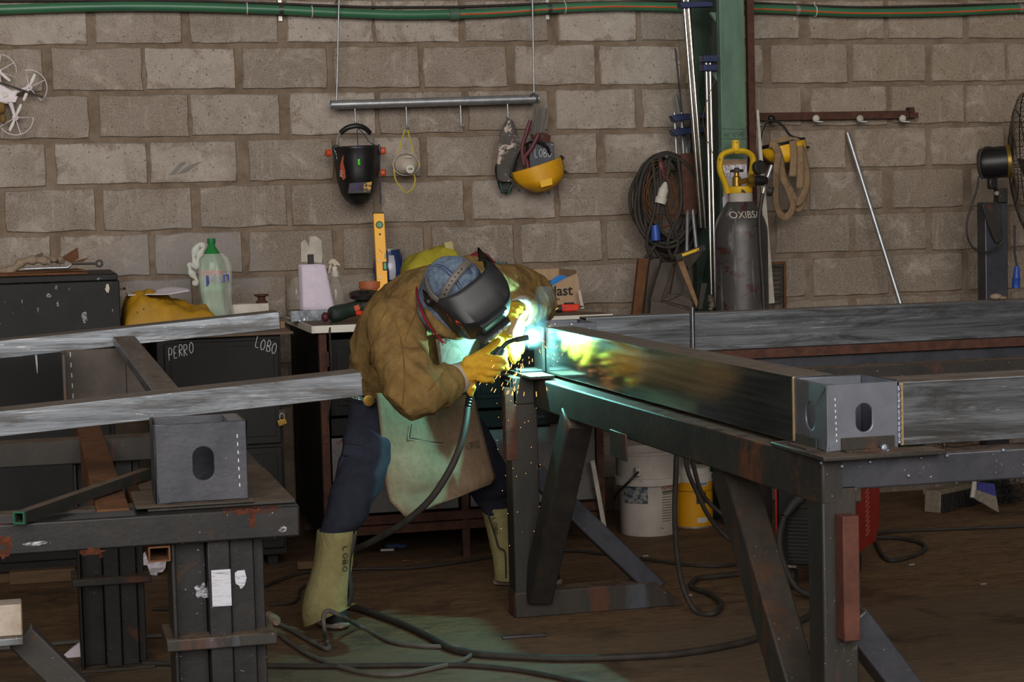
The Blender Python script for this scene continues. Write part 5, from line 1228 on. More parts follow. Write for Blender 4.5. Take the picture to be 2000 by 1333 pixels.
obj('label_plate',MB().bar(aty(1332,499,8.0),aty(1365,487,8.0),.004,.012,up=Z_),m['yellow_worn'],fl2)
slab('hammer_head',[(1370,555),(1382,553),(1377,580),(1372,605),(1363,605)],8.05,.03,'black_steel','black hammer head standing among the scrap','hammer')
for i,(px,py) in enumerate(((1390,598),(1388,585))):
    c=aty(px,py,8.05); one('pipe_fitting',MB().lathe([(.012,-.02),(.012,-.006),(.019,-.006),(.019,.006),(.012,.006),(.012,.02)],c,V((.4-.7*i,0,1)),12),m['scrap'],['round pipe fitting at the foot of the column','smaller tilted pipe fitting above the round one'][i],'fitting',c,smooth=35)

# ------------------------------------------------------------------ gas cylinder
CYY=8.0
cc=V((aty(1449,560,CYY).x,CYY,0)); r=aty(1498,560,CYY).x-cc.x; r*=.995
zs=aty(1440,392,CYY).z; zsh=aty(1440,445,CYY).z
gy=thing('gas_cylinder','tall grey gas cylinder with a yellow valve guard, lettered OXIBSA','gas cylinder',cc)
obj('tank',MB().lathe([(r*.96,0),(r,.02),(r,zsh-.02),(r*.985,zsh),(r*.9,zsh+.035),(r*.72,zsh+.075),(r*.5,zs-.005)],cc,Z_,40),m['cylinder'],gy,smooth=40)
zn=aty(1440,378,CYY).z; obj('neck_ring',MB().lathe([(r*.47,zs-.02),(r*.46,zn),(r*.38,zn+.002)],cc,Z_,30),m['cyl_neck'],gy,smooth=40)
ca=[]; 
def arcp(px): return aty(px,0,CYY)
b=text_mesh('OXIBSA',.043,V((0,0,0)),X_,Z_,.001)
w_=max(p.x for p in b.v); xs=aty(1432,420,CYY-r).x; xe_=aty(1487,420,CYY-r).x; zt_l=aty(1432,427,CYY-r).z
for i,p in enumerate(b.v):
    X=xs+(p.x/w_)*(xe_-xs)*1.06; hz2=zt_l+p.z
    dz_=hz2-zsh; rr=r*1.002 if dz_<0 else r*((.985-.085*dz_/.035) if dz_<.035 else (.9-.18*(dz_-.035)/.04))+.0022
    dx=max(-.98,min(.98,(X-cc.x)/rr)); b.v[i]=V((cc.x+rr*dx,CYY-rr*math.sqrt(1-dx*dx)-.0015+p.y,hz2))
obj('lettering',b,m['dirty_white'],gy)
# guard
gp=[(1421,378),(1416,358),(1407,335),(1406,318),(1410,303),(1422,297),(1434,294),(1437,296),(1440,296),(1450,295),(1462,299),(1470,308),(1470,325),(1466,350),(1462,378)]
obj('valve_guard',MB().tube(curve_pts([aty(x,y,CYY-.0) for x,y in gp],4),.013,8,flat=1.7),m['yellow_worn'],gy,smooth=60)
obj('guard_collar',MB().lathe([(r*.44,0),(r*.46,.005),(r*.46,.028),(r*.40,.03)],V((cc.x,CYY,zn+.001)),Z_,28),m['yellow_worn'],gy,smooth=40)
obj('guard_top',MB().lathe([(.026,0),(.018,.012),(.0165,.045),(.013,.047),(.012,.03)],aty(1437,295,CYY),Z_,16),m['yellow_worn'],gy,smooth=40)
v0=V((cc.x-.02,CYY,zn+.0))
obj('valve_body',MB().lathe([(.012,0),(.013,.03),(.019,.032),(.019,.07),(.012,.075),(.012,.10)],V((aty(1439,370,CYY).x,CYY,zn)),Z_,12),m['brass'],gy,smooth=35)
hw=V((aty(1439,333,CYY).x,CYY,aty(1439,334,CYY).z)); obj('hand_wheel',MB().lathe([(.01,-.006),(.028,-.006),(.030,0),(.028,.006),(.012,.008),(.01,.014)],hw,Z_,20),m['black_steel'],gy,smooth=40)
sa=aty(1443,356,CYY-.01); sb_=aty(1462,352,CYY-.05); obj('outlet',MB().tube([sa,sb_],.012,10),m['brass'],gy,smooth=50)
rg=thing('gas_regulator','brass and black pressure regulator screwed on the gas cylinder','regulator',sb_)
ax=(aty(1492,353,CYY-.1)-sb_).normalized()
obj('brass_body',MB().lathe([(.012,0),(.026,.004),(.028,.012),(.028,.022),(.022,.026),(.022,.032)],sb_+ax*.004,ax,22),m['brass'],rg,smooth=35)
obj('bonnet',MB().lathe([(.022,.032),(.022,.07),(.017,.072),(.017,.085),(.010,.086)],sb_,ax,20),m['black_plastic'],rg,smooth=35)
g1=aty(1479,328,CYY-.07); obj('gauge',MB().lathe([(.03,0),(.031,.004),(.031,.022),(.027,.024),(.026,.02)],g1,V((.35,-1,.1)),24),m['black_steel'],rg,smooth=35)
obj('flow_tube',MB().tube([aty(1496,355,CYY-.09),aty(1507,323,CYY-.09)],.0095,10),m['pipe_grey'],rg,smooth=50)
g2=aty(1500,372,CYY-.06); obj('gauge',MB().lathe([(.022,0),(.023,.004),(.023,.02),(.019,.022)],g2,V((.9,-.5,-.3)),20),m['black_steel'],rg,smooth=35)
obj('elbow',MB().tube(curve_pts([aty(1485,362,CYY-.08),aty(1492,366,CYY-.08),aty(1490,378,CYY-.08)],4),.009,10),m['zinc'],rg,smooth=50)
hs=[(1490,378),(1486,400),(1483,430),(1485,480),(1489,540),(1492,600),(1494,660)]
one('gas_hose',MB().tube(curve_pts([aty(x,y,CYY-.115) for x,y in hs],6),.0085,10),m['hose'],'black rubber gas hose running down the gas cylinder','hose',aty(1494,660,CYY-.115),smooth=60)
# rusty grate
gt=thing('rusty_grate','small rusty grate standing by the wall right of the cylinder','grate',aty(1520,600,8.5))
q0,q1=aty(1503,512,8.5),aty(1535,601,8.5)
obj('frame',MB().box(q1.x-.012,q1.x,8.49,8.51,q1.z-.2,q0.z).box(q0.x,q1.x-.0125,8.49,8.51,q0.z-.012,q0.z),m['rust'],gt)
for k in range(9): obj('rung',MB().bar(V((q0.x,8.5,q0.z-.02-.022*k)),V((q1.x-.0125,8.5,q0.z-.02-.022*k)),.006,.010),m['old_steel'],gt)

# ------------------------------------------------------------------ rusty hook rail with shield and sling on the right
QY=WY-.05
hk=thing('hook_rail','rusty angle rail with taped hooks fixed on the right wall','hook rail',aty(1640,225,QY))
ha,hb_=aty(1478,228,QY),aty(1787,225,QY)
obj('rail',MB().box(ha.x,hb_.x,QY,QY+.006,aty(1640,233,QY).z,aty(1640,218,QY).z).box(ha.x,hb_.x,QY+.0065,WY-.008,aty(1640,219.5,QY).z,aty(1640,218,QY).z),m['rust_dark'],hk)
e=aty(1775,218,QY); obj('end_stub',MB().box(e.x,e.x+.025,QY-.01,QY+.03,e.z-.005,e.z+.02).box(e.x,e.x+.045,QY-.01,QY+.03,e.z-.03,e.z-.006),m['rust_dark'],hk)
for px in (1507,1594,1680,1763):
    c=aty(px,232,QY-.003); tp_=obj('tape_wrap',MB().ball(c,.018,.012,.018,10,7),m['dirty_white'] if px>1550 else m['black_plastic'],hk,smooth=40)
    obj('hook_pin',MB().tube([c+V((-.002,-.008,-.014)),c+V((.026,-.02,-.016))],.005,8),m['pipe_grey'],hk,smooth=50)
SY=QY-.08
y2=thing('face_shield','yellow brow guard hanging from the rusty rail behind the webbing sling','face shield',aty(1530,340,SY))
L=[(1484,293),(1486,300),(1491,308),(1500,315),(1512,320)]; Rr=[(1572,272),(1575,285),(1573,298),(1566,308),(1555,316)]
obj('brow_guard',shell_grid(L,Rr,SY,.07,18),m['yellow_paint'],y2,solid=.004,smooth=60)
obj('headband',MB().tube(curve_pts([aty(1484,291,SY),aty(1487,262,SY),aty(1496,240,SY),aty(1510,236,SY),aty(1528,245,SY),aty(1545,266,SY),aty(1571,272,SY)],5),.006,6,flat=.4),m['black_plastic'],y2,smooth=60)
obj('strap',MB().tube(curve_pts([aty(1484,290,SY),aty(1505,285,SY-.05),aty(1535,280,SY-.06),aty(1560,272,SY-.03)],5),.008,6,flat=.5),m['black_plastic'],y2,smooth=60)
for px,py in ((1570,271),(1578,288)): obj('stud',MB().lathe([(.007,0),(.006,.008)],aty(px,py,SY),-Y_,10),m['black_plastic'],y2)
sl=thing('webbing_sling','dirty beige webbing sling looped over the yellow shield on the right','webbing sling',aty(1540,425,SY-.09))
def ribbon(path,w,Y,twist=0,name='loop'):
    pts=curve_pts([aty(x,y,Y+dy) for x,y,dy in path],7); n=len(pts)
    def fn(u,v):
        i=min(n-1,int(round(v*(n-1)))); p=pts[i]; d=(pts[min(i+1,n-1)]-pts[max(i-1,0)]).normalized()
        s=d.cross(Y_).normalized(); a=twist*math.sin(v*6)
        s=(s*math.cos(a)+Y_*math.sin(a)); return p+s*(u-.5)*w
    obj(name,MB().grid(fn,3,n-1),m['webbing'],sl,solid=.003,smooth=70)
SB=SY-.066
ribbon([(1503,281,.0),(1514,285,-.01),(1524,310,-.01),(1530,345,-.01),(1545,375,-.01),(1556,395,0),(1568,385,.01),(1577,355,.01),(1572,315,.01),(1560,280,.02),(1545,276,.02)],.036,SB,.25)
ribbon([(1520,300,-.012),(1516,345,-.015),(1516,390,-.015),(1522,415,-.01),(1533,425,0),(1545,415,.005),(1549,398,.005),(1540,370,.0),(1528,345,0)],.034,SB-.012,.3)
ribbon([(1548,275,-.01),(1551,300,-.014),(1548,345,-.012)],.034,SB-.006,.1)
ribbon([(1562,285,-.01),(1564,320,-.014),(1562,368,-.012)],.034,SB+.004,.1)
ribbon([(1505,284,.02),(1525,274,.01),(1545,274,.01),(1562,286,.01)],.03,SB+.012,.1)
ribbon([(1548,395,.02),(1558,408,.02),(1568,400,.02),(1572,385,.02)],.03,SB+.02,.1)
# grey conduit leaning
pa,pb=aty(1655,260,WY-.02),aty(1757,588,8.36); dd=(pb-pa); pe=pa+dd*((.01-pa.z)/dd.z)
one('conduit_pipe',MB().tube([pa,pe],.0115,12,caps=True),m['pipe_grey'],'grey steel conduit leaning diagonally on the right wall','pipe',pe,smooth=60)

# ------------------------------------------------------------------ pedestal fan at the right edge
FNY=8.1
fn_=thing('pedestal_fan','large industrial pedestal fan with a wire cage at the right edge','fan',(aty(1940,600,FNY).x,FNY,0))
p0,p1=aty(1918,440,FNY),aty(1962,440,FNY); 
obj('post',MB().box(p0.x,p1.x,FNY-.03,FNY+.05,.03,aty(1940,395,FNY).z),m['mill_steel'],fn_,bevel=.004)
obj('foot',MB().box(p0.x-.1,p1.x+.12,FNY-.04,FNY+.06,0,.029),m['black_steel'],fn_,bevel=.003)
obj('bracket',MB().prism([aty(x,y,FNY-.05) for x,y in ((1918,402),(1924,396),(1955,397),(1957,470),(1946,476),(1938,460))],(0,.012,0)),m['black_steel'],fn_,bevel=.003)
obj('swivel',MB().box(aty(1940,370,FNY).x,aty(1958,370,FNY).x,FNY-.05,FNY+.0,aty(1950,396,FNY).z,aty(1950,368,FNY).z),m['black_steel'],fn_,bevel=.003)
obj('bolt',MB().lathe([(.01,0),(.01,.01)],aty(1945,378,FNY-.051),-Y_,10),m['zinc'],fn_)
# fan axis points to the right and towards the room
ax=V((.93,-.36,.06)).normalized(); fc=aty(2012,350,FNY)
mo=aty(1938,318,FNY)
obj('motor',MB().lathe([(.045,-.065),(.066,-.055),(.072,-.03),(.072,.06)],mo,ax,28),m['black_plastic'],fn_,smooth=35)
obj('motor_ring',MB().lathe([(.074,.06),(.076,.062),(.076,.078),(.06,.08)],mo,ax,28),m['gold'],fn_,smooth=35)
obj('oscillator',MB().box(mo.x-.04,mo.x+.0,mo.y-.05,mo.y-.02,mo.z-.12,mo.z-.07),m['black_plastic'],fn_,bevel=.006)
up=(Z_-ax*ax.z).normalized(); sd=ax.cross(up); CR_=.335
cc_=mo+ax*.17+V((0,0,-.03))
cage=MB()
N=64
for k in range(N):
    t=2*math.pi*k/N; e=up*math.cos(t)+sd*math.sin(t)
    obj_pts=[cc_-ax*.085+e*.08,cc_-ax*.07+e*.2,cc_-ax*.03+e*.315,cc_+e*CR_]
    cage.tube(curve_pts(obj_pts,3),.0014,4,caps=False)
    cage.tube(curve_pts([cc_+e*CR_,cc_+ax*.05+e*.30,cc_+ax*.085+e*.18,cc_+ax*.09+e*.06],3),.0014,4,caps=False)
g_=obj('cage_wires',cage,m['fan_wire'],fn_); tag(g_,kind='stuff')
for rr,off in ((CR_,0),(.26,-.052),(.16,-.078),(.08,-.086),(.24,.07),(.06,.09)):
    obj('cage_ring',MB().tube([cc_+ax*off+(up*math.cos(2*math.pi*k/48)+sd*math.sin(2*math.pi*k/48))*rr for k in range(49)],.003,6,caps=False),m['fan_wire'],fn_,smooth=60)
for k in range(3):
    t=2*math.pi*k/3+.5; e=up*math.cos(t)+sd*math.sin(t); f=ax.cross(e)
    obj('blade',MB().prism([cc_+e*.04-f*.03,cc_+e*.28-f*.09+ax*.02,cc_+e*.30+f*.05-ax*.02,cc_+e*.05+f*.03],ax*.003),m['fan_blade'],fn_)
obj('hub',MB().lathe([(.05,-.02),(.05,.02),(.02,.03)],cc_,ax,20),m['black_plastic'],fn_,smooth=40)
fk=[(1945,290),(1925,288),(1914,300),(1913,330),(1920,350),(1912,345),(1908,370),(1895,410),(1888,440),(1892,470),(1908,490),(1930,492),(1950,482),(1958,470)]
obj('power_cord',MB().tube(curve_pts([aty(x,y,FNY-.08) for x,y in fk],5),.0048,8),m['hose'],fn_,smooth=60)
bp_=thing('blue_connector','blue industrial plug hanging on its cable under the fan cage','plug',aty(1985,562,FNY-.1))
pa,pb=aty(1986,520,FNY-.1),aty(1984,563,FNY-.1)
obj('plug_body',MB().tube([pa,pa.lerp(pb,.1),pa.lerp(pb,.55),pa.lerp(pb,.58),pa.lerp(pb,.63),pb],[.009,.012,.016,.02,.0175,.0175],14),m['blue_plug'],bp_,smooth=35)
obj('cable',MB().tube(curve_pts([aty(1982,440,FNY-.1),aty(1982,490,FNY-.1),pa],6),.005,8),m['hose'],bp_,smooth=60)
rh=aty(1945,584,6.66); rh.z=1.0165
one('rag_heap',MB().ball(rh+V((0,0,.012)),.024,.022,.0125).ball(rh+V((.022,0,.007)),.024,.02,.0075),m['rag'],'small brown rag heap on the far galvanised beam near the fan post','rag',rh,smooth=60)
# ------------------------------------------------------------------ the welder
A=aty
LAT=V((.78,.58,0)).normalized(); FWD=V((.62,-.78,0)).normalized()
pe=thing('person','person in a tan leather jacket, apron and black welding helmet, bent over the weld','person',(atz(640,1245,0).x+.2,6.6,0))
OFF=wloc(pe)
def rings_from(spec):
    C=[A(px,py,Y) for px,py,Y,_,_ in spec]; out=[]
    for i,(px,py,Y,hw,hd) in enumerate(spec):
        d=(C[min(i+1,len(C)-1)]-C[max(i-1,0)]).normalized(); pz=d.cross(LAT).normalized(); lt_=pz.cross(d).normalized()
        out.append((C[i],lt_*hw,pz*hd))
    return out
TORSO=[(790,790,6.80,.15,.12),(788,772,6.80,.19,.155),(786,735,6.78,.205,.172),(796,680,6.72,.22,.182),(816,630,6.63,.212,.172),(846,592,6.54,.188,.138),(880,566,6.46,.14,.105),(892,556,6.42,.10,.09)]
RARM=[(772,634,6.44,.098),(778,670,6.39,.098),(788,710,6.32,.094),(797,748,6.25,.09),(806,768,6.235,.088),(830,766,6.26,.08),(860,754,6.325,.072),(880,746,6.365,.060)]
LARM=[(960,572,6.62,.10),(1000,567,6.74,.094),(1031,576,6.82,.09),(1043,592,6.80,.084),(1032,602,6.68,.073),(1018,607,6.57,.058)]
def chain(mb,spec,k=1.0,n=16):
    P=[A(x,y,Y) for x,y,Y,_ in spec]; R=[r*k for *_,r in spec]
    pts=curve_pts(P,4); rr=[]
    for i in range(len(R)-1):
        for j in range(4): rr.append(R[i]+(R[i+1]-R[i])*j/4)
    rr.append(R[-1]); mb.tube(pts,rr,n)
    mb.ball(P[0],R[0]*.98); mb.ball(P[-1],R[-1]*.9)
    return pts
def ridge(p,s): return 1-abs(noise.noise(p*s))*2
# inner body, one skin
b=MB(); b.loft([(c,a*.72,d*.72) for c,a,d in rings_from(TORSO)],20); chain(b,RARM,.62); chain(b,LARM,.62)
RLEG=[(738,800,6.72,.10),(722,860,6.62,.092),(704,930,6.51,.082),(690,965,6.46,.078),(672,1010,6.42,.068),(656,1040,6.40,.056),(650,1075,6.39,.048),(645,1130,6.38,.044)]
LLEG=[(868,805,6.90,.095),(912,860,6.92,.088),(944,920,6.94,.085),(960,965,6.95,.070),(968,995,6.955,.045),(976,1030,6.96,.04),(985,1080,6.965,.036)]
chain(b,RLEG,.62); chain(b,LLEG,.62)
for spec in (RLEG,LLEG):
    x,y,Y,r=spec[-1]; e=A(x,y,Y); b.tube([e,V((e.x,e.y,.12))],[.036,.03],12)
hc=A(886,552,6.32)
b.ball(A(880,556,6.36),.07,.07,.07); b.tube([hc,A(868,580,6.45),A(850,600,6.52)],[.06,.06,.07],12)
b.ball(A(800,795,6.78),.13,.12,.12)
for (x,y,Y) in ((925,720,6.385),(1003,650,6.43)): b.ball(A(x,y,Y),.03)
b.tube([A(897,738,6.405),A(925,720,6.385)],.028,10); b.tube([A(1018,606,6.52),A(1003,650,6.43)],.028,10)
body=obj('body',remeshed(b,'body',.018,OFF,4),m['skin'],pe)
# trousers
b=MB(); chain(b,RLEG); chain(b,LLEG); b.ball(A(800,800,6.79),.16,.11,.10); b.ball(A(770,795,6.74),.12,.12,.10); b.ball(A(840,805,6.88),.11,.11,.1)
me=remeshed(b,'trousers',.010,OFF,5)
def trw(p,q):
    k=1.0 if p.z<.42 else .45
    return k*(.010*ridge(V((p.x*.6,p.y*.6,p.z*1.8))+V((1.3,.2,0)),9)-.004)+.004*fbm(p,14,3)
warp(me,trw,OFF); trs=obj('trousers',me,m['navy'],pe)
pk=[A(x,y,6.435) for x,y in ((676,868),(712,872),(704,960),(656,945),(664,900))]
obj('cargo_pocket',MB().prism([A(x,y,6.50) for x,y in ((672,884),(710,890),(700,968),(654,948),(662,905))],(.004,.05,0)),m['navy'],trs,bevel=.008)
obj('pocket_flap',MB().prism([A(x,y,6.488) for x,y in ((674,868),(716,873),(712,893),(668,892))],(.004,.05,0)),m['navy'],trs,bevel=.006)
# jacket
b=MB(); b.loft(rings_from(TORSO),28); chain(b,RARM); chain(b,LARM)
b.ball(A(806,618,6.52),.105,.10,.10); b.ball(A(928,556,6.60),.10,.10,.10); b.ball(A(878,562,6.60),.11,.10,.10)
me=remeshed(b,'jacket',.009,OFF,7)
E1=A(806,768,6.235); W1=A(897,738,6.405); S1=A(772,634,6.44)
def fold(x): return 1-2*abs(math.sin(x*.5))**.7
def jw(p,q):
    d=.004*fbm(p,9,3)
    d+=.0055*max(0,ridge(V((p.x*1.5+p.z*.6,p.y*1.2,p.z*.7-p.x*.4))+V((.2,.7,0)),8))**2-.002+.0025*ridge(p,22)
    # gathered folds inside the elbow and along the sleeve
    r=(p-E1).length
    if r<.26:
        ax_=(W1-S1).normalized(); d+=.008*math.exp(-(r/.14)**2)*fold((p-E1).dot(V((.72,.1,.68)))*105+2*noise.noise(p*9))
    r2=(p-A(950,600,6.6)).length
    if r2<.25: d+=.004*fold((p-S1).dot(V((.8,.2,-.5)))*75+2*noise.noise(p*8))
    r3=(p-A(835,690,6.4)).length
    if r3<.2: d+=.009*math.exp(-(r3/.13)**2)*fold((p-S1).dot(V((.9,0,.35)))*80+3*noise.noise(p*7))
    r4=(p-A(715,715,6.7)).length
    if r4<.2: d+=.005*math.exp(-(r4/.10)**2)*fold(p.z*110+3*noise.noise(p*6))
    return d
warp(me,jw,OFF); jk=obj('jacket',me,m['jacket'],pe)
# seams, stitched on
from mathutils.bvhtree import BVHTree
def lay_on(ob,px,py,off=.001):
    me=ob.data; base=wloc(ob)
    if ob.name not in _bvh: _bvh[ob.name]=BVHTree.FromPolygons([v.co+base for v in me.vertices],[tuple(p.vertices) for p in me.polygons])
    d=_ray(px,py).normalized(); h=_bvh[ob.name].ray_cast(CL,d)
    return (h[0]-d*off) if h[0] else None
_bvh={}
seam_m=suede('suede_seam','#6b4d26','#7d5b30','#2e2014')
for pts in ([(806,566),(780,582),(752,612),(734,645),(724,680),(722,712)],[(772,628),(782,660),(788,700),(790,745),(786,790)],[(812,585),(812,610),(800,640),(790,668)],[(822,606),(842,640),(848,668),(850,700)],[(700,690),(716,712),(726,742),(728,770)],[(835,765),(850,748),(862,735),(868,722)]):
    q=[lay_on(jk,*p,.0004) for p in pts]; q=[p for p in q if p]
    if len(q)>2: obj('seam',MB().tube(curve_pts(q,5),.0019,5),seam_m,jk,smooth=60)
# cuffs
def cuff(p,q,r0,r1,mat,name='cuff'):
    obj(name,MB().tube([p,p.lerp(q,.5),q],[r0,(r0+r1)/2+.002,r1],20,caps=False),m[mat],pe,solid=.004,smooth=60)
cuff(A(870,750,6.35),A(908,734,6.40),.049,.050,'cuff_grey')
cuff(A(905,735,6.40),A(911,733,6.405),.049,.048,'jacket','glove_band')
cuff(A(1022,603,6.60),A(1010,611,6.53),.054,.045,'cuff_grey')
# collar and red trim
nk=A(872,588,6.40)
col=[(822,545,6.50),(818,575,6.43),(828,610,6.35),(845,640,6.31),(868,658,6.31),(900,662,6.36),(930,640,6.44)]
P=[A(*c) for c in col]; cp_=curve_pts(P,6); n_=len(cp_)
cx_=A(885,575,6.44)
def colf(u,v):
    i=min(n_-1,int(round(u*(n_-1)))); p=cp_[i]; inw=(cx_-p); inw=inw.normalized()
    return p+inw*(.045*v)+V((.0,-.02*math.sin(v*math.pi),.012*v))
obj('collar',MB().grid(colf,n_-1,6),m['jacket'],pe,solid=.010,smooth=70)
tr_=[(817,548,6.46),(814,572,6.39),(823,606,6.31),(838,636,6.28),(860,664,6.30),(866,670,6.30)]
obj('red_trim',MB().tube(curve_pts([A(*c) for c in tr_],6),[.007]*30+[.010],8,flat=.6),m['red_trim'],pe,smooth=60)
# hood
b=MB(); Mh=Matrix.Rotation(.5,3,'Y'); b.ball(A(884,550,6.33),.100,.10,.086,20,14); b.tube([A(872,566,6.36),A(858,592,6.40),A(848,616,6.42),A(850,640,6.40)],[.085,.082,.07,.05],18); b.tube([A(862,580,6.38),A(870,612,6.35),A(880,640,6.36)],[.07,.06,.05],14)
me=remeshed(b,'hood',.007,OFF,6); warp(me,lambda p,q:.003*ridge(p,16)+.002*fbm(p,30,2),OFF); hd=obj('denim_hood',me,m['denim'],pe)
for pts in ([(846,520,6.262),(862,524,6.243),(878,537,6.231),(890,552,6.228),(898,566,6.232)],[(850,516,6.268),(866,520,6.246),(882,532,6.233),(894,548,6.229),(902,562,6.232)],[(905,506,6.275),(914,520,6.25),(922,536,6.245)]):
    obj('hood_seam',MB().tube(curve_pts([A(*c) for c in pts],5),.0016,5),m['denim_dark'],hd,smooth=60)

# ------------------------------------------------------------------ welding helmet
l_=V((.76,.60,-.25)); f_=V((.62,-.62,.48))
def cw(v): return (CR*v[0]+CU*v[1]-CF*v[2])
Lh=cw(l_).normalized(); Fh=cw(f_); Fh=(Fh-Lh*Fh.dot(Lh)).normalized(); Uh=Fh.cross(Lh).normalized()
HO=A(898,556,6.31)
def hp(l,u,f): return HO+Lh*l+Uh*u+Fh*f
rows=[(.088,.074,.113,-.05),(.080,.088,.116,-.05),(.060,.126,.119,-.035),(.034,.178,.121,-.024),(.022,.184,.120,-.024),(-.03,.176,.117,-.02),(-.075,.166,.112,-.01),(-.115,.145,.098,.005),(-.15,.112,.078,.02),(-.17,.07,.055,.03)]
def hrow(r,n=28):
    u,ff,hw,fb=r; out=[]
    for k in range(n+1):
        t=-math.pi/2+math.pi*k/n; s,c=math.sin(t),math.cos(t)
        sl=math.copysign(abs(s)**.62,s); cf=abs(c)**.55
        uu=u - (.115*(1-cf)**1.4 if u>.07 else 0)
        out.append(hp(hw*sl,uu,fb+(ff-fb)*cf))
    return out
R_=[hrow(r) for r in rows]; n=29
b=MB(); b.add([p for r in R_ for p in r],[(j*n+i,j*n+i+1,(j+1)*n+i+1,(j+1)*n+i) for j in range(len(rows)-1) for i in range(n-1)])
he=obj('welding_helmet',b,m['helmet_black'],pe,solid=.004,smooth=38)
b=MB(); b.add([hp(-.062,.015,.160),hp(.056,.015,.160),hp(.050,-.062,.155),hp(-.058,-.062,.155),hp(-.058,.010,.192),hp(.050,.010,.192),hp(.044,-.058,.180),hp(-.054,-.058,.180)],[(0,1,5,4),(1,2,6,5),(2,3,7,6),(3,0,4,7),(4,5,6,7),(3,2,1,0)])
lb=obj('lens_housing',b,m['helmet_black'],he,bevel=.003)
obj('lens',MB().add([hp(-.048,-.002,.1915),hp(.042,-.002,.1915),hp(.037,-.048,.1838),hp(-.045,-.048,.1838)],[(0,1,2,3)]),m['teal_glass'],lb)
obj('visor_lip',MB().add([hp(-.075,-.062,.150),hp(.060,-.062,.150),hp(.048,-.062,.196),hp(-.066,-.062,.196),hp(-.075,-.085,.150),hp(.060,-.085,.150),hp(.048,-.090,.190),hp(-.066,-.090,.190)],[(0,1,2,3),(3,2,6,7),(7,6,5,4),(0,3,7,4),(1,5,6,2),(0,4,5,1)]),m['helmet_black'],he,bevel=.003)
b=MB(); hand(b,'LOBO',hp(-.052,-.084,.1955),Lh,Uh,.017,.022,.0012); obj('chalk_name',b,m['chalk'],he)
kn=obj('pivot_knob',MB().lathe([(.021,0),(.022,.006),(.017,.008),(.017,.016),(.012,.018)],hp(-.119,.035,.0),-Lh,20),m['black_plastic'],he,smooth=35)
# lettering on the cheek, laid on the shell
def cheek(a,bv):  # a along front->back, bv up
    return hp(-.1235+.0*a,bv,a)
def shellpt(t,u,off=.004):
    for i in range(len(rows)-1):
        a,b_=rows[i],rows[i+1]
        if a[0]>=u>=b_[0]:
            k=(a[0]-u)/(a[0]-b_[0]); _,ff,hw,fb=[x*(1-k)+y*k for x,y in zip(a,b_)]; break
    s,c=math.sin(t),math.cos(t); sl=math.copysign(abs(s)**.62,s); cf=abs(c)**.55
    return hp((hw+off)*sl,u,fb+(ff+off-fb)*cf)
def on_shell(mb,t0,u0,kt,lean=0):
    for i,p in enumerate(mb.v): mb.v[i]=shellpt(t0+p.z*kt+p.x*lean,u0-p.x,.0035+abs(p.y))
    return mb
obj('brand_lettering',on_shell(text_mesh('LUSQTOFF',.024,V((0,0,0)),X_,Z_,.0012,bold=True),-.92,.015,7.5,1.5),m['dirty_white'],he)
obj('brand_initial',on_shell(text_mesh('G',.034,V((0,0,0)),X_,Z_,.0012,bold=True),-1.0,.040,7.5),m['orange'],he)
obj('brand_stripe',on_shell(MB().box(0,.03,-.0006,.0006,0,.005),-1.16,.046,7.5),m['orange'],he)
# headgear straps on the hood
def strap(pts,w,mat='strap_grey',nm='headgear_strap'):
    c=curve_pts([A(*p) for p in pts],6); n=len(c)
    def fn(u,v):
        i=min(n-1,int(round(v*(n-1)))); p=c[i]; d=(c[min(i+1,n-1)]-c[max(i-1,0)]).normalized(); nn=(p-hc).normalized(); s=d.cross(nn).normalized()
        return p+s*(u-.5)*w
    return obj(nm,MB().grid(fn,3,n-1),m[mat],he,solid=.003,smooth=70)
tp2=strap([(864,588,6.25),(870,570,6.226),(880,553,6.217),(892,537,6.217),(905,522,6.228),(917,510,6.25)],.026)
strap([(868,592,6.24),(856,588,6.236),(845,580,6.24),(836,566,6.26),(831,548,6.29),(834,530,6.33)],.022)
for k in range(7):
    t=.14+.1*k; i=int(t*30); c=curve_pts([A(*p) for p in [(864,588,6.2465),(870,570,6.2225),(880,553,6.2135),(892,537,6.2135),(905,522,6.2245),(917,510,6.2465)]],6)
    p=c[i]; q=c[i+1]; obj('strap_slot',MB().bar(p.lerp(q,.1),p.lerp(q,.75),.004,.003,up=Uh),m['ink'],tp2)

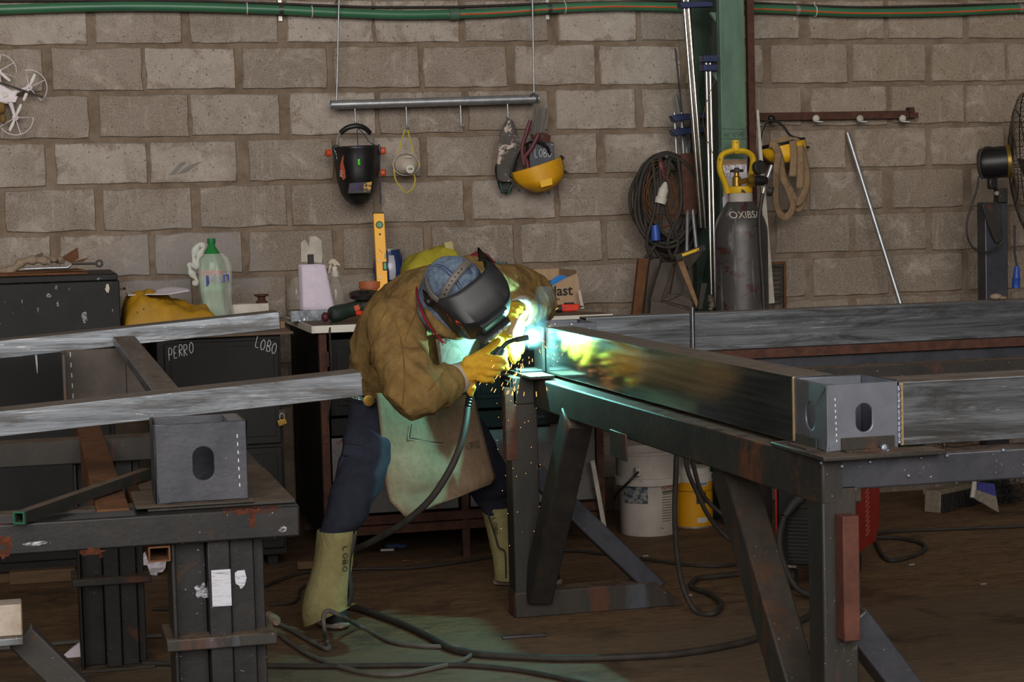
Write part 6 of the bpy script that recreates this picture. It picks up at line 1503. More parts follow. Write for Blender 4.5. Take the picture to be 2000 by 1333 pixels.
# ------------------------------------------------------------------ gloves
def glove(name,spec,voxel=.0038):
    b=MB()
    for c in spec:
        P=[A(x,y,Y) for x,y,Y,_ in c]; R=[q[3] for q in c]; pts=curve_pts(P,4); rr=[]
        for i in range(len(R)-1):
            for j in range(4): rr.append(R[i]+(R[i+1]-R[i])*j/4)
        rr.append(R[-1]); b.tube(pts,rr,12)
        for p,r in ((P[0],R[0]),(P[-1],R[-1])): b.ball(p,r*.99,None,None,12,8)
    me=remeshed(b,name,voxel,OFF,2,.4); warp(me,lambda p,q:.0022*ridge(p,28)+.0015*fbm(p,50,2)-.001,OFF)
    return obj(name,me,m['glove'],pe)
gR=glove('glove',[[(902,739,6.388,.043),(924,722,6.363,.044),(944,708,6.348,.036)],
 [(918,712,6.353,.03),(934,697,6.343,0.0172),(952,684,6.338,0.0142),(966,672,6.343,0.0120),(973,665,6.348,0.0095)],
 [(940,701,6.333,0.0159),(962,702,6.313,0.0146),(978,703,6.318,0.0133),(985,706,6.338,0.0112)],
 [(940,713,6.333,0.0159),(960,717,6.313,0.0146),(974,716,6.318,0.0133),(980,719,6.338,0.0112)],
 [(936,724,6.338,0.0155),(954,729,6.318,0.0142),(967,728,6.323,0.0129),(972,731,6.340,0.0103)],
 [(928,734,6.343,0.0146),(944,741,6.328,0.0133),(956,741,6.330,0.0120),(961,744,6.346,0.0099)],
 [(912,748,6.378,.03),(918,758,6.373,.022),(920,770,6.373,0.0112)]])
gL=glove('glove',[[(1005,612,6.520,.040),(1000,635,6.490,.046),(996,660,6.470,.041)],
 [(980,664,6.460,0.0172),(982,690,6.450,0.0151),(985,708,6.452,0.0138),(989,720,6.458,0.0112)],
 [(996,668,6.450,0.0172),(999,686,6.445,0.0146),(1002,700,6.450,0.0129),(1003,708,6.460,0.0108)],
 [(1004,664,6.460,0.0163),(1009,680,6.455,0.0142),(1011,692,6.460,0.0125),(1011,700,6.468,0.0103)],
 [(1011,655,6.480,0.0146),(1017,670,6.475,0.0129),(1019,680,6.480,0.0116),(1018,688,6.486,0.0095)],
 [(984,640,6.465,.024),(972,655,6.455,0.0155),(967,668,6.455,0.0138),(970,682,6.462,0.0112)]])
b=MB(); hand(b,'LOBO',A(938,744,6.326),A(950,722,6.318)-A(938,744,6.326),V((-.7,0,.5)),.02,.013,.0011,on=lambda p:p); obj('pen_name',b,m['ink'],gR)
# ------------------------------------------------------------------ apron
Le=[(735,768),(742,830),(748,890),(753,940),(760,978),(792,1011)]; Re=[(925,772),(938,825),(952,880),(966,926),(968,936),(961,946)]
def lerp2(T,v):
    j=v*(len(T)-1); i=int(min(j,len(T)-2)); t=j-i; return T[i][0]*(1-t)+T[i+1][0]*t, T[i][1]*(1-t)+T[i+1][1]*t
def apf(u,v):
    lx,ly=lerp2(Le,v); rx,ry=lerp2(Re,v); px=lx+(rx-lx)*u; py=ly+(ry-ly)*u
    if v>.99: py=ly+(ry-ly)*u
    Y=6.50+.27*u+.03*(1-v)-.045*math.sin(u*math.pi)*(.4+.6*v)+.012*math.sin(u*9+v*4)
    return A(px,py,Y)+V((0,.012*noise.noise(V((u*4,v*4,1))),0))
ap=obj('apron',MB().grid(apf,30,30),m['apron'],pe,solid=.004,smooth=70)
def onap(px,py,dy=.004):
    best=None
    for i in range(41):
        for j in range(41):
            u,v=i/40,j/40; lx,ly=lerp2(Le,v); rx,ry=lerp2(Re,v); x=lx+(rx-lx)*u; y=ly+(ry-ly)*u; e=(x-px)**2+(y-py)**2
            if best is None or e<best[0]: best=(e,u,v)
    q=apf(best[1],best[2]); return A(px,py,q.y-dy)
pk=[(800,830),(797,858),(806,860),(845,868),(870,870)]
obj('pocket_seam',MB().tube(curve_pts([onap(*p) for p in pk],4),.0018,5),m['bib'],ap,smooth=60)
pk=[(804,829),(801,854),(810,857),(846,864),(870,866)]
obj('pocket_seam',MB().tube(curve_pts([onap(*p) for p in pk],4),.0012,5),m['ink'],ap,smooth=60)
b=MB()
for k in range(5): b.tube([onap(918,866+k*3.2-.8),onap(937,862+k*3.2-.8)],.0008,4)
sh=[(911,868),(918,866),(922,868),(921,875),(916,879),(912,875),(911,868)]
b.tube([onap(*p) for p in sh],.001,4); b.tube([onap(914,874),onap(919,869)],.001,4)
obj('stamp',b,m['ink'],ap)
bibp=[(851,666),(880,668),(905,660),(938,668),(932,700),(905,716),(860,722),(856,700)]
def bibf(u,v):
    lx,ly=lerp2([(851,664),(856,695),(860,726)],v); rx,ry=lerp2([(940,650),(936,685),(915,722)],v)
    return A(lx+(rx-lx)*u,ly+(ry-ly)*u,6.40+.10*v+.08*u-.02*math.sin(u*3))
bb=obj('bib',MB().grid(bibf,12,10),m['bib'],pe,solid=.004,smooth=70)
b=MB(); hand(b,'LOBO',A(856,680,6.395),A(880,668,6.395)-A(856,682,6.395),V((.2,0,1)),.026,.0125,.0011); obj('pen_name',b,m['red_ink'],bb)
# belt chain and tag
b=MB()
for k in range(9):
    c=A(680+k*4.6,773+1.2*k,6.585); b.tube([c+V((math.cos(t)*.006,.002*math.sin(t+k*1.5),math.sin(t)*.004)) for t in [i*math.pi/4 for i in range(9)]],.0014,4,caps=False)
tag(obj('belt_chain',b,m['zinc'],pe),kind='stuff')
obj('round_tag',MB().lathe([(.018,0),(.019,.001),(.019,.004),(.016,.0045)],A(720,783,6.565),-Y_,22),m['brass'],pe,smooth=35)
# ------------------------------------------------------------------ gaiters and shoes
def gaiter(spec,nm='gaiter'):
    b=MB(); n=28; vs=[]
    for i,(px,py,Y,hw) in enumerate(spec):
        c=A(px,py,Y); k=hw*Y/3700
        for j in range(n+1):
            t=math.radians(-20)+2*math.pi*.955*j/n
            rr=1+.035*math.sin(3*t+i)+.05*noise.noise(V((math.cos(t)*2,math.sin(t)*2,i*1.1)))
            if i==len(spec)-1 and math.cos(t)>.2: rr*=1.12
            tl=(0,.016,.036)[max(0,i-len(spec)+3)] if len(spec)>6 else 0
            vs.append(c+V((math.cos(t)*k*rr,math.sin(t)*k*1.02*rr,tl*(math.cos(t)-math.sin(t)*.5))))
    w=n+1; b.add(vs,[(i*w+j,i*w+j+1,(i+1)*w+j+1,(i+1)*w+j) for i in range(len(spec)-1) for j in range(n)])
    return obj(nm,b,m['gaiter'],pe,solid=.005,subd=1,smooth=80)
g1=gaiter([(659,1034,6.40,38),(655,1062,6.395,36.5),(650,1095,6.39,36),(644,1130,6.385,39),(639,1158,6.38,43),(638,1185,6.38,46),(639,1194,6.38,46),(641,1204,6.38,48)])
obj('closure_flap',MB().tube(curve_pts([A(693,1044,6.37),A(687,1075,6.36),A(679,1100,6.355),A(684,1135,6.345),A(686,1165,6.345),A(676,1190,6.35)],6),.0085,6,flat=.45),m['rubber'],g1,smooth=60)
b=MB(); hand(b,'LOBO',A(671,1068,6.322),V((-.06,0,-1)),X_,.014,.022,.0012); obj('pen_name',b,m['ink'],g1)
g2=gaiter([(968,990,6.96,27),(974,1020,6.96,26),(980,1055,6.965,25),(986,1090,6.97,23),(990,1122,6.97,23),(990,1134,6.97,24)])
obj('closure_flap',MB().tube(curve_pts([A(952,1000,6.905),A(968,1050,6.905),A(974,1070,6.905),A(986,1080,6.905),A(988,1130,6.905)],6),.003,6),m['rubber'],g2,smooth=60)
b=MB(); hand(b,'LOBO',A(962,1012,6.90),V((.1,0,-1)),X_,.012,.017,.0011); obj('pen_name',b,m['ink'],g2)
def shoe(h,d,L):
    d=V((d[0],d[1],0)).normalized(); s=V((-d.y,d.x,0)); up=Z_
    sec=[(0,.030,.045,.05),(.12,.036,.05,.055),(.4,.038,.05,.058),(.65,.046,.042,.05),(.85,.044,.034,.036),(.97,.028,.026,.024),(1.0,.006,.02,.01)]
    b=MB(); b.loft([(V((h.x,h.y,0))+d*(L*t)+up*(zc+.006),s*w,up*hh) for t,w,zc,hh in sec],20)
    for i,p in enumerate(b.v):
        if p.z<.014: b.v[i]=V((p.x,p.y,.014))
    sh_=obj('shoe',b,m['shoe'],pe,smooth=60)
    b=MB(); b.loft([(V((h.x,h.y,0))+d*(L*1.02*t-.003)+up*zz,s*(w+.006),up*.011) for t,w,zz in ((-.01,.012,.013),(.03,.032,.012),(.2,.038,.012),(.4,.036,.011),(.65,.046,.011),(.88,.043,.014),(.98,.026,.017),(1.02,.006,.02))],14)
    obj('sole',b,m['sole'],sh_,smooth=60)
t0=atz(622,1204,0); t1=atz(672,1238,0)
shoe(V((t0.x,t0.y,0)),(t1.x-t0.x,t1.y-t0.y),.27)
t2=atz(962,1146,0); shoe(V((t2.x+.02,t2.y+.03,0)),(.2,-.12),.25)

# ------------------------------------------------------------------ torch, arc, sparks
to=thing('welding_torch','black MIG welding torch held in the glove, its nozzle at the arc','welding torch',A(978,686,6.36))
obj('handle',MB().tube([A(920,764,6.385),A(932,745,6.382),A(955,715,6.372),A(972,692,6.362),A(980,680,6.358)],[.014,.0165,.0175,.0185,.014],14),plain('handle_blue','#141a2c','#1c2438',14,.45,0,.05),to,smooth=50)
obj('neck',MB().tube(curve_pts([A(978,684,6.358),A(988,672,6.356),A(1000,666,6.36),A(1012,663,6.362)],5),.0075,10),m['black_plastic'],to,smooth=60)
obj('nozzle',MB().tube([A(1008,664,6.36),A(1031,659.5,6.368)],.0098,14),m['black_steel'],to,smooth=50)
cs=[A(921,762,6.385),A(917,778,6.38),A(913,800,6.37)]
b=MB(); cc3=curve_pts(cs,8)
for i in range(0,len(cc3)-1): b.tube([cc3[i],cc3[i].lerp(cc3[i+1],.6)],.0135,10)
obj('strain_relief',MB().tube(cc3,[.0135 if i%2 else .0105 for i in range(len(cc3))],12),m['black_plastic'],to,smooth=30)
cab=[A(913,798,6.37),A(908,835,6.32),A(896,880,6.28),A(872,930,6.27),A(835,982,6.30),A(780,1028,6.38),A(720,1062,6.50),A(690,1078,6.58),A(666,1120,6.66),A(664,1170,6.68)]
g_=[(672,1186),(700,1190),(742,1204),(790,1222),(840,1246),(880,1268),(930,1278),(1000,1283),(1100,1287),(1200,1285),(1320,1278),(1420,1262),(1475,1248),(1560,1215),(1600,1190)]
cab+=[atz(x,y,.012) for x,y in g_]
obj('cable',MB().tube(curve_pts(cab,6),.0115,10),m['cable'],to,smooth=60)
arcp_=A(1040,659,6.39)
ar=thing('weld_arc','blinding blue-white welding arc at the nozzle tip','welding arc',arcp_)
em=NT('arc_light'); e_=em.n('ShaderNodeEmission'); e_.inputs[0].default_value=(.8,.97,1,1); e_.inputs[1].default_value=900
em.l(e_.outputs[0],em.t.nodes['Material Output'].inputs[0])
obj('arc_core',MB().ball(arcp_,.007,.007,.010,12,8),em.m,ar,smooth=60)
ld=bpy.data.lights.new('arc_lamp','POINT'); ld.energy=21; ld.color=(.24,.96,.92); ld.shadow_soft_size=.006
lo=bpy.data.objects.new('arc_lamp',ld); COL.objects.link(lo); lo.parent=ar; lo.location=(-.012,-.012,.0)
sk=NT('spark_glow'); e_=sk.n('ShaderNodeEmission'); e_.inputs[0].default_value=(1,.42,.12,1); e_.inputs[1].default_value=4.5; sk.l(e_.outputs[0],sk.t.nodes['Material Output'].inputs[0])
random.seed(77); b=MB()
for k in range(110):
    if k<60: x=random.gauss(1005,32); y=random.uniform(690,770); Y=random.uniform(6.25,6.4)
    else: x=random.uniform(955,1120); y=random.gauss(668,22); Y=random.uniform(6.28,6.38)
    p=A(x,y,Y); d=(p-arcp_).normalized(); L=random.uniform(.004,.014); b.tube([p,p+d*L+V((0,0,-L*.3))],random.uniform(.0005,.0009),4)
for k in range(26): 
    p=A(random.uniform(960,1060),random.uniform(780,1100),random.uniform(6.2,6.38)); b.ball(p,.0009,None,None,5,4)
tag(one('weld_sparks',b,sk.m,'orange sparks flying around the welding arc','sparks',A(1005,720,6.35)),kind='stuff')
# thin fume ball added around the arc, also standing in for lens bloom
gz=NT('arc_glow_haze'); gz.t.nodes.remove(gz.b); vp=gz.n('ShaderNodeVolumePrincipled'); vp.inputs['Color'].default_value=(.8,.9,1,1)
gg=gz.n('ShaderNodeTexGradient',gradient_type='QUADRATIC_SPHERE'); gz.l(gz.coord('Object',(20,20,20)),gg.inputs[0]); gz.l(gz.math('MULTIPLY',gg.outputs['Fac'],2.2),vp.inputs['Density']); gz.l(vp.outputs[0],gz.t.nodes['Material Output'].inputs['Volume'])
obj('arc_glow_haze',MB().ball(arcp_,.05,None,None,16,12),gz.m,ar,smooth=80)
# fume drifting up from the arc
fu=NT('fume'); fu.t.nodes.remove(fu.b); vp=fu.n('ShaderNodeVolumePrincipled'); vp.inputs['Color'].default_value=(.75,.85,1,1)
co=fu.coord('Object'); nz=fu.noise(co,9,3,.6,.5); dn=fu.math('MULTIPLY',fu.ramp(nz,.42,.75),1.1); fu.l(dn,vp.inputs['Density']); fu.l(vp.outputs[0],fu.t.nodes['Material Output'].inputs['Volume'])
b=MB(); b.loft([(A(1042,668,6.40),X_*.03,Y_*.03),(A(1042,650,6.40),X_*.045,Y_*.04),(A(1052,620,6.42),X_*.04,Y_*.04),(A(1060,590,6.45),X_*.045,Y_*.045),(A(1066,560,6.48),X_*.03,Y_*.03)],16)
tag(one('weld_fume',b,fu.m,'faint bluish welding fume rising above the arc','smoke',A(1042,668,6.40),smooth=80),kind='stuff')
# ------------------------------------------------------------------ bucket, can and things on the floor
bk=atz(1268,1040,0); bk=V((bk.x,bk.y,0)); ppm=3800/ (bk-V((0,0,0))).dot(CF)
r0=57/ppm; r1=64/ppm; hb2=aty(1268,872,bk.y).z-.012
bu=thing('white_bucket','grubby white plastic bucket with a black wire handle under the trestle','bucket',bk)
obj('wall',MB().lathe([(r0*.97,0),(r0,.006),(r0*1.02,hb2*.55),(r1*.985,hb2*.78),(r1*.985,hb2*.96),(r1*1.01,hb2*.965),(r1*1.01,hb2),(r1*.96,hb2),(r1*.95,hb2*.9),(r0*.97,.1)],bk,Z_,40),m['bucket'],bu,smooth=35)
obj('skirt_ring',MB().lathe([(r1*.99,hb2*.60),(r1*1.055,hb2*.605),(r1*1.06,hb2*.64),(r1*1.04,hb2*.685),(r1*.99,hb2*.69)],bk,Z_,40),m['bucket'],bu,smooth=35)
obj('rubble',MB().lathe([(r1*.94,hb2*.90),(r1*.5,hb2*.93),(.001,hb2*.95)],bk,Z_,24),plain('rubble','#6f665b','#a79d90',60,.9,0,.6,90),bu,smooth=60)
lug=aty(1246,921,bk.y-r1*.98); obj('handle_lug',MB().box(lug.x-.011,lug.x+.011,lug.y-.006,lug.y+.02,lug.z-.02,lug.z+.014),m['bucket'],bu,bevel=.002)
obj('handle',MB().tube(curve_pts([lug+V((0,-.006,-.002)),aty(1230,940,bk.y-r1*1.05),aty(1208,962,bk.y-r1*.8),aty(1200,975,bk.y-r1*.4)],5),.0055,8),m['black_plastic'],bu,smooth=60)
def wrap(mb_fn,name,a0,a1,z0,z1,rr,mat,parent,n=12):
    vs=[]
    for j in range(2):
        for i in range(n+1):
            a=a0+(a1-a0)*i/n; z=z0 if j==0 else z1; vs.append(bk_+V((math.cos(a)*rr(z),math.sin(a)*rr(z),z)))
    return obj(name,MB().add(vs,[(i,i+1,n+2+i,n+1+i) for i in range(n)]),m[mat],parent,smooth=60)
bk_=bk
rw=lambda z: (r0+(r1*.985-r0)*(z/(hb2*.78)))*1.006
wrap(None,'faded_print',-2.75,-1.9,hb2*.40,hb2*.595,rw,'bucket_print',bu)
b=MB(); 
for k in range(11):
    z=hb2*(.50-.032*k); a0,a1=-1.42,-1.05
    b.tube([bk_+V((math.cos(a)*rw(z)*1.001,math.sin(a)*rw(z)*1.001,z)) for a in (a0,a0+.12,a0+.24,a1)],.0011,4)
tag(obj('small_print',b,m['strap_grey'],bu),kind='stuff')
wrap(None,'label_block',-1.42,-.85,hb2*.515,hb2*.545,lambda z:rw(z)*1.002,'strap_grey',bu)
t_=text_mesh('REVES',.026,V((0,0,0)),X_,Z_,.0006)
for i,p in enumerate(t_.v):
    a=-1.45+p.x/r1; z=hb2*.56+p.z; t_.v[i]=bk_+V((math.cos(a)*rw(z)*1.004,math.sin(a)*rw(z)*1.004,z))
obj('red_print',t_,m['red_ink'],bu)
# yellow can
cn=atz(1358,1028,0); bk_=V((cn.x,cn.y+.02,0)); rc_=.085; hc_=aty(1358,925,cn.y).z
ycn=thing('yellow_can','yellow and white paint can behind the black cables, right of the bucket','paint can',bk_)
obj('body',MB().lathe([(rc_,0),(rc_,hc_)],bk_,Z_,32),m['can_yellow'],ycn,smooth=35)
obj('shoulder',MB().lathe([(rc_*1.006,hc_*.86),(rc_*1.01,hc_*.87),(rc_*1.01,hc_),(rc_*.9,hc_*1.02),(rc_*.88,hc_*1.12),(rc_*.6,hc_*1.14)],bk_,Z_,32),m['can_white'],ycn,smooth=35)
obj('base_rim',MB().lathe([(rc_*1.02,0),(rc_*1.02,.006),(rc_,.007)],bk_,Z_,32),m['zinc'],ycn,smooth=35)
rr_=lambda z: rc_*1.008
lab2=wrap(None,'picture_label',-1.75,-1.2,hc_*.46,hc_*.67,rr_,'scrap',ycn)
wrap(None,'name_label',-2.0,-1.1,hc_*.79,hc_*.86,rr_,'can_white',ycn)
wrap(None,'info_label',-1.72,-1.15,hc_*.10,hc_*.20,rr_,'can_white',ycn)
wrap(None,'dark_band',-3.0,-.1,hc_*.69,hc_*.70,rr_,'ink',ycn,24)
t_=text_mesh('Tersuave',.024,V((0,0,0)),X_,Z_,.0006,bold=True)
for i,p in enumerate(t_.v):
    a=-1.98+p.x/rc_*.8; z=hc_*.805+p.z; t_.v[i]=bk_+V((math.cos(a)*rc_*1.012,math.sin(a)*rc_*1.012,z))
obj('name',t_,plain('name_blue','#2a4a86',rough=.5,bump=0),ycn)
# cables hanging from the trestle
def cable(name,pts,r,mat,lab,cat='cable',n=7):
    P=curve_pts(pts,n); return one(name,MB().tube(P,r,9),m[mat],lab,cat,min(P,key=lambda p:p.z),smooth=60)
Yc=6.3
cable('hanging_cable',[aty(1322,880,Yc),aty(1320,930,Yc),aty(1318,1000,Yc),aty(1322,1080,Yc),aty(1335,1150,Yc),atz(1360,1195,.012),atz(1395,1198,.012),atz(1408,1180,.012),atz(1385,1160,.012),atz(1350,1147,.012),atz(1360,1132,.012),atz(1390,1127,.012),atz(1430,1123,.012),atz(1500,1115,.012)],.0095,'cable','thick black cable hanging in front of the white bucket')
cable('hanging_cable',[aty(1338,885,6.7),aty(1345,925,6.7),aty(1365,970,6.7),aty(1385,1010,6.7),aty(1420,1050,6.7),aty(1470,1080,6.6)],.0085,'cable','black cable sagging across the yellow can, outer loop')
cable('hanging_cable',[aty(1350,890,6.75),aty(1362,940,6.75),aty(1372,965,6.75),aty(1392,990,6.75),aty(1430,1020,6.7)],.0085,'cable','black cable sagging across the yellow can, inner loop')
# floor cables
cable('floor_cable',[atz(x,y,.008) for x,y in ((300,1190),(420,1185),(530,1140),(600,1118),(700,1112),(800,1110),(900,1098),(960,1088),(1050,1078),(1130,1077),(1250,1092),(1420,1105),(1600,1060),(1730,1040),(1850,1034),(2010,1028))],.0065,'cable','long thin cable crossing the floor behind the trestle leg')
cable('floor_cable',[atz(x,y,.008) for x,y in ((527,1182),(570,1178),(583,1168),(585,1155),(596,1144))],.005,'cable','short thin wire beside the left boot')
cable('floor_cable',[atz(x,y,.009) for x,y in ((535,1215),(570,1232),(610,1255),(640,1268),(638,1252),)]+[aty(634,1230,6.2),aty(632,1205,6.2),aty(642,1194,6.2),aty(668,1205,6.2)]+[atz(x,y,.009) for x,y in ((705,1225),(760,1252),(820,1262),(900,1266),(920,1278),(900,1292),(850,1305),(780,1318),(720,1316),(660,1302),(600,1278),(560,1252),(530,1238),(400,1240),(250,1246),(0,1268),(-60,1275))],.0075,'cable_grey','grey cable looping up over the left boot and across the floor')
cable('floor_cable',[atz(x,y,.009) for x,y in ((280,1296),(400,1298),(530,1301),(650,1302),(800,1300),(900,1300),(1000,1308),(1100,1326),(1180,1345))],.0085,'cable','dark cable lying along the bottom edge of the floor')
cable('floor_cable',[atz(x,y,.009) for x,y in ((1712,1050),(1760,1052),(1800,1062),(1806,1074),(1785,1086),(1750,1095),(1730,1092),(1716,1072),(1710,1055))],.0085,'cable','loop of cable on the floor beside the red welder')
pc1=thing('cable_plug','grey rubber cable plug on the floor beside the near post','plug',atz(532,1215,0))
p=atz(525,1205,.02); q=atz(541,1216,.02); obj('body',MB().tube([p,p.lerp(q,.8),q],[.019,.02,.012],12),m['rag'],pc1,smooth=50)
# red welding machine on castors
wz=atz(1584,1160,0); wz=V((wz.x,wz.y,0))
wm=thing('welding_machine','red and black welding machine on castors behind the near trestle leg','welding machine',wz)
def wl(x,y,z): return wz+V((x,y,z))
zb6=.10; zt6=.46
def wbox(x0,x1,y0,y1,z0,z1): return MB().box(wz.x+x0,wz.x+x1,wz.y+y0,wz.y+y1,z0,z1)
obj('front_panel',wbox(-.118,.118,0,.02,zb6,zt6),m['black_plastic'],wm,bevel=.006)
sd_=[wl(.12,.0,zb6+.02),wl(.12,.0,zt6),wl(.12,.64,zt6),wl(.12,.64,zb6+.07),wl(.12,.55,zb6)]
obj('casing',MB().prism([wl(.119,.021,zb6),wl(.119,.021,zt6),wl(.119,.63,zt6),wl(.119,.63,zb6+.06),wl(.119,.55,zb6)],(-.238,0,0)),m['red_paint'],wm,bevel=.004)
for sx in (-1,1):
    obj('side_cover',MB().prism([p if sx>0 else wl(-.127,p.y-wz.y,p.z) for p in sd_],(.007,0,0)),m['red_paint'],wm,bevel=.002)
lp=plain('louvre_pink','#a8645a',rough=.6,bump=0)
for k in range(14):
    z=zt6-.07-.018*k; obj('louvre',MB().bar(wl(.1285,.37,z-.004),wl(.1285,.43,z+.008),.003,.003,up=X_),lp,wm)
obj('side_lettering',text_mesh('160 ESS',.06,wl(.1285,.34,zt6-.055),V((0,1,.12)),Z_,.001,bold=True),m['dirty_white'],wm)
for k in range(12):
    z=zb6+.02+k*.0135; obj('grille_slat',wbox(-.08,.10,-.008,-.0005,z,z+.006),m['rubber'],wm)
c=wl(-.02,0,zt6-.10); obj('socket',MB().lathe([(.05,0),(.05,.012),(.04,.014),(.03,.004)],c,-Y_,22),m['rubber'],wm,smooth=40)
obj('gun_plug',MB().tube([c+V((0,-.01,0)),c+V((-.03,-.05,-.03)),c+V((-.055,-.075,-.07))],[.022,.02,.014],12),m['rubber'],wm,smooth=50)
obj('gun_cable',MB().tube(curve_pts([c+V((-.055,-.075,-.07)),c+V((-.07,-.09,-.14)),c+V((-.06,-.10,-.22)),wl(-.03,-.1,.04),wl(.05,-.12,.013)],5),.012,10),m['cable'],wm,smooth=60)
sp_=MB().tube([wl(.012,-.0015,.268),wl(.018,-.0015,.282),wl(.022,-.0015,.29)],.0012,5).tube([wl(.0,-.0015,.258),wl(.004,-.0015,.264),wl(.024,-.0015,.264),wl(.028,-.0015,.258),wl(.0,-.0015,.258)],.0012,5)
obj('socket_symbol',sp_,m['dirty_white'],wm)
for xx,yy in ((-.08,.06),(.08,.06),(-.08,.42),(.08,.42)):
    w2=obj('castor',MB().lathe([(.015,-.012),(.036,-.012),(.038,0),(.036,.012),(.015,.012)],wl(xx,yy,.038),X_,20),m['rubber'],wm,smooth=40)
    obj('castor_fork',MB().prism([wl(xx-.016,yy-.03,.085),wl(xx-.016,yy+.03,.085),wl(xx-.016,yy+.008,.03),wl(xx-.016,yy-.008,.03)],(.003,0,0)).box(wz.x+xx-.02,wz.x+xx+.02,wz.y+yy-.03,wz.y+yy+.03,.085,zb6),m['zinc'],w2)
wm.rotation_euler.z=-.62
# brooms
brm=atz(1855,1000,0)
br=thing('floor_brush','wide black-bristled floor brush with a wooden back by the right wall','brush',brm)
pA,pB=atz(1838,1003,0),atz(1905,985,0); pB=V((pB.x,pB.y,0))
d=(pB-pA).normalized(); s=V((-d.y,d.x,0)); b=MB(); random.seed(4)
b.prism([pA+V((0,0,.0)),pB,pB+V((0,0,.07))+s*.02,pA+V((0,0,.085))+s*.02],s*.06); 
for k in range(160):
    t=random.random(); p=pA.lerp(pB,t)-s*random.uniform(0,.008); b.tube([p+V((0,0,.075))+s*.012,p+V((random.uniform(-.006,.006),-random.uniform(0,.012),.003))],.0022,4)
obj('bristles',b,m['bristle_black'],br)
obj('back',MB().bar(pA+V((-.004,0,.088))+s*.05,pB+V((0,0,.08))+s*.05,.075,.022),m['wood_grey'],br,bevel=.003)
obj('back',MB().prism([pA+V((-.012,0,.002))+s*.0,pA+V((-.002,0,.002)),pA+V((.002,0,.095)),pA+V((-.008,0,.095))],s*.07),m['wood_grey'],br)
bb2=thing('hand_broom','blue and grey angled broom head with a pale handle socket','broom',atz(1940,998,0))
hq=aty(1900,960,7.75); b=MB(); b2=MB()
for k in range(110):
    t=k/109; top=aty(1903+t*38,942+t*4,7.8); bot=aty(1905+t*45,975+t*26,7.72); bot.z=max(bot.z,.004)
    mid=top.lerp(bot,.45); b.tube([mid,bot],.0028,4); b2.tube([top,mid],.0028,4)
tag(obj('bristles',b,m['bristle_grey'],bb2),kind='stuff'); tag(obj('blue_bristles',b2,m['bristle_blue'],bb2),kind='stuff')
obj('socket',MB().tube([aty(1903,942,7.76),aty(1902,955,7.75),aty(1899,973,7.74)],[.011,.012,.011],12),m['dirty_white'],bb2,smooth=50)
b=MB(); random.seed(9); c=aty(1958,965,8.0)
for k in range(260):
    a=V((random.gauss(0,.05),random.gauss(0,.04),random.uniform(-.05,.05))); p=V((c.x,c.y,.06))+a; p.z=max(.004,p.z); q=p+V((random.gauss(0,.02),random.gauss(0,.02),random.gauss(0,.015))); q.z=max(.004,q.z); b.tube([p,q],.002,4)
tag(one('bristle_clump',b,m['bristle_black'],'dark clump of loose bristles behind the blue broom','bristles',V((c.x,c.y,0))),kind='stuff')
c=aty(1880,950,8.2); one('dust_ball',MB().ball(V((c.x,8.2,.03)),.05,.04,.03).ball(V((c.x-.06,8.2,.02)),.04,.03,.02),m['bristle_black'],'low dark rubbish heap at the foot of the wall behind the brush','rubbish',V((c.x,8.2,0)),smooth=60)
# wire coil behind the beams on the right
wc=thing('wire_coil','loose coil of brown wire lying behind the near galvanised beam','wire coil',aty(1830,760,8.2))
for k in range(7):
    cc4=aty(1840+6*k,770+2*k,8.15); R4=.20+.012*k
    obj('turn',MB().tube([cc4+V((math.cos(t)*R4,.02*math.sin(2*t+k),math.sin(t)*R4*.8)) for t in [i*math.pi/20 for i in range(41)]],.003,6,caps=False),m['rust'],wc,smooth=60)
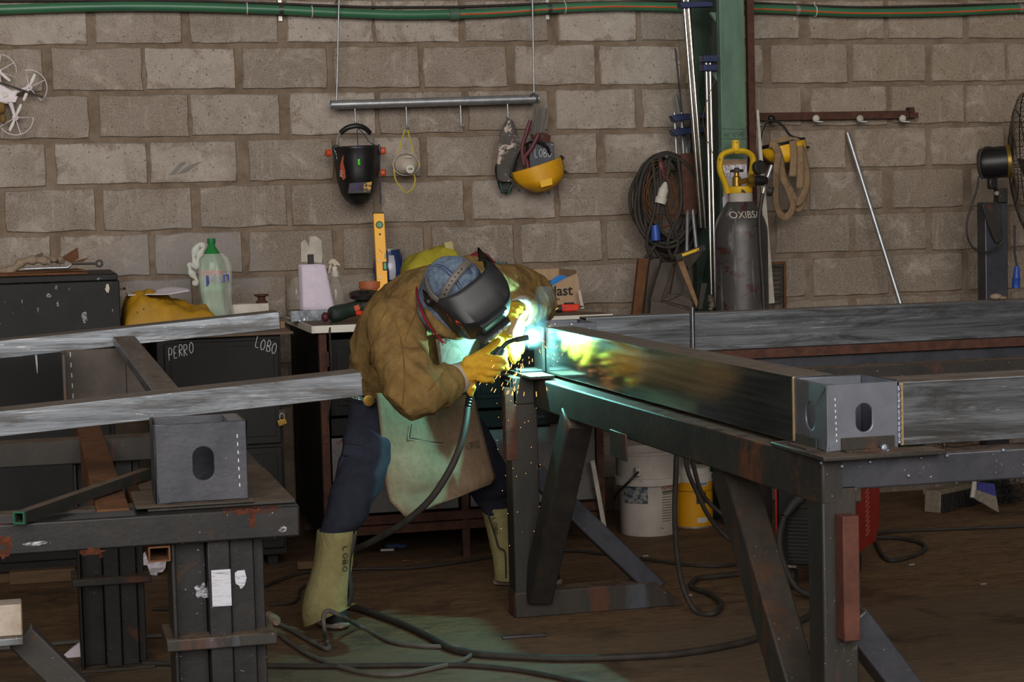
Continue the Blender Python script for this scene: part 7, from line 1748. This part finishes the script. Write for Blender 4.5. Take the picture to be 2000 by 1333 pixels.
# small litter
def litter(name,poly,mat,lab,cat,h=.012):
    P=[atz(x,y,.001) for x,y in poly]; return one(name,MB().prism(P,(0,0,h)),m[mat],lab,cat,P[0],bevel=.002)
litter('steel_strip',[(980,1246),(1066,1240),(1067,1244),(982,1250)],'mill_steel','flat shiny steel strip on the floor beside the trestle foot','strip',.008)
c=atz(768,1072,0); one('blue_rag',MB().ball(c+V((0,0,.012)),.035,.02,.012).ball(c+V((.03,0,.008)),.03,.015,.009),m['denim_dark'],'small dark blue rag on the floor behind the apron','rag',c,smooth=60)
c=atz(756,1078,0); one('foil_scrap',MB().prism([c+V((-.03,0,.001)),c+V((.03,-.01,.001)),c+V((.025,.01,.001)),c+V((-.02,.015,.001))],(0,0,.012)),m['zinc'],'crumpled foil scrap beside the blue rag','foil',c,bevel=.003)
litter('orange_scrap',[(784,1094),(806,1092),(805,1097),(785,1098)],'rust','small orange scrap on the floor behind the legs','scrap',.006)
c=atz(300,1125,0); random.seed(6); b=MB()
b.ball(c+V((0,0,.05)),.05,.04,.05,12,8)
for i,p in enumerate(b.v): b.v[i]=p+V((random.uniform(-.01,.01),random.uniform(-.01,.01),random.uniform(-.008,.008)))
one('paper_ball',b,m['paper'],'crumpled white paper on the floor between the two posts','paper',c)
c=atz(150,1285,0); one('paper_scrap',MB().prism([c+V((-.05,0,.001)),c+V((.04,0,.001)),c+V((.04,.06,.05)),c+V((-.01,.06,.02))],(0,0,.004)),m['paper'],'white paper scrap at the foot of the far post','paper',c)
P=[atz(20,1139,.0),atz(148,1131,.0)]; one('floor_plank',MB().bar(P[0]+V((0,0,.025)),P[1]+V((0,0,.025)),.1,.05),m['pallet'],'brown wooden plank on the floor at the far left','plank',P[0],bevel=.003)
for i,(x,y) in enumerate(((1345,1165),(1920,1143),(1780,1105),(1260,1088))):
    c=atz(x,y,0); one('metal_chip',MB().bar(c+V((-.01,0,.003)),c+V((.014,.004,.003)),.006,.005),m['zinc'],['small pale chip by the hanging cable','thin metal sliver on the right floor','small chip near the cable loop','tiny white chip below the bucket'][i],'chip',c)
c=atz(1395,1120,0)
# wood plinth strip left under the bench
one('wood_batten',MB().bar(V((.98,7.62,.02)),V((1.2,7.60,.02)),.03,.03),m['pallet'],'short batten on the floor under the bench end','batten',V((1.0,7.62,0)))
